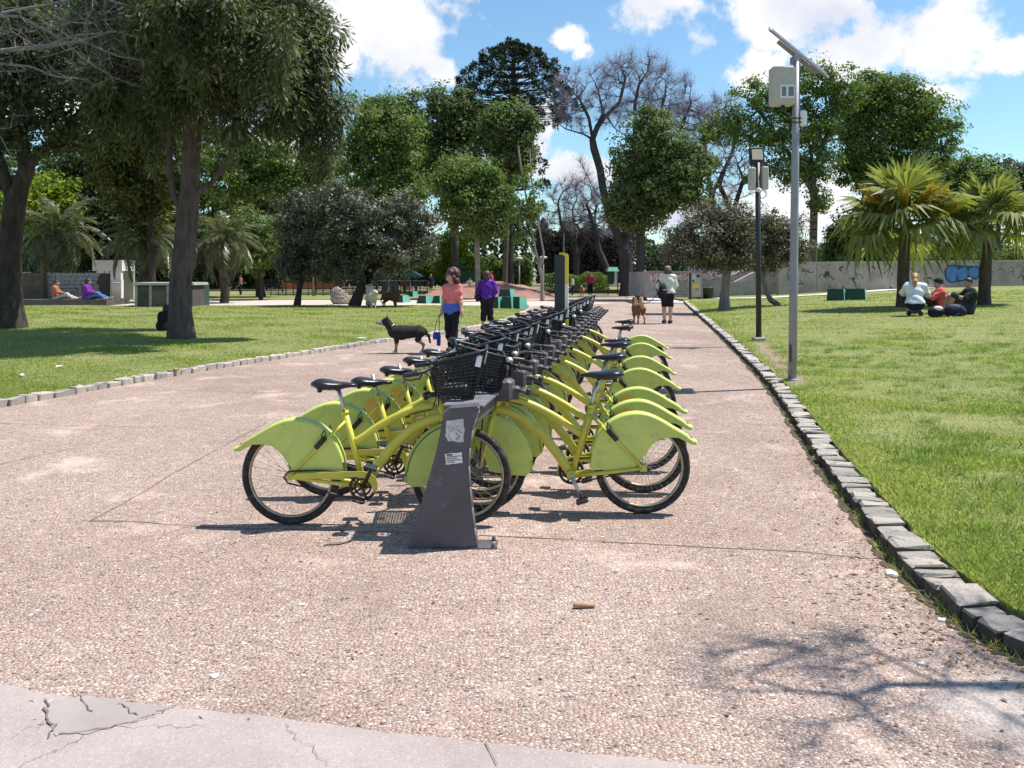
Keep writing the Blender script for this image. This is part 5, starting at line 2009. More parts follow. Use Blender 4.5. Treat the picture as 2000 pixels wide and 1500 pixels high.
mb.box((.205, 0, -.01), (.03, .11, .05), bev=.008)
mb.tube([(.02, -.05, .075), (.02, -.05, .088)], .02, 10)
LATCH = mb.mesh('latch', M_BLACK)
slots = []
for side, ys in ((-1, list(np.arange(5.87, 19.2, .703))), (1, list(np.arange(6.17, 19.2, .703)))):
    for Y in ys:
        t = (Y - 5.43)
        c = u * (t / u.y) + sideV * side * .125
        o = link('dock', DOCK, rack, (c.x, c.y, .875), (0, 0, rotm.z + (math.pi if side < 0 else 0)))
        link('latch', LATCH, o)

# ------------------------------------------------------------------ the totem
q = at(1097, 660, 11.9)
tot = empty('sign_totem', (q.x, 11.9, 0), R(-6), label='tall dark totem with a yellow and white edge above the bicycles', cat='totem')
mb = MB()
prof = [(-.095, 0), (.045, 0), (.045, 1.90), (.03, 1.925), (.0, 1.935), (-.095, 1.935)]
mb.prism(prof, -.05, .05)
fix_normals(mb.build('panel', mat('totem_black', (.022, .024, .034), rough=.4), tot))
for (z0, z1, m_) in ((.0, 1.05, M_YEL), (1.08, 1.54, M_WHITE), (1.544, 1.90, M_YEL)):
    mb = MB()
    mb.box((.0685, -.004, (z0 + z1) / 2), (.044, .112, z1 - z0))
    mb.build('edge_strip', m_, tot)
mb = MB()
cap = [(.0465, 1.904), (.091, 1.904), (.088, 1.93), (.07, 1.952), (.03, 1.962), (-.03, 1.962), (-.03, 1.938), (.0, 1.938), (.03, 1.929)]
mb.prism(cap, -.06, .052)
fix_normals(mb.build('cap', M_YEL, tot))
# ================================================================== PEOPLE AND DOGS
# bodies are grown as one smooth surface round a skeleton of tapered limbs (signed distances + surface nets)
def sd_capsule(P, a, b, ra, rb, flat=None):
    a, b = np.array(a, float), np.array(b, float)
    if flat is not None:
        P = P / flat; a = a / flat; b = b / flat
    pa, ba = P - a, b - a
    h = np.clip((pa @ ba) / max(1e-9, ba @ ba), 0, 1)
    return np.linalg.norm(pa - h[:, None] * ba, axis=1) - (ra + (rb - ra) * h)


def sd_ell(P, c, r):
    r = np.array(r, float)
    q = (P - np.array(c, float)) / r
    k0 = np.linalg.norm(q, axis=1)
    k1 = np.linalg.norm(q / r, axis=1)
    return k0 * (k0 - 1.0) / np.maximum(k1, 1e-6)


def surface_nets(prims, h, inflate=0.0, k=.03, clip=None, smooth_sets=True):
    """prims: list of ('c', a, b, ra, rb) or ('e', c, r); returns verts, quads"""
    lo, hi = np.full(3, 1e9), np.full(3, -1e9)
    for p in prims:
        if p[0] == 'c':
            rr = max(p[3], p[4]) + inflate + .05
            for q in (p[1], p[2]):
                lo = np.minimum(lo, np.array(q) - rr); hi = np.maximum(hi, np.array(q) + rr)
        else:
            lo = np.minimum(lo, np.array(p[1]) - np.array(p[2]) - inflate - .05)
            hi = np.maximum(hi, np.array(p[1]) + np.array(p[2]) + inflate + .05)
    n = np.ceil((hi - lo) / h).astype(int) + 1
    ax = [lo[i] + h * np.arange(n[i]) for i in range(3)]
    G = np.stack(np.meshgrid(*ax, indexing='ij'), -1).reshape(-1, 3)
    d = None
    for p in prims:
        s = sd_capsule(G, *p[1:5]) if p[0] == 'c' else sd_ell(G, p[1], p[2])
        if d is None:
            d = s
        else:
            hh = np.maximum(k - np.abs(d - s), 0) / k
            d = np.minimum(d, s) - hh * hh * k * .25
    d = d - inflate
    if clip is not None:
        d = np.maximum(d, clip(G))
    d = d.reshape(n)
    ins = d < 0
    cnt = np.zeros(n - 1, int)
    for i in (0, 1):
        for j in (0, 1):
            for l in (0, 1):
                cnt += ins[i:n[0] - 1 + i, j:n[1] - 1 + j, l:n[2] - 1 + l]
    act = (cnt > 0) & (cnt < 8)
    idx = -np.ones(n - 1, int)
    cells = np.argwhere(act)
    idx[act] = np.arange(len(cells))
    acc, num = np.zeros((len(cells), 3)), np.zeros(len(cells))
    corners = [(i, j, l) for i in (0, 1) for j in (0, 1) for l in (0, 1)]
    for a in corners:
        for axis in range(3):
            if a[axis] == 0:
                b = list(a); b[axis] = 1
                da = d[tuple((cells + a).T)]; db = d[tuple((cells + b).T)]
                x = (da < 0) != (db < 0)
                t = np.where(x, da / np.where(x, da - db, 1), 0)
                pt = cells + np.array(a) + (np.array(b) - np.array(a)) * t[:, None]
                acc[x] += pt[x]; num[x] += 1
    V = lo + h * acc / np.maximum(num, 1)[:, None]
    quads = []
    for axis in range(3):
        o1, o2 = [(1, 2), (2, 0), (0, 1)][axis]
        sl0 = [slice(None)] * 3; sl1 = [slice(None)] * 3
        sl0[axis] = slice(0, n[axis] - 1); sl1[axis] = slice(1, n[axis])
        A, B = ins[tuple(sl0)], ins[tuple(sl1)]
        e = np.argwhere(A != B)
        e = e[(e[:, o1] > 0) & (e[:, o2] > 0) & (e[:, o1] < n[o1] - 1) & (e[:, o2] < n[o2] - 1)]
        if not len(e): continue
        va = A[tuple(e.T)]
        c = []
        for (u_, v_) in ((-1, -1), (0, -1), (0, 0), (-1, 0)):
            q = e.copy(); q[:, o1] += u_; q[:, o2] += v_
            c.append(idx[tuple(q.T)])
        qd = np.stack(c, -1)
        qd[~va] = qd[~va][:, ::-1]
        quads.append(qd)
    return V, np.concatenate(quads)


def seg_paint(V, Q, prims, fn_mats):
    """material index per face = that of the nearest primitive"""
    C = V[Q].mean(1)
    best, bi = None, None
    for p, mi in zip(prims, fn_mats):
        s = sd_capsule(C, *p[1:5]) if p[0] == 'c' else sd_ell(C, p[1], p[2])
        if best is None: best, bi = s, np.full(len(C), mi)
        else:
            w_ = s < best
            best = np.where(w_, s, best); bi = np.where(w_, mi, bi)
    return bi


M_SKIN = mat('skin_light', (.52, .33, .24), rough=.55, var=.05)
M_SKIN2 = mat('skin_tan', (.40, .24, .165), rough=.55, var=.05)
M_EYE = mat('eye_dark', (.02, .015, .01), rough=.2)
CL = {}


def cloth(name, col, **k):
    if name not in CL:
        CL[name] = mat('cloth_' + name, col, rough=.9, spec=.15, var=.16, vscale=9, bump=.35, bscale=26, **k)
    return CL[name]


HAIR = {'brown': mat('hair_brown', (.075, .026, .018), rough=.5, var=.4, vscale=40, bump=.8, bscale=70),
        'dark': mat('hair_dark', (.02, .014, .012), rough=.5, var=.4, vscale=40, bump=.6, bscale=70),
        'fair': mat('hair_fair', (.38, .22, .10), rough=.5, var=.3, vscale=40, bump=.6, bscale=70),
        'mid': mat('hair_mid', (.085, .050, .032), rough=.5, var=.35, vscale=40, bump=.8, bscale=60)}

STAND = dict(pel=(0, 0, .93), chest=(0, .0, 1.26), neck=(0, -.01, 1.44), head=(0, .02, 1.585), face=(0, 1, 0),
             hip=.088, sh=.175, kL=(-.095, .03, .50), kR=(.095, .03, .50), aL=(-.095, -.02, .085), aR=(.095, -.02, .085),
             eL=(-.235, -.03, 1.13), eR=(.235, -.03, 1.13), wL=(-.25, .05, .89), wR=(.25, .05, .89), slim=1.0)


def person(label, loc, rz, J=None, wear=(), hair='dark', hairstyle='short', skin=None, scale=1.0, h=.016, group=None, hd=0.0, shoes=None, hatm=None):
    """J overrides joints; wear = [(part name, material, primitive keys, inflate, clip)]"""
    j = dict(STAND)
    j.update(J or {})
    V3 = lambda q: np.array(q, float)
    pel, chest, neck, head = V3(j['pel']), V3(j['chest']), V3(j['neck']), V3(j['head'])
    sl = j['slim']
    pr = {}
    up = (chest - pel) / np.linalg.norm(chest - pel)
    rt = V3(j.get('right', (1, 0, 0)))
    hipL, hipR = pel - rt * j['hip'], pel + rt * j['hip']
    shc = chest + (neck - chest) * .68
    shL, shR = shc - rt * j['sh'], shc + rt * j['sh']
    pr['pelvis'] = [('c', hipL, hipR, .112 * sl, .112 * sl), ('c', pel - up * .02, pel + up * .10, .125 * sl, .115 * sl)]
    pr['belly'] = [('c', pel + up * .06 - rt * .04, chest - up * .06 - rt * .035, .108 * sl, .105 * sl), ('c', pel + up * .06 + rt * .04, chest - up * .06 + rt * .035, .108 * sl, .105 * sl)]
    pr['chest'] = [('c', chest - rt * .075, chest + rt * .075, .115 * sl, .115 * sl), ('c', chest - rt * .06 + up * .08, chest + rt * .06 + up * .08, .098, .098)]
    pr['shoulders'] = [('c', shL + rt * .02, shR - rt * .02, .062, .062)]
    pr['neck'] = [('c', neck - up * .05, head - V3((0, .01, .05)), .056, .052)]
    fd = V3(j['face']); fd = fd / np.linalg.norm(fd)
    zz = V3((0, 0, 1))
    fr = np.cross(fd, zz)
    pr['head'] = [('e', head + zz * .03 - fd * .01, (.078, .09, .092)), ('e', head - zz * .035 + fd * .022, (.058, .066, .078)),
                  ('c', head + fd * .082 + zz * .015, head + fd * .103 - zz * .022, .011, .015),
                  ('c', head + fr * .076 + zz * .012, head + fr * .078 - zz * .022, .017, .012), ('c', head - fr * .076 + zz * .012, head - fr * .078 - zz * .022, .017, .012),
                  ('c', head + fd * .078 - zz * .055 - fr * .02, head + fd * .078 - zz * .055 + fr * .02, .010, .010)]
    for s, sh, hp in (('L', shL, hipL), ('R', shR, hipR)):
        e, w_, kn, an = V3(j['e' + s]), V3(j['w' + s]), V3(j['k' + s]), V3(j['a' + s])
        pr['uarm' + s] = [('c', sh, e, .052, .042)]
        pr['farm' + s] = [('c', e, e + (w_ - e) * .35, .042, .042), ('c', e + (w_ - e) * .35, w_, .042, .027)]
        d = (w_ - e) / np.linalg.norm(w_ - e)
        hd_ = V3(j.get('h' + s, d)); hd_ = hd_ / np.linalg.norm(hd_)
        side = np.cross(hd_, V3((0, 1, 0.2)))
        if np.linalg.norm(side) < .2: side = V3((0, 0, 1.0))
        side /= np.linalg.norm(side)
        q = np.cross(side, hd_)
        palm = w_ + hd_ * .05
        pr['hand' + s] = [('c', w_, palm - q * .012, .026, .028), ('c', w_, palm + q * .016, .024, .024)]
        fing = []
        for fi, (off, L) in enumerate(((-.030, .066), (-.010, .078), (.010, .072), (.028, .056))):
            b0 = palm + q * off + hd_ * .02
            m_ = b0 + hd_ * L * .55 + side * .008
            fing += [('c', b0, m_, .0115, .0105), ('c', m_, m_ + hd_ * L * .42 + side * .022, .0105, .0085)]
        t0 = w_ + hd_ * .025 - q * .025
        fing += [('c', t0, t0 + hd_ * .03 - q * .03, .013, .011), ('c', t0 + hd_ * .03 - q * .03, t0 + hd_ * .062 - q * .034, .011, .009)]
        pr['fing' + s] = fing
        pr['thigh' + s] = [('c', hp, kn, .095 * sl, .062 * sl)]
        pr['shin' + s] = [('c', kn, kn + (an - kn) * .35 , .060 * sl, .060 * sl), ('c', kn + (an - kn) * .35, an, .060 * sl, .040)]
        t = V3(j.get('t' + s, an + V3((0, .15, -.045))))
        hl = an + (an - t) / np.linalg.norm(an - t) * .045 - V3((0, 0, .03))
        pr['foot' + s] = [('c', an - V3((0, 0, .03)), t, .044, .030), ('c', hl, t, .040, .030)]
    root = empty('person', loc, rz, label, 'person', group, scale=scale)
    allp = [p for k in pr if not k.startswith('fing') for p in pr[k]]
    V, Q = surface_nets(allp, h, 0, .035)
    fl = [p for k in pr if k.startswith('fing') for p in pr[k]]
    fm = MB()
    for p in fl:
        a, b = Vector(p[1]), Vector(p[2])
        fm.tube([a - (b - a) * .15, a, b, b + (b - a).normalized() * p[4] * .7], [p[3] * .6, p[3], p[4], p[4] * .4], 6)
    me = np_mesh('body', V, Q, skin or M_SKIN, True)
    body = link('body', me, root)
    hm = fm.mesh('fingers', skin or M_SKIN)
    # join the fingers into the body mesh (rooted inside the palm)
    import bmesh
    bm = bmesh.new(); bm.from_mesh(me); bm.from_mesh(hm); bm.to_mesh(me); bm.free()
    bpy.data.meshes.remove(hm)
    mb = MB()
    for s in (-1, 1):
        mb.ball(Vector(head + fd * .080 + fr * s * .031 + zz * .018), .011, 8, 6)
    mb.build('eyes', M_EYE, root)
    for (nm, m_, keys, inf, clip) in wear:
        pp_ = [p for kk in keys for p in pr[kk]]
        V, Q = surface_nets(pp_, h, inf, .05, clip)
        # a little slackness in the cloth
        V = V + .006 * np.stack([np.sin(V[:, 2] * 31 + V[:, 0] * 17), np.sin(V[:, 2] * 37 + V[:, 0] * 11), np.sin(V[:, 0] * 29)], -1)
        link(nm, np_mesh(nm, V, Q, m_, True), root)
    if shoes is not None:
        for s in 'LR':
            V, Q = surface_nets(pr['foot' + s], h * .8, .012, .03)
            link('shoe', np_mesh('shoe', V, Q, shoes, True), root)
    # hair
    hc = head + zz * .035 - fd * .012
    hp_ = None
    face_clip = lambda G: (G - (head + fd * .052)) @ (fd * .93 + zz * -.36)
    if hairstyle == 'short':
        hp_ = [('e', hc + zz * .012, (.088, .098, .088))]
        clip = lambda G: np.maximum((G - (head + fd * .06 + zz * .05)) @ (fd * .7 - zz * .72), -(G - (head - zz * .05)) @ zz)
    elif hairstyle == 'curly':
        rr = random.Random(9)
        hp_ = [('e', hc + zz * .03 - fd * .02, (.115, .115, .11))]
        for _ in range(46):
            a, el = rr.uniform(0, 6.28), rr.uniform(-1.1, 1.4)
            dv = fr * math.cos(a) * math.cos(el) + fd * math.sin(a) * math.cos(el) + zz * math.sin(el)
            if dv @ fd > .45 and el < .6: continue
            q = head + dv * V3((.135, .135, .14)) + zz * .005 - fd * .03
            hp_.append(('e', q, (.046,) * 3))
        for a in np.linspace(.3, 2.85, 12):
            dv = fr * math.cos(a) - fd * math.sin(a)
            for dz in (-.08, -.13, -.18, -.22):
                hp_.append(('e', head + dv * rr.uniform(.10, .155) + zz * (dz + rr.uniform(-.02, .02)), (.045,) * 3))
        clip = lambda G: (G - (head + fd * .055 + zz * .03)) @ (fd * .85 - zz * .5)
    elif hairstyle == 'bob':
        hp_ = [('e', hc + zz * .012, (.098, .108, .096)), ('e', head - fd * .045 - zz * .05, (.10, .07, .09))]
        clip = face_clip
    elif hairstyle == 'bun':
        hp_ = [('e', hc + zz * .012, (.095, .105, .094)), ('e', head - fd * .07 - zz * .035, (.115, .08, .11)), ('e', head + fr * .05 + zz * .085, (.055, .055, .05)), ('e', head - fr * .055 - fd * .07 + zz * .06, (.06, .055, .055)), ('e', head + fr * .07 - fd * .06 - zz * .06, (.05, .05, .06)), ('e', head - fr * .08 - fd * .05 - zz * .05, (.05, .05, .06))]
        clip = face_clip
    elif hairstyle == 'ponytail':
        b = head - fd * .115 + zz * .02
        hp_ = [('e', hc + zz * .008, (.088, .098, .09)), ('c', b, b + fd * -.05 - zz * .10, .035, .045), ('c', b - fd * .05 - zz * .10, b - fd * .045 - zz * .34, .05, .022), ('e', b + zz * .01, (.04, .04, .04))]
        clip = face_clip
    elif hairstyle == 'cap':
        hp_ = [('e', hc + zz * .012, (.090, .10, .09))]
        clip = lambda G: np.maximum((G - (head + fd * .06 + zz * .05)) @ (fd * .7 - zz * .72), -(G - (head - zz * .03)) @ zz)
    if hp_:
        V, Q = surface_nets(hp_, .011, .004, .02, clip)
        link('hair', np_mesh('hair', V, Q, HAIR[hair], True), root)
    if hairstyle == 'cap':
        cpr = [('e', hc + zz * .022, (.094, .106, .088))]
        V, Q = surface_nets(cpr, .011, .006, .02, lambda G: -(G - (head + zz * .045)) @ zz)
        mb = MB()
        c0 = Vector(head + zz * .052)
        fdv, frv = Vector(fd), Vector(fr)
        ring = [c0 + fdv * (.09 + .085 * math.sin(t)) + frv * .082 * math.cos(t) for t in np.linspace(0, math.pi, 12)]
        n_ = len(ring)
        vs = [p + Vector((0, 0, .004)) for p in ring] + [p - Vector((0, 0, .004)) for p in ring]
        mb.add(vs, [tuple(range(n_)), tuple(range(2 * n_ - 1, n_ - 1, -1))] + [(i, i + n_, (i + 1) % n_ + n_, (i + 1) % n_) for i in range(n_)])
        cp = link('cap', np_mesh('cap', V, Q, hatm, True), root)
        fix_normals(mb.build('brim', hatm, cp))
    return root, pr


T_ = ('pelvis', 'thighL', 'thighR', 'shinL', 'shinR')
below = lambda z: (lambda G: G[:, 2] - z)
above = lambda z: (lambda G: z - G[:, 2])

# --- the woman in the coral top walking beside the bicycles, looking towards the black dog
pw = gnd(883, 691)
person('woman in coral top with curly dark red hair and blue jumper round her waist', pw, R(160),
       dict(kL=(-.085, .07, .50), kR=(.085, .0, .50), aL=(-.085, .12, .09), aR=(.085, -.14, .12), eL=(-.20, .02, 1.14), eR=(.20, -.04, 1.14), wL=(-.24, .06, .90), wR=(.22, .03, .90),
            face=(.62, .75, -.25), head=(0.012, .03, 1.60), slim=.86, sh=.150),
       [('top', cloth('coral', (.66, .20, .185)), ('belly', 'chest', 'shoulders', 'uarmL', 'uarmR'), .009, None),
        ('trousers', cloth('black', (.018, .017, .022)), T_, .016, below(1.03)),
        ('jumper', cloth('blue', (.08, .14, .50)), ('pelvis',), .028, lambda G: np.maximum(np.maximum(.80 - G[:, 2] + .35 * np.abs(G[:, 0] - .05), G[:, 2] - 1.04), -.3))],
       'brown', 'curly', scale=1.0, h=.014, shoes=cloth('shoe', (.05, .05, .05)))
# jumper sleeves knotted in front are part of the jumper's own bulge; the bag she holds
wb = pw + Vector((-.31, -.08, 0))
bag = empty('bag', (wb.x, wb.y, .38), R(20), label='small blue bag hanging from the hand of the woman in coral', cat='bag')
mb = MB()
mb.box((0, 0, .0), (.17, .07, .15), taper=.85, bev=.02)
mb.box((.04, 0, -.13), (.08, .05, .16), bev=.015)
mb.build('pouch', cloth('bagblue', (.03, .06, .32)), bag)
mb = MB()
mb.tube(bez([(-.05, 0, .07), (.0, 0, .30), (.06, 0, .42), (.05, 0, .20), (.05, 0, .07)], 16), .008, 6)
mb.build('strap', cloth('bagblue', (.03, .06, .32)), bag)

# --- the woman in purple, seen from behind
pp_ = gnd(951, 646)
person('woman in purple jacket seen from behind with a dark shoulder bag', pp_, R(-8),
       dict(kL=(-.09, .0, .50), kR=(.09, .06, .50), aL=(-.10, -.14, .12), aR=(.10, .08, .085), eL=(-.27, -.0, 1.14), eR=(.27, .0, 1.14), wL=(-.17, .16, .98), wR=(.17, .18, 1.0), slim=1.05),
       [('jacket', cloth('purple', (.10, .028, .30)), ('pelvis', 'belly', 'chest', 'shoulders', 'uarmL', 'uarmR', 'farmL', 'farmR'), .018, above(.90)),
        ('trousers', cloth('black', (.018, .017, .022)), T_, .016, lambda G: np.maximum(G[:, 2] - 1.0, .28 - G[:, 2])),
        ('hood', cloth('purple_light', (.20, .10, .42)), ('shoulders',), .03, lambda G: np.maximum(np.abs(G[:, 0]) - .14, G[:, 1] + .0))],
       'brown', 'bob', scale=1.0, shoes=cloth('shoe', (.05, .05, .05)))
bag = empty('shoulder_bag', pp_ + Vector((-.27, -.02, .93)), 0, label='dark bag at the hip of the woman in purple', cat='bag')
mb = MB(); mb.box((0, 0, 0), (.10, .22, .20), bev=.03); mb.build('pouch', cloth('darkbag', (.03, .02, .03)), bag)
mb = MB(); mb.tube(bez([(.0, -.08, .08), (.03, -.12, .30), (.12, -.10, .50), (.03, .10, .36), (.0, .08, .08)], 16), .012, 5); mb.build('strap', cloth('darkbag', (.03, .02, .03)), bag)

# --- the woman in the pale hoodie walking the brown dog
ph = gnd(1304, 632)
HW = person('woman in pale grey hoodie and black knee shorts walking away with a dog', ph, R(4),
       dict(kL=(-.095, .05, .50), kR=(.095, .02, .50), aL=(-.10, -.02, .09), aR=(.10, .06, .085), eL=(-.26, .02, 1.15), eR=(.25, .02, 1.14), wL=(-.24, .16, .98), wR=(.20, .18, .98), slim=1.0),
       [('hoodie', cloth('palegrey', (.62, .60, .54)), ('pelvis', 'belly', 'chest', 'shoulders', 'uarmL', 'uarmR', 'farmL', 'farmR'), .028, above(.90)),
        ('hood', cloth('palegrey2', (.70, .68, .60)), ('shoulders', 'neck'), .05, lambda G: np.maximum(np.maximum(np.abs(G[:, 0]) - .15, G[:, 1] - .02), G[:, 2] - 1.48)),
        ('shorts', cloth('black', (.018, .017, .022)), T_, .018, lambda G: np.maximum(G[:, 2] - 1.0, .50 - G[:, 2]))],
       'mid', 'bun', scale=1.10, shoes=cloth('shoe2', (.10, .10, .11)))
bp_ = empty('backpack', ph + Vector((-.20, -.22, 1.03)), R(10), label='black backpack slung on the shoulder of the woman in the hoodie', cat='backpack')
mb = MB(); mb.ball((0, 0, 0), (.15, .12, .27), 14, 10); mb.box((.01, -.09, -.08), (.20, .08, .18), bev=.03)
mb.build('pack', cloth('packblack', (.022, .022, .03)), bp_)
mb = MB()
for s in (-1, 1): mb.tube(bez([(s * .07, .05, .22), (s * .08, .16, .38), (s * .09, .30, .30), (s * .09, .26, .0), (s * .08, .08, -.2)], 16), .02, 6)
mb.build('strap', cloth('packblack', (.022, .022, .03)), bp_)
mb = MB(); mb.box((.02, -.135, .08), (.12, .01, .02)); mb.build('stripe', M_WHITE, bp_)

# --- three people on the right lawn
pc = gndR(1787, 617)
person('person with long fair ponytail and white top squatting on the lawn', pc, R(-25),
       dict(pel=(0, -.10, .30), chest=(0, .02, .60), neck=(0, .06, .77), head=(0, .10, .91), kL=(-.16, .30, .50), kR=(.16, .30, .50), aL=(-.13, .02, .09), aR=(.13, .02, .09),
            eL=(-.27, .22, .56), eR=(.27, .24, .54), wL=(-.12, .40, .50), wR=(.14, .44, .48), right=(1, 0, 0)),
       [('top', cloth('white', (.66, .68, .70)), ('pelvis', 'belly', 'chest', 'shoulders', 'uarmL', 'uarmR', 'farmL', 'farmR'), .03, above(.30)),
        ('shorts', cloth('navy', (.018, .022, .045)), ('pelvis', 'thighL', 'thighR'), .022, below(.46))],
       'fair', 'ponytail', scale=1.22, shoes=cloth('shoe', (.05, .05, .05)), group='people sitting together on the lawn')
SEAT = dict(pel=(0, 0, .12), chest=(0, -.06, .45), neck=(0, -.03, .62), head=(0, .0, .765), kL=(-.17, .36, .47), kR=(.17, .36, .45), aL=(-.13, .52, .09), aR=(.13, .52, .09),
            tL=(-.14, .68, .04), tR=(.14, .68, .04), eL=(-.27, .14, .40), eR=(.27, .14, .40), wL=(-.14, .38, .46), wR=(.12, .38, .48), hL=(.6, .8, -.2), hR=(-.6, .8, -.2))
pr_ = gndR(1832, 612)
person('person in coral red t-shirt and black cap sitting on the lawn', pr_, R(70), dict(SEAT, eR=(.25, .22, .42), wR=(.10, .50, .40), face=(.2, 1, -.3)),
       [('t_shirt', cloth('red', (.60, .13, .11)), ('pelvis', 'belly', 'chest', 'shoulders', 'uarmL', 'uarmR'), .028, above(.12)),
        ('trousers', cloth('charcoal', (.035, .03, .032)), T_, .020, below(.56))],
       'dark', 'cap', M_SKIN2, scale=1.2, shoes=cloth('shoe2', (.10, .10, .11)), hatm=cloth('capblack', (.02, .022, .02)), group='people sitting together on the lawn')
pb = gndR(1890, 614)
person('person in dark t-shirt sitting with arms round raised knees on the lawn', pb, R(80), dict(SEAT, face=(-.2, 1, 0), head=(0, -.01, .775)),
       [('t_shirt', cloth('blackgreen', (.025, .03, .027)), ('pelvis', 'belly', 'chest', 'shoulders', 'uarmL', 'uarmR'), .028, above(.12)),
        ('shorts', cloth('darkgrey', (.04, .04, .045)), ('pelvis', 'thighL', 'thighR'), .024, below(.58))],
       'dark', 'short', M_SKIN2, scale=1.2, shoes=cloth('shoe2', (.10, .10, .11)), group='people sitting together on the lawn')


def rucksack(loc, rz, m1, m2, label, s=1.0):
    b = empty('rucksack', loc, rz, label=label, cat='bag', scale=s)
    V, Q = surface_nets([('e', (0, 0, .16), (.24, .17, .17)), ('c', (-.15, 0, .12), (.16, .02, .10), .12, .10)], .02, 0, .06)
    link('bag_body', np_mesh('bag_body', V, Q, m1, True), b)
    mb = MB(); mb.ball((-.02, -.08, .24), (.15, .11, .08), 12, 8); mb.build('flap', m2, b)
    mb = MB(); mb.tube(bez([(-.2, -.05, .1), (-.28, -.16, .05), (-.1, -.24, .03), (.1, -.18, .08)], 12), .014, 5); mb.build('strap', m1, b)


q = gndR(1829, 619); rucksack(q, .3, cloth('packblack', (.022, .022, .03)), cloth('packwhite', (.60, .58, .55)), 'black bag with a white flap before the person in red')
q = gndR(1866, 618); rucksack(q, -.5, cloth('packnavy', (.03, .035, .06)), cloth('packgrey', (.10, .11, .14)), 'dark navy bag between the two people sitting on the lawn', 1.1)

# --- people farther off
WALLSIT = dict(pel=(0, 0, .10), chest=(0, -.04, .42), neck=(0, -.02, .58), head=(0, .02, .725), kL=(-.10, .42, .16), kR=(.12, .42, .26), aL=(-.10, .80, .06), aR=(.12, .62, .07),
               tL=(-.10, .92, .10), tR=(.12, .78, .06), eL=(-.25, .06, .34), eR=(.25, .10, .34), wL=(-.18, .28, .24), wR=(.14, .34, .28))
q = at(110, 586, 43.6)
person('person in rust brown top leaning on the stone planter wall', q, R(-75), WALLSIT, [('top', cloth('rust', (.34, .13, .065)), ('pelvis', 'belly', 'chest', 'shoulders', 'uarmL', 'uarmR', 'farmL', 'farmR'), .026, above(.10)),
       ('trousers', cloth('stone', (.45, .42, .38)), T_, .018, below(.32))], 'dark', 'short', M_SKIN2, scale=1.18, h=.022)
q = at(171, 586, 43.6)
person('person in purple sitting on the low wall with blue jeans', q, R(-80), dict(WALLSIT, slim=1.12), [('top', cloth('purple2', (.16, .028, .25)), ('pelvis', 'belly', 'chest', 'shoulders', 'uarmL', 'uarmR', 'farmL', 'farmR'), .03, above(.08)),
       ('jeans', cloth('denim', (.07, .15, .34)), T_, .018, below(.32))], 'dark', 'bob', M_SKIN2, scale=1.25, h=.022)
q = gnd(318, 645, .08)
person('person in black sitting in the shade behind the conifer trunk', q, R(-25), dict(SEAT, pel=(0, 0, .12), chest=(0, .05, .36), neck=(0, .10, .47), head=(0, .15, .60), eL=(-.25, .2, .30), eR=(.25, .2, .30)),
       [('top', cloth('black', (.018, .017, .022)), ('pelvis', 'belly', 'chest', 'shoulders', 'uarmL', 'uarmR', 'farmL', 'farmR'), .024, above(.08)),
        ('trousers', cloth('charcoal', (.035, .03, .032)), T_, .02, below(.56))], 'dark', 'bob', M_SKIN2, scale=.95, h=.02)
q = gnd(721, 599, .05)
person('person in black shirt and white trousers standing behind the leaning trunk', q, R(-60), dict(wL=(-.2, .18, .95), wR=(.2, .2, 1.0)),
       [('shirt', cloth('black', (.018, .017, .022)), ('pelvis', 'belly', 'chest', 'shoulders', 'uarmL', 'uarmR'), .026, above(.92)),
        ('trousers', cloth('offwhite', (.62, .62, .60)), T_, .022, lambda G: np.maximum(G[:, 2] - 1.0, .1 - G[:, 2]))], 'dark', 'short', M_SKIN2, scale=1.1, h=.022, shoes=cloth('shoe', (.05, .05, .05)))
q = at(842, 573, 58)
person('child in dark clothes and pale cap standing on the soil mound', q, R(30), None, [('shirt', cloth('navy', (.018, .022, .045)), ('pelvis', 'belly', 'chest', 'shoulders', 'uarmL', 'uarmR'), .03, above(.86)),
       ('shorts', cloth('charcoal', (.035, .03, .032)), T_, .02, lambda G: np.maximum(G[:, 2] - .98, .5 - G[:, 2]))], 'fair', 'short', M_SKIN2, scale=.74, h=.03)
q = at(918, 574, 58)
person('small child in pale clothes playing on the soil mound', q, R(200), dict(wL=(-.45, .1, 1.1), wR=(.45, .1, 1.2), eL=(-.32, 0, 1.2), eR=(.32, 0, 1.22)), [('shirt', cloth('cream', (.55, .52, .38)), ('pelvis', 'belly', 'chest', 'shoulders', 'uarmL', 'uarmR'), .03, above(.86)),
       ('trousers', cloth('offwhite', (.62, .62, .60)), T_, .02, below(1.0))], 'fair', 'short', M_SKIN, scale=.62, h=.03)
q = at(1153, 577, 60)
person('distant person in red top standing with hands on hips', q, R(170), dict(eL=(-.30, -.06, 1.14), eR=(.30, -.06, 1.14), wL=(-.16, .06, 1.0), wR=(.16, .06, 1.0)), [('top', cloth('crimson', (.38, .045, .07)), ('pelvis', 'belly', 'chest', 'shoulders', 'uarmL', 'uarmR', 'farmL', 'farmR'), .03, above(.88)),
       ('trousers', cloth('black', (.018, .017, .022)), T_, .02, below(1.0))], 'dark', 'short', M_SKIN2, scale=.93, h=.03)
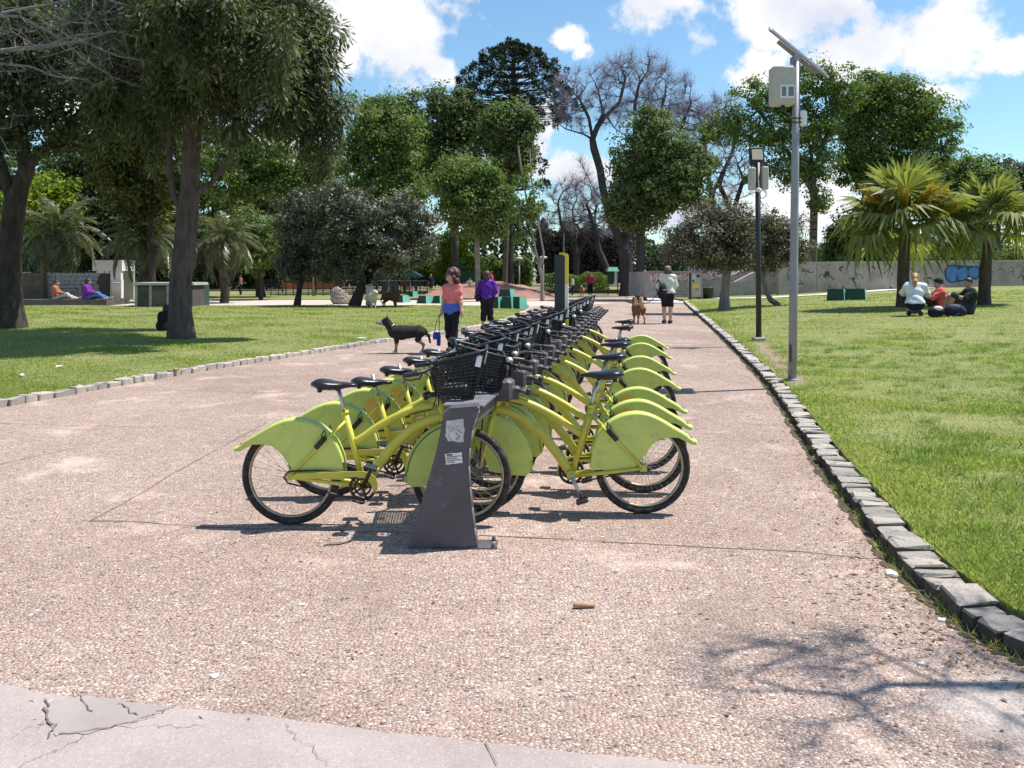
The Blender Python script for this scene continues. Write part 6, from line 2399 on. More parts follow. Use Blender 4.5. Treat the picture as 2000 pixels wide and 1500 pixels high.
for (px_, py, sc_, col, nm) in ((1118, 556, .8, (.5, .5, .5), 'far child in grey by the clipped hedge'), (470, 575, .85, (.25, .12, .10), 'far person in brown near the left palm trunk'), (960, 548, 1, (.45, .08, .08), 'far person in faded red beyond the soil mound')):
    q = gnd(px_, 577)
    person(nm, Vector((at(px_, 577, 62).x, 62, 0)), R(90), None, [('top', cloth(nm, col), ('pelvis', 'belly', 'chest', 'shoulders', 'uarmL', 'uarmR'), .03, above(.88)), ('trousers', cloth('navy', (.018, .022, .045)), T_, .02, below(1.0))], 'dark', 'short', M_SKIN2, scale=sc_, h=.035)

# ------------------------------------------------------------------ dogs (x forward)
def fur(name, col, **k):
    return mat('fur_' + name, col, rough=.9, spec=.15, var=.28, vscale=22, bump=.8, bscale=60, **k)


def dog(label, loc, rz, mats, scale=1.0, h=.014, fluffy=0.0, tail='down', face=(1, 0, .05), ears='up', collar=None, walk=0.0):
    """mats: (back, leg, muzzle/chest, paw)"""
    root = empty('dog', loc, rz, label, 'dog', scale=scale)
    f = fluffy
    prs, mi = [], []
    def A(p, m_): prs.append(p); mi.append(m_)
    A(('c', (.14, 0, .425), (.29, 0, .44), .148 + f, .125 + f), 0)       # chest
    A(('c', (.14, 0, .44), (-.22, 0, .455), .148 + f, .118 + f), 0)      # barrel
    A(('c', (-.22, 0, .465), (-.29, 0, .45), .115 + f, .10 + f), 0)
    A(('c', (.30, 0, .48), (.42, 0, .62), .11 + f * .8, .082 + f * .7), 0)
    fx, fy, fz = face
    hd_ = np.array((.455, 0, .665)); fv = np.array((fx, fy, fz), float); fv /= np.linalg.norm(fv)
    A(('e', hd_, (.092 + f * .5, .080 + f * .5, .080 + f * .5)), 0)
    A(('c', hd_ + fv * .06 - np.array((0, 0, .012)), hd_ + fv * .165 - np.array((0, 0, .03)), .046, .030), 2)
    A(('c', hd_ + fv * .05 - np.array((0, 0, .045)), hd_ + fv * .13 - np.array((0, 0, .062)), .03, .018), 2)
    side = np.cross(fv, (0, 0, 1.0))
    for s in (-1, 1):
        e0 = hd_ + side * s * .05 - fv * .02 + np.array((0, 0, .05))
        if ears == 'up': A(('c', e0, e0 + np.array((0, 0, .085)) + side * s * .012, .026, .008), 0)
        else: A(('c', e0, e0 - np.array((0, 0, .09)) + side * s * .035, .028, .022), 0)
    for s, w_ in ((-1, walk), (1, -walk)):
        y = .075 * s
        A(('c', (.25, y, .38), (.235 + w_ * .05, y, .24), .062 + f * .5, .040 + f * .3), 0)
        A(('c', (.235 + w_ * .05, y, .25), (.255 + w_ * .10, y, .055), .033 + f * .3, .024 + f * .2), 1)
        A(('c', (.25 + w_ * .10, y, .028), (.30 + w_ * .10, y, .022), .027, .024), 3)
        v = -w_
        A(('c', (-.25, y, .42), (-.20 + v * .05, y * 1.1, .285), .088 + f * .5, .052 + f * .4), 0)
        A(('c', (-.20 + v * .05, y * 1.1, .285), (-.325 + v * .08, y * 1.05, .185), .046 + f * .3, .027 + f * .2), 1)
        A(('c', (-.325 + v * .08, y * 1.05, .185), (-.30 + v * .1, y * 1.05, .045), .025 + f * .2, .022 + f * .2), 1)
        A(('c', (-.30 + v * .1, y * 1.05, .027), (-.255 + v * .1, y * 1.05, .022), .027, .024), 3)
    if tail == 'down':
        for a, b in (((-.36, 0, .47), (-.43, 0, .36)), ((-.43, 0, .36), (-.46, .01, .22))): A(('c', a, b, .028, .022), 0)
    elif tail == 'up':
        for a, b, r_ in (((-.36, 0, .48), (-.40, 0, .62), .04), ((-.40, 0, .62), (-.34, .01, .74), .05), ((-.34, .01, .74), (-.26, .02, .74), .045)): A(('c', a, b, r_, r_), 2)
    else:
        for a, b in (((-.34, 0, .5), (-.30, 0, .62)), ((-.30, 0, .62), (-.18, .03, .64))): A(('c', a, b, .06 + f * .5, .07 + f * .5), 0)
    V, Q = surface_nets(prs, h, 0, .035)
    mx = seg_paint(V, Q, prs, mi)
    if f:
        V = V + rng.normal(0, .006, V.shape)
    link('body', np_mesh('body', V, Q, mats, True, mx), root)
    mb = MB()
    mb.ball(Vector(hd_ + fv * .195 - np.array((0, 0, .022))), .018, 8, 6)
    for s in (-1, 1): mb.ball(Vector(hd_ + fv * .07 + side * s * .038 + np.array((0, 0, .022))), .011, 8, 6)
    mb.build('face', M_EYE, root)
    if collar:
        mb = MB(); mb.torus((0, 0, 0), .082, .013, axis='z', n=20, k=6)
        mb.build('collar', collar, root, (.355, 0, .555), (0, R(38), 0))
    return root


q = gnd(797, 690)
FB = (fur('black', (.030, .026, .023)), fur('tan', (.30, .20, .14)), fur('grey', (.30, .27, .25)), fur('white', (.6, .57, .53)))
dog('black dog with tan legs and white collar standing on the path', q, R(184), FB, 1.0, .012, face=(1, .05, -.02), ears='up', collar=M_WHITE)
q = gnd(1247, 632)
FBr = (fur('brown', (.17, .085, .045)), fur('fawn', (.36, .19, .10)), fur('cream', (.42, .27, .16)), fur('fawn2', (.30, .16, .09)))
bd = dog('brown dog with curled tail walking away beside the hoodie woman', q, R(97), (FBr[0], FBr[1], FBr[2], FBr[3]), 1.12, .015, tail='up', face=(1, .5, .1), walk=.5)
q = gnd(725, 601, .07)
FW = tuple(fur('fluffy%d' % i, c) for i, c in enumerate(((.58, .52, .42), (.55, .48, .38), (.48, .40, .30), (.55, .48, .4))))
dog('fluffy cream dog standing on the lawn by the leaning trunk', q, R(-58), FW, 1.05, .02, fluffy=.05, tail='curl', ears='down')
q = gnd(762, 599, .07)
FD = tuple(fur('dusk%d' % i, c) for i, c in enumerate(((.11, .065, .04), (.15, .09, .05), (.2, .12, .07), (.15, .1, .06))))
dog('shaggy dark brown dog standing behind the cream dog', q, R(-20), FD, 1.05, .022, fluffy=.03, tail='down', ears='down')
q = Vector((at(1137, 577, 60.5).x, 60.5, 0))
dog('far tan dog standing beside the person in red', q, R(-100), (FBr[1], FBr[1], FBr[2], FBr[1]), 1.0, .03, tail='down')
# leash
a = ph + Vector((-.26, .14, 1.02)); b = gnd(1247, 632) + Vector((-.03, .40, .60))
mb = MB(); mb.tube(bez([a, (a + b) / 2 + Vector((.05, 0, -.12)), b], 14), .012, 5)
tag(mb.build('leash', cloth('leash', (.03, .025, .03))), 'dark leash from the hoodie woman to the brown dog', 'leash')
# ================================================================== STREET FURNITURE AND BUILT THINGS
M_GALV = mat('galvanised_steel', (.30, .30, .32), rough=.55, metal=.25, var=.14, vscale=5, dirt=((.25, .24, .23), 12, .58, .5))
M_BLK = mat('black_pole_paint', (.022, .022, .026), rough=.45, var=.2)
M_BEIGE = mat('beige_cabinet', (.47, .45, .37), rough=.55, var=.06)
M_GLASS = mat('lamp_glass', (.62, .56, .40), rough=.2)
M_PANELBLUE = mat('solar_cells', (.02, .03, .07), rough=.15)
M_GREEN = mat('shade_green_paint', (.010, .055, .040), rough=.6, var=.16)  # darkened to paint shade on the concrete block fronts
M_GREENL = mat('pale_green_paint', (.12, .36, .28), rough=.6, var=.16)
M_WALLW = mat('white_wall', (.72, .71, .68), rough=.85, var=.06)
M_GREYC = mat('grey_concrete', (.34, .32, .30), rough=.9, var=.2, vscale=2.2, bump=.3, dirt=((.20, .18, .17), 1.6, .52, .6))
M_PALEC = mat('pale_concrete_wall', (.37, .315, .285), rough=.9, var=.2, vscale=2, bump=.3, dirt=((.20, .175, .16), 1.0, .48, .65))
M_DARKS = mat('dark_stone', (.075, .068, .062), rough=.9, var=.3, vscale=3, bump=.5)
M_STONE = mat('field_stone', (.36, .32, .28), rough=.95, var=.35, vscale=4, bump=.7)
M_ORNG = mat('orange_mesh', (.62, .14, .045), rough=.8, var=.2)

# --- tall galvanised pole with solar panel and control box
b = gndR(1547, 743)
Yp = b.y
pole = empty('solar_pole', b, 0, label='tall grey metal pole carrying a tilted solar panel and beige box', cat='pole')
pl = lambda x, y, dy=0: at(x, y, Yp + dy) - b
mb = MB()
top = pl(1556, 112)
n_ = 8
mb.tube([(0, 0, -.1), pl(1550, 560), pl(1553, 330), top], [.062, .060, .055, .050], 14)
mb.tube([(0, 0, -.02), (0, 0, .03)], .085, 14)
mb.build('pole', M_GALV, pole)
mb = MB()
mb.box(pl(1541, 690) + Vector((0, -.05, 0)), (.015, .04, .25))
mb.build('hatch', M_BLK, pole)
a, c = pl(1503, 58), pl(1618, 152)
mid_, dv = (a + c) / 2, (c - a)
ang_ = math.atan2(-dv.z, dv.x)
# the panel plane runs nearly along the line of sight, so that only its edge shows
u_ = dv.normalized()
w_ = (b + mid_ - Vector((0, 0, H))).normalized()
w_ = (w_ - u_ * w_.dot(u_)).normalized()
n_ = u_.cross(w_).normalized()
if n_.z < 0: n_ = -n_
w_ = n_.cross(u_)
w_ = (w_ + n_ * .03).normalized(); n_ = u_.cross(w_)
PM = Matrix((u_, w_, n_)).transposed()
cen = mid_ + w_ * .28
mb = MB(); mb.box(cen, (dv.length, .66, .035), PM, bev=.006)
sp = mb.build('solar_panel', M_GALV, pole)
mb = MB()
for i in range(6):
    for k in range(4):
        mb.box(cen + PM @ Vector(((i - 2.5) * dv.length / 6.4, (k - 1.5) * .155, .020)), (dv.length / 6.9, .145, .006), PM)
mb.build('cells', M_PANELBLUE, sp)
mb = MB()
mb.box(mid_ + PM @ Vector((.02, .06, -.055)), (dv.length * .66, .07, .06), PM)
mb.box(top + Vector((0, .06, -.02)), (.09, .22, .10))
mb.build('bracket', M_GALV, pole)
p0_, p1_ = pl(1506, 132), pl(1549, 206)
mb = MB(); cxy = (p0_ + p1_) / 2
wbx, hbx = p1_.x - p0_.x, p0_.z - p1_.z
mb.box(cxy + Vector((0, .02, 0)), (wbx, .22, hbx), bev=.012)
cb = mb.build('control_box', M_BEIGE, pole)
mb = MB()
q0, q1 = pl(1520, 168), pl(1548, 194)
mb.box((q0 + q1) / 2 + Vector((0, -.095, 0)), (q1.x - q0.x, .012, q0.z - q1.z)); mb.build('sticker', M_WHITE, cb)
mb = MB()
for (u0, u1) in ((1523, 1531), (1536, 1546)):
    r0, r1 = pl(u0, 172), pl(u1, 190)
    mb.box((r0 + r1) / 2 + Vector((0, -.103, 0)), (r1.x - r0.x, .006, r0.z - r1.z))
mb.build('print', mat('blue_grey_print', (.16, .19, .24), .6), cb)
mb = MB()
q = pl(1529, 212); mb.ball(q + Vector((0, 0, 0)), (.04, .04, .05), 10, 6); mb.tube([q, q + Vector((0, 0, .12))], .015, 6)
mb.build('sensor', M_BLK, cb)
mb = MB()
q0, q1 = pl(1561, 216), pl(1574, 247)
mb.box((q0 + q1) / 2 + Vector((0, -.02, 0)), (q1.x - q0.x, .10, q0.z - q1.z), bev=.02)
mb.build('junction_box', M_WHITE, pole)
mb = MB()
for yy in (232, 240): mb.tube([pl(1544, yy) + Vector((0, -.058, 0)), pl(1570, yy) + Vector((0, -.058, 0))], .01, 6)
mb.build('clamp', M_BLK, pole)

# --- black lamp post with floodlight
b = gndR(1482, 665)
lp = empty('lamp_post', b, 0, label='slim black lamp post with a square floodlight and grey boxes', cat='lamp post')
pl = lambda x, y, dy=0: at(x, y, b.y + dy) - b
mb = MB(); mb.tube([(0, 0, -.05), pl(1481, 500), pl(1480, 318)], [.066, .062, .060], 12); mb.build('pole', M_BLK, lp)
mb = MB()
q0, q1 = pl(1465, 287), pl(1494, 323)
wq, hq = q1.x - q0.x, q0.z - q1.z
cq = (q0 + q1) / 2
mb.box(cq + Vector((0, .07, 0)), (wq, .10, hq), Euler((R(-12), 0, 0)), bev=.02)
for k in range(5): mb.box(cq + Vector(((k - 2) * wq / 5.5, .15, 0)), (.012, .07, hq * .8), Euler((R(-12), 0, 0)))
fl = mb.build('floodlight', M_BLK, lp)
mb = MB(); mb.box(cq + Vector((0, .012, .04)), (wq * .72, .012, hq * .58), Euler((R(-12), 0, 0))); mb.build('lens', M_GLASS, fl)
mb = MB(); mb.box(cq + Vector((0, .03, -.30)), (.05, .12, .22)); mb.build('bracket', M_BLK, lp)
mb = MB()
q0, q1 = pl(1464, 328), pl(1474, 371); mb.box((q0 + q1) / 2 + Vector((0, .02, 0)), (q1.x - q0.x, .26, q0.z - q1.z), bev=.015)
mb.build('cabinet', M_BEIGE, lp)
mb = MB()
q0, q1 = pl(1487, 326), pl(1499, 370); mb.box((q0 + q1) / 2 + Vector((0, .02, 0)), (q1.x - q0.x, .26, q0.z - q1.z), bev=.015)
mb.build('cabinet', M_BEIGE, lp)
mb = MB()
q = pl(1478, 372); mb.tube([q + Vector((0, -.24, -.02)), q + Vector((0, -.05, .02))], [.05, .055], 12); mb.ball(q + Vector((0, -.26, -.02)), .04, 10, 6)
mb.build('camera_housing', M_WHITE, lp)
mb = MB()
mb.tube(bez([pl(1490, 371), pl(1497, 380), pl(1488, 388), pl(1482, 376)], 14), .008, 5)
mb.build('cable', M_BLK, lp)
mb = MB(); mb.box((0, 0, .03), (.30, .26, .10), bev=.03); mb.build('footing', M_PALEC, lp)

# --- stone planter wall with low dark ledge, left
def px_box(name, m_, x0, x1, y0, y1, Y, depth, parent=None, bev=.0, label=None, cat=None, taper=1.0, rz=0, ground=False):
    a, c = at(x0, y0, Y), at(x1, y1, Y)
    if ground: c.z = 0
    w_, hgt = c.x - a.x, a.z - c.z
    mb = MB(); mb.box((0, 0, hgt / 2), (w_, depth, hgt), bev=bev, taper=taper)
    o = mb.build(name, m_, parent, ((a.x + c.x) / 2, Y + depth / 2, c.z), (0, 0, rz))
    if label: tag(o, label, cat)
    return o


ledge = px_box('stone_ledge', M_DARKS, -60, 208, 585.5, 599, 43.2, 2.6, label='low dark stone ledge under the two seated people', cat='ledge', ground=True)
wl = empty('planter_wall', at(52, 586, 46), 0, label='grey stone planter wall behind the seated people', cat='wall')
base = at(52, 586, 46)
L_ = at(192, 0, 46).x - base.x
hW = at(0, 533, 46).z - base.z
mb = MB(); mb.box((L_ / 2, .75, hW / 2 - .15), (L_ - .06, 1.4, hW + .25)); mb.build('core', M_DARKS, wl)
STN = [rough_block('stone', M_STONE, .10, 80 + i) for i in range(5)]
rr = random.Random(4)
rows = 7
for r in range(rows):
    x = 0.0
    while x < L_ - .12:
        w_ = rr.uniform(.16, .36)
        o = link('stone', rr.choice(STN), wl, (min(x + w_ / 2, L_ - .1), .02 + rr.uniform(-.02, .02), (r + .5) * hW / rows), (R(90), rr.uniform(-.05, .05), 0))
        o.scale = (w_ * .94, hW / rows * .94, .16)
        x += w_
mb = MB(); mb.box((.55, .35, hW / 2), (1.15, .8, hW * 1.0)); mb.build('mossy_end', mat('mossy_stone', (.13, .095, .06), .95, var=.35, vscale=3, bump=.6), wl, (0, -.42, 0))
# --- white pavilion wall with pillars
b = at(190, 585, 52)
pv = empty('pavilion', b, 0, label='white walled pavilion with small pillars behind the palms', cat='building')
pl = lambda x, y: at(x, y, 52) - b
def part_box(parent, name, m_, x0, x1, y0, y1, pl, y=0, d=.3):
    a, c = pl(x0, y0), pl(x1, y1)
    mb = MB(); mb.box(((a.x + c.x) / 2, y + d / 2, (a.z + c.z) / 2), (c.x - a.x, d, a.z - c.z)); return mb.build(name, m_, parent)
part_box(pv, 'wall', M_WALLW, 188, 237, 546, 586, pl, 0, .3)
for (x0, x1) in ((188, 202), (206, 212), (216, 222), (226, 236)): part_box(pv, 'pillar', M_WALLW, x0, x1, 529, 545.8, pl, 0, .28)
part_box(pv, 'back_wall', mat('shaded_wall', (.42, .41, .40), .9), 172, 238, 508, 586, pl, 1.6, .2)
part_box(pv, 'lintel', M_WALLW, 180, 238, 508, 529, pl, .02, 1.5)
mb = MB()
for k in range(10): mb.tube([pl(190 + k * 5, 552) + Vector((0, -.12, 0)), pl(190 + k * 5, 583) + Vector((0, -.12, 0))], .018, 5)
mb.tube([pl(188, 552) + Vector((0, -.12, 0)), pl(238, 552) + Vector((0, -.12, 0))], .025, 5)
mb.build('railing', M_GALV, pv)
px_box('white_post', M_WALLW, 40, 51, 532, 588, 47, .5, label='white masonry pier at the end of the stone planter', cat='pier', ground=True)
# --- kiosk box
Yk = 40.3
b = at(262, 602, Yk); b.z = 0.06
kb = empty('vent_kiosk', b, 0, label='low dark stone kiosk with pale slab top behind the conifer trunk', cat='kiosk')
pl = lambda x, y: at(x, y, Yk) - b
part_box(kb, 'base', M_DARKS, 264, 376, 560, 603, pl, 0, 1.6)
part_box(kb, 'slab', mat('pale_slab', (.42, .43, .40), .9), 260, 380, 552, 557, pl, -.1, 1.9)
part_box(kb, 'door', mat('kiosk_door', (.11, .095, .085), .8), 296, 324, 566, 598, pl, -.03, .1)
for x0 in (264, 292, 326, 360): part_box(kb, 'pilaster', M_STONE, x0, x0 + 5, 558, 603, pl, -.05, .1)
part_box(kb, 'neck', M_DARKS, 268, 372, 557, 560, pl, .1, 1.4)
gb = px_box('green_bin', M_GREEN, 372, 394, 553, 600, 41.8, 1.1, bev=.05, label='dark green bin standing beside the vent kiosk', cat='bin', ground=True)
# --- boulder
V, Q = surface_nets([('e', (0, 0, .35), (.42, .3, .45)), ('e', (.12, .0, .2), (.5, .32, .3)), ('e', (-.15, 0, .5), (.28, .24, .4))], .05, 0, .1)
V = V + rng.normal(0, .02, V.shape)
q = gnd(663, 594)
tag(link('boulder', np_mesh('boulder', V, Q, M_STONE, False), None, q), 'grey upright boulder between the two leaning trunks', 'boulder')

# --- green concrete blocks shaped like frustums
def block(x0, x1, y0, y1, label, parent=None, dark=True, tp=.72, cap=False, z=None):
    Y = H * F / (y1 - YH) if z is None else z
    a, c = at(x0, y0, Y), at(x1, y1, Y)
    zb = c.z if z is not None else 0.0
    w_, hgt = (c.x - a.x) * .86, a.z - zb
    o = empty('bench_block', ((a.x + c.x) / 2, Y + .35, zb), -.55 + rr.uniform(-.12, .12), label=label, cat='concrete block', group='green concrete blocks in the park')
    mb = MB()
    d = .7
    t = tp
    # front green darkened as its shade, flanks in the paler paint
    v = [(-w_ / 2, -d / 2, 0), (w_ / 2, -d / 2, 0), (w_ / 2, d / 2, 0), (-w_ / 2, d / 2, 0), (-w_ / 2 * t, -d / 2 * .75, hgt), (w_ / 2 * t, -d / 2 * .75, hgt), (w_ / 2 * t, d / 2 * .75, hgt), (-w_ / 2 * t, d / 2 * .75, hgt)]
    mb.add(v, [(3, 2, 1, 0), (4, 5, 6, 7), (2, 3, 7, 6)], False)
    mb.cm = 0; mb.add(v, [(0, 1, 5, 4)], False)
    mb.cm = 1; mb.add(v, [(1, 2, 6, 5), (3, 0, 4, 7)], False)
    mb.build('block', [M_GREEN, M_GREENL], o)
    return o


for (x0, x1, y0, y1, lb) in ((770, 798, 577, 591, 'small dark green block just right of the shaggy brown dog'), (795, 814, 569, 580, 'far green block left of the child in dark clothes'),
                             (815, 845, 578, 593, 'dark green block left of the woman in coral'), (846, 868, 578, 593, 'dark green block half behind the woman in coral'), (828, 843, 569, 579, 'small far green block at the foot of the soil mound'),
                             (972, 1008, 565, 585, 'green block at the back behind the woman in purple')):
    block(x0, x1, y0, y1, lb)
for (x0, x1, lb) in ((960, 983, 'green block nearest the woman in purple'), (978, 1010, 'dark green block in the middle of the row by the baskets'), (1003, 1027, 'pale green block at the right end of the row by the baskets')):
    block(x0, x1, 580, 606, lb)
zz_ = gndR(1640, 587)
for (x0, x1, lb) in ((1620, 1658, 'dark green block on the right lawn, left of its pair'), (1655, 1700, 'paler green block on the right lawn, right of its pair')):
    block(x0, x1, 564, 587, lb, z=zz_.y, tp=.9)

# --- red soil mound
def mound(name, x0, x1, ytop, ybase, depth, label):
    Y = H * F / (ybase - YH)
    a, c = at(x0, ybase, Y), at(x1, ybase, Y)
    w_, hg = c.x - a.x, at(0, ytop, Y + depth / 2).z
    def Pf(u, v):
        X = a.x + w_ * u; Yv = Y + depth * v
        r = np.clip(1 - ((u - .5) * 2) ** 2, 0, 1) ** .8 * np.clip(1 - ((v - .5) * 2) ** 2, 0, 1) ** .9
        Z = hg * r * (1 + .16 * np.sin(X * 1.7) * np.cos(Yv * 1.1) + .08 * np.sin(X * 4 + Yv * 3)) - .02
        return X, Yv, Z
    o = grid_sheet(name, Pf, 60, 30, M_SOIL)
    o['label'] = label
mound('soil_mound', 805, 1090, 553, 583, 12, 'heap of red soil behind the walking women')

# --- playground: shelter, fence panels, tower
Ys = 66
b = at(655, 560, Ys); b.z = 0
sh = empty('shelter', b, 0, label='dark open shelter with green roof beyond the leaning tree', cat='shelter')
pl = lambda x, y: at(x, y, Ys) - b
zgr = lambda x: pl(x, YH + H * F / Ys)
mb = MB()
a, c, ap = pl(705, 538), pl(815, 538), pl(760, 524)
dpt = 4.5
vs = [a, c, c + Vector((0, dpt, 0)), a + Vector((0, dpt, 0)), ap + Vector((-1.2, dpt / 2, 0)), ap + Vector((1.2, dpt / 2, 0))]
vs2 = [v - Vector((0, 0, .15)) for v in vs[:4]]
mb.add(vs + vs2, [(0, 1, 5, 4), (1, 2, 5), (2, 3, 4, 5), (3, 0, 4), (0, 6, 7, 1), (1, 7, 8, 2), (2, 8, 9, 3), (3, 9, 6, 0), (9, 8, 7, 6)], False)
mb.build('roof', mat('green_roof', (.03, .10, .075), .6), sh)
for x in (708, 735, 768, 790, 812):
    mb = MB(); p = zgr(x); mb.box((p.x, .15, (pl(x, 541).z) / 2), (.16, .16, pl(x, 541).z)); mb.build('post', M_BLK, sh)
part_box(sh, 'back_panel', mat('shelter_panel', (.40, .39, .37), .85, var=.25, vscale=3), 740, 772, 549, 572, pl, 2.0, .1)
for i, (x0, x1, y0, y1, m_, nm) in enumerate(((585, 612, 551, 563, M_ORNG, 'orange mesh panel of the playground fence left of the trunks'), (618, 652, 549, 563, M_ORNG, 'orange mesh panel of the playground fence between the trunks'),
                                              (782, 800, 546, 560, M_ORNG, 'orange panel seen under the green shelter'), (552, 580, 552, 564, M_ORNG, 'orange mesh panel at the left end of the playground fence'))):
    Y = 68
    a, c = at(x0, y0, Y), at(x1, y1, Y)
    o = empty('mesh_fence', ((a.x + c.x) / 2, Y, 0), 0, label=nm, cat='fence')
    mb = MB(); mb.box((0, 0, (a.z + c.z) / 2), (c.x - a.x, .04, a.z - c.z)); mb.build('mesh_sheet', m_, o)
    for s in (-1, 1):
        mb = MB(); mb.tube([(s * (c.x - a.x) / 2, 0, 0), (s * (c.x - a.x) / 2, 0, a.z + .15)], .04, 6); mb.build('post', M_BLK, o)
fe = empty('fence', at(520, 560, 60), 0, label='thin dark railing along the playground behind the trees', cat='fence')
fe.location.z = 0
mb = MB()
xa, xb = at(500, 0, 60).x - fe.location.x, at(835, 0, 60).x - fe.location.x
for zr in (.25, 1.05): mb.tube([(xa, 0, zr), (xb, 0, zr)], .022, 5)
mb.build('rail', M_BLK, fe)
mb = MB(); mb.box((0, 0, .55), (.05, .05, 1.1)); PST = mb.mesh('post', M_BLK)
for k in range(24): link('post', PST, fe, (xa + (xb - xa) * k / 23, 0, 0))
mb = MB(); mb.tube([(0, 0, .25), (0, 0, 1.05)], .012, 4); BR = mb.mesh('bar', M_BLK)
for k in range(110): link('bar', BR, fe, (xa + (xb - xa) * (k + .5) / 110, 0, 0))
Yt = 70
b = at(905, 560, Yt); b.z = 0
tw = empty('play_tower', b, 0, label='dark green playground tower under the round tree', cat='play tower')
pl = lambda x, y: at(x, y, Yt) - b
for x in (886, 899, 912, 925):
    mb = MB(); mb.box((pl(x, 0).x, .1 if x % 2 else 1.2, pl(0, 522).z / 2), (.14, .14, pl(0, 522).z)); mb.build('post', M_BLK, tw)
part_box(tw, 'platform', M_GREEN, 884, 928, 546, 550, pl, 0, 1.5)
part_box(tw, 'roof', M_GREEN, 882, 930, 519, 523, pl, -.2, 1.9)
part_box(tw, 'guard_panel', M_GREEN, 886, 926, 532, 546, pl, .0, .06)
part_box(tw, 'slide', mat('slide_blue', (.03, .06, .08), .5), 900, 912, 551, 568, pl, -.6, .5)

# --- tent / green booth under the bare tree
Yn = 62
b = at(1198, 575, Yn); b.z = 0
tn = empty('booth', b, 0, label='small green canopy booth left of the big bare tree', cat='booth')
pl = lambda x, y: at(x, y, Yn) - b
a, c = pl(1186, 523), pl(1209, 523)
mb = MB(); mb.box(((a.x + c.x) / 2, .5, a.z - .1), (c.x - a.x, 1.3, .3), taper=.7); mb.build('canopy', M_GREENL, tn)
for x in (1188, 1207):
    mb = MB(); mb.tube([(pl(x, 0).x, .1, 0), (pl(x, 0).x, .1, a.z - .1)], .04, 6); mb.build('post', M_BLK, tn)
part_box(tn, 'curtain', M_GREEN, 1190, 1200, 529, 556, pl, .3, .05)
part_box(tn, 'curtain', M_WALLW, 1201, 1206, 529, 560, pl, .2, .05)

# --- far bench blocks, log edge
px_box('log_edging', mat('dark_timber', (.06, .045, .035), .9, var=.3), 1060, 1222, 566, 571.5, 66, .35, label='long dark log edging in front of the far lawn', cat='edging', ground=True)
px_box('bench', mat('timber', (.22, .12, .06), .8), 1229, 1244, 560, 566, 58, .5, label='low wooden bench at the foot of the big bare tree', cat='bench')

# --- skate park walls
Yw = 46.5
b = at(1262, 584, Yw); b.z = 0
sk = empty('low_wall', b, 0, label='grey concrete end wall with painted posters beside the path', cat='wall')
pl = lambda x, y: at(x, y, Yw) - b
part_box(sk, 'wall', M_GREYC, 1260, 1346, 533, 581, pl, 0, .4)
part_box(sk, 'side_wall', M_GREYC, 1260, 1268, 531, 581, pl, .4, 6.0)
part_box(sk, 'coping', M_PALEC, 1258, 1348, 529.5, 532.8, pl, -.05, .5)
M_POSTER = bpy.data.materials.new('painted_mural'); M_POSTER.use_nodes = True
t = NT(M_POSTER.node_tree)
tcx = t.n('TexCoord').outputs['Object']
n1 = t.noise(t.vec('MULTIPLY', tcx, (1.7, 1, 1.5)), 1.7, 4, .6)
n2 = t.noise(tcx, 3.1, 3, .6)
cr = t.ramp(n1, [(.30, (.10, .12, .25)), (.40, (.60, .58, .56)), (.48, (.45, .10, .09)), (.55, (.62, .60, .58)), (.62, (.12, .30, .32)), (.70, (.55, .50, .48))], 'CONSTANT')
cr = t.mix(t.smooth(n2, .55, .6), cr, (.20, .17, .17, 1))
bs = t.n('BsdfPrincipled'); t.set(bs.inputs['Base Color'], cr); bs.inputs['Roughness'].default_value = .8
t.set(t.n('OutputMaterial').inputs[0], bs)
part_box(sk, 'mural', M_POSTER, 1270, 1345, 534, 549.5, pl, -.008, .006)
for k in range(4): part_box(sk, 'ledge', M_PALEC, 1318, 1345, 556 + k * 6, 558.2 + k * 6, pl, -.05, .05)
Yv = 50
b = at(1345, 584, Yv); b.z = 0
sm = empty('mural_wall', b, 0, label='long painted mural wall behind the notice board', cat='wall')
pl = lambda x, y: at(x, y, Yv) - b
part_box(sm, 'wall', M_GREYC, 1345, 1425, 521, 583, pl, 0, .3)
part_box(sm, 'mural', M_POSTER, 1346, 1424, 523, 546, pl, -.008, .006)
part_box(sm, 'ledge', M_PALEC, 1346, 1424, 546.5, 549, pl, -.10, .095)
# ramps
b = at(1420, 580, 51); b.z = 0.1
rp = empty('skate_ramp', b, 0, label='pale concrete skate ramps behind the lamp post', cat='ramp')
pl = lambda x, y: at(x, y, 51) - b
for (pts, d0, d1) in ((((1412, 549), (1478, 521), (1482, 521), (1482, 549)), 1.0, 3.5), (((1436, 552), (1478, 531), (1521, 531), (1521, 552)), .4, .95)):
    mb = MB(); mb.prism([(pl(*p).x, pl(*p).z) for p in pts], d0, d1); fix_normals(mb.build('ramp', M_PALEC, rp))
mb = MB(); mb.prism([(pl(*p).x, pl(*p).z) for p in ((1412, 549.5), (1522, 552.5), (1522, 579), (1412, 579))], 0, 4); fix_normals(mb.build('retaining_wall', M_GREYC, rp))
part_box(rp, 'blue_panel', mat('blue_panel', (.06, .10, .17), .6), 1428, 1448, 515, 527, pl, 3.8, .1)

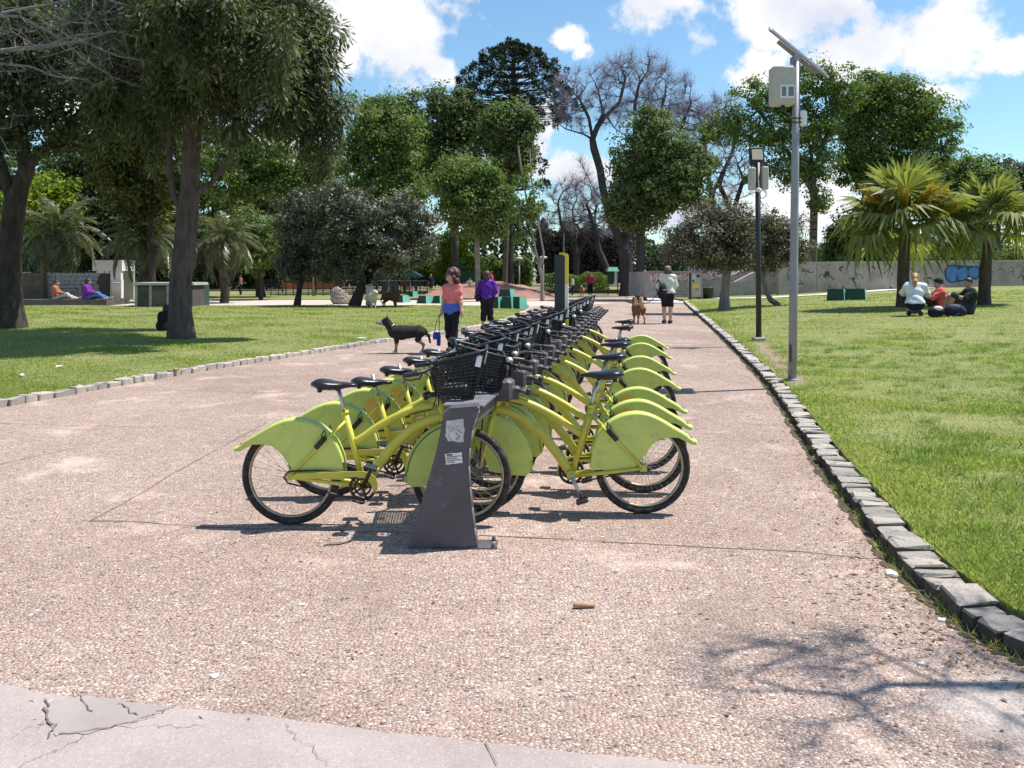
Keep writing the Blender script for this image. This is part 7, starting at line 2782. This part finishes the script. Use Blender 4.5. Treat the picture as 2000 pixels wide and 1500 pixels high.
# --- graffiti wall on the rise, panels with joints
gA, gB = at(1521, 579, 50), at(2120, 549, 57)
gw = empty('graffiti_wall', gA, math.atan2(gB.y - gA.y, gB.x - gA.x), label='long pale concrete wall covered with graffiti behind the palms', cat='wall')
wdir = Vector((gB.x - gA.x, gB.y - gA.y, 0)); WL = wdir.length; wdir.normalize()
def wp(x, y):
    """photo pixel -> (s, z) on the wall face"""
    dx, dz = (x - 1000) / F, -(y - YH) / F
    # solve gA.xy + s*wdir = (dx*Y, Y)
    s = (dx * gA.y - gA.x) / (wdir.x - dx * wdir.y)
    Yq = gA.y + s * wdir.y
    return s, H + dz * Yq - gA.z
npan = 9
for k in range(npan):
    s0, s1 = WL * k / npan, WL * (k + 1) / npan - .03
    z1 = lambda s: wp(1521, 516)[1] + (wp(2000, 511)[1] - wp(1521, 516)[1]) * s / wp(2000, 511)[0]
    zb0 = lambda s: -.5 
    mb = MB(); mb.prism([(s0, -.6), (s1, -.6), (s1, z1(s1)), (s0, z1(s0))], 0, .25); fix_normals(mb.build('wall_panel', M_PALEC, gw))
mb = MB(); mb.prism([(-.1, z1(0) + .002), (WL, z1(WL) + .002), (WL, z1(WL) + .12), (-.1, z1(0) + .12)], -.06, .31); fix_normals(mb.build('coping', M_GREYC, gw))
M_GB = mat('graffiti_blue', (.07, .19, .44), .7, var=.3, vscale=3)
M_GD = mat('graffiti_dark', (.05, .05, .06), .8)
M_GP = mat('graffiti_pink', (.42, .24, .23), .8)
M_GN = mat('graffiti_navy', (.015, .05, .17), .8)
def wallpoly(name, px, m_, d):
    pts = bez([(*wp(*p), 0) for p in px + [px[0]]], 8 * len(px))[:-1]
    mb = MB(); mb.prism([(p.x, p.y) for p in pts], -d, -d + .002); return fix_normals(mb.build(name, m_, gw))
def wallline(px, wd, d=.006):
    pts = bez([(*wp(*p), 0) for p in px], 6 * len(px))
    n = len(pts); vs = []
    for i, p in enumerate(pts):
        dd = (pts[min(i + 1, n - 1)] - pts[max(0, i - 1)]).normalized()
        vs += [(p.x - dd.y * wd, -d, p.y + dd.x * wd), (p.x + dd.y * wd, -d, p.y - dd.x * wd)]
    return vs, [(2 * i, 2 * i + 1, 2 * i + 3, 2 * i + 2) for i in range(n - 1)]
wallpoly('graffiti', [(1844, 530), (1850, 519), (1866, 517), (1888, 519), (1910, 520), (1913, 532), (1908, 546), (1895, 545), (1884, 549), (1870, 551), (1858, 553), (1847, 545)], M_GN, .003)
wallpoly('graffiti', [(1848, 531), (1853, 521), (1862, 520), (1870, 526), (1868, 540), (1866, 549), (1858, 550), (1850, 543)], M_GB, .005)
wallpoly('graffiti', [(1873, 526), (1884, 521), (1890, 528), (1889, 540), (1882, 546), (1873, 546), (1870, 536)], M_GB, .005)
wallpoly('graffiti', [(1893, 525), (1906, 522), (1911, 530), (1908, 542), (1898, 541), (1892, 535)], M_GB, .005)
mb = MB()
gr = random.Random(12)
for k in range(36):
    x, y = gr.uniform(1530, 1838), gr.uniform(520, 560)
    if 1755 < x < 1775: continue
    px_ = [(x, y)]
    for _ in range(gr.randint(2, 5)):
        px_.append((px_[-1][0] + gr.uniform(-6, 10), max(519, min(564, px_[-1][1] + gr.uniform(-9, 9)))))
    mb.add(*wallline(px_, gr.uniform(.014, .03)), False)
for k in range(8):
    x, y = gr.uniform(1925, 1995), gr.uniform(520, 545)
    mb.add(*wallline([(x, y), (x + 8, y - 6), (x + 12, y + 5)], .018), False)
mb.build('scribble', M_GD, gw)
mb = MB()
for k in range(16):
    x, y = gr.uniform(1530, 1838), gr.uniform(522, 555)
    mb.add(*wallline([(x, y), (x + gr.uniform(2, 9), y - gr.uniform(-6, 9)), (x + gr.uniform(8, 14), y + gr.uniform(-3, 8))], .03, .004), False)
mb.build('scribble', M_GP, gw)
wallpoly('graffiti', [(1612, 530), (1620, 528), (1619, 538), (1613, 540), (1608, 541)], M_GD, .003)
# pale walkway along the wall foot
P0 = [gndR(1400, 584), gndR(1521, 581), gndR(1640, 573), gndR(1780, 565), gndR(2060, 553)]
vs, fs = [], []
PP = bez(P0, 60)
for i, p in enumerate(PP):
    for dy in (-.55, .85):
        vs.append((p.x, p.y + dy, float(zR(p.x, p.y + dy)) + .03))
    if i: fs.append((2 * i - 2, 2 * i, 2 * i + 1, 2 * i - 1))
me = bpy.data.meshes.new('walkway'); me.from_pydata(vs, [], fs); me.materials.append(M_CONC)
tag(fix_normals(link('walkway', me)), 'pale walkway at the foot of the graffiti wall', kind='structure')

# --- notice board, bins
b = gnd(1358, 589)
nb = empty('notice_board', b, R(-4), label='park notice board on a black post beside the path', cat='notice board')
pl = lambda x, y: at(x, y, b.y) - b
part_box(nb, 'post', M_BLK, 1346, 1350, 531, 589, pl, -.02, .10)
part_box(nb, 'post', M_GALV, 1369, 1372.5, 533, 588, pl, -.02, .08)
part_box(nb, 'board', mat('board_face', (.50, .42, .36), .6, var=.12), 1350.2, 1368.8, 534, 580, pl, .0, .04)
for (x0, x1, y0, y1, m_) in ((1360, 1367, 536, 542, M_INK), (1352, 1356, 547, 551, M_INK), (1353, 1366, 555, 562, M_YEL), (1358, 1364, 563, 568, M_GREENL), (1352, 1359, 537, 545, M_PAPER)):
    part_box(nb, 'notice', m_, x0, x1, y0, y1, pl, -.006, .004)
b = gnd(1385, 589)
bn = empty('litter_bin', b, 0, label='black litter bin just right of the notice board', cat='bin')
mb = MB(); mb.tube([(0, .3, 0), (0, .3, .75), (0, .3, .77)], [.26, .32, .33], 16); mb.build('bin', M_BLK, bn)
mb = MB(); mb.torus((0, .3, .77), .32, .025, 'z', 20, 6); mb.build('rim', M_BLK, bn)
b = gnd(1404, 588)
bn = empty('marker_post', b, 0, label='short black and white posts right of the litter bin', cat='post')
for dx, m_, hh in ((-.16, M_BLK, .82), (.1, M_WHITE, .80)):
    mb = MB(); mb.box((dx, .1, hh / 2), (.13, .13, hh), bev=.02); mb.build('post', m_, bn)

# --- far slender lamp posts
for (x, y0, Y, lb, wid) in ((1014, 505, 70, 'far small lamp post left of the totem', 5), (1061, 503, 66, 'far small lamp post just left of the dark totem', 5), (1101, 415, 85, 'tall thin far pole rising behind the totem', 0), (612, 305, 60, 'tall pale lamp post standing among the left trees', 6)):
    b = Vector((at(x, 0, Y).x, Y, 0))
    o = empty('far_lamp_post', b, 0, label=lb, cat='lamp post')
    zt = at(0, y0, Y).z
    mb = MB(); mb.tube([(0, 0, 0), (0, 0, zt)], [.09, .05], 8); mb.build('pole', M_GALV, o)
    if wid:
        mb = MB(); mb.ball((0, 0, zt), (.32, .32, .12), 10, 6); mb.build('lamp_head', M_BEIGE, o)

# --- small litter
def litter(name, x, y, size, m_, label, cat='litter', z=0.0, lawn=None, rz=None):
    p = gnd(x, y, z) if lawn is None else lawn(x, y)
    r_ = random.Random(int(x * 7 + y))
    mb = MB()
    n = 7
    ring = [(math.cos(2 * math.pi * k / n) * size[0] * r_.uniform(.6, 1.1), math.sin(2 * math.pi * k / n) * size[1] * r_.uniform(.6, 1.1), size[2] * r_.uniform(.2, 1)) for k in range(n)]
    mb.add(ring + [(0, 0, size[2])] + [(a, b_, 0) for a, b_, c in ring], [(k, (k + 1) % n, n) for k in range(n)] + [(k + n + 1, (k + 1) % n + n + 1, (k + 1) % n, k) for k in range(n)], False)
    o = mb.build(name, m_, None, (p.x, p.y, p.z + .001), (0, 0, r_.uniform(0, 6)))
    tag(o, label, cat)
    return o


mb = MB(); mb.tube([(-.055, 0, .012), (0, .004, .014), (.055, 0, .012)], [.012, .014, .011], 7)
p = gnd(1141, 1188)
tag(mb.build('stick', mat('cork_wood', (.42, .28, .16), .9, bump=.4), None, (p.x, p.y, .002), (0, 0, .12)), 'short pale stick lying on the pebble paving before the rack', 'stick')
for (x, y, s, lb) in ((420, 1322, (.028, .022, .012), 'crumpled white paper scrap near the lower left of the paving'), (1742, 1123, (.05, .035, .03), 'white paper scrap against the curving kerb'), (590, 1181, (.02, .014, .006), 'tiny white scrap lying left of centre on the paving'),
                      (1800, 1297, (.02, .016, .01), 'small white scrap in the branch shade by the kerb'), (1840, 1212, (.024, .018, .012), 'white scrap against the kerb in the leaf litter'), (1437, 918, (.05, .012, .005), 'pale sliver of litter right of the bicycles'),
                      (96, 1374, (.02, .014, .008), 'white chip on the mortar patch at lower left')):
    litter('paper_scrap', x, y, s, M_WHITE, lb)
for (x, y, s, lb) in ((704, 663, (.16, .07, .05), 'white scrap on the lawn behind the kerb near the black dog'), (43, 733, (.07, .05, .03), 'white scrap on the left lawn near the frame edge'), (116, 716, (.11, .03, .02), 'pale scrap on the left lawn'), (344, 724, (.07, .05, .05), 'dry leaves lying by the left kerb')):
    litter('lawn_scrap', x, y, s, M_WHITE if 'dry' not in lb else mat('dry_leaf', (.35, .24, .10), .9), lb, z=.09)
litter('stone_chip', 1512, 749, (.10, .06, .05), M_PALEC, 'pale stone chip at the foot of the tall metal pole', lawn=gndR)
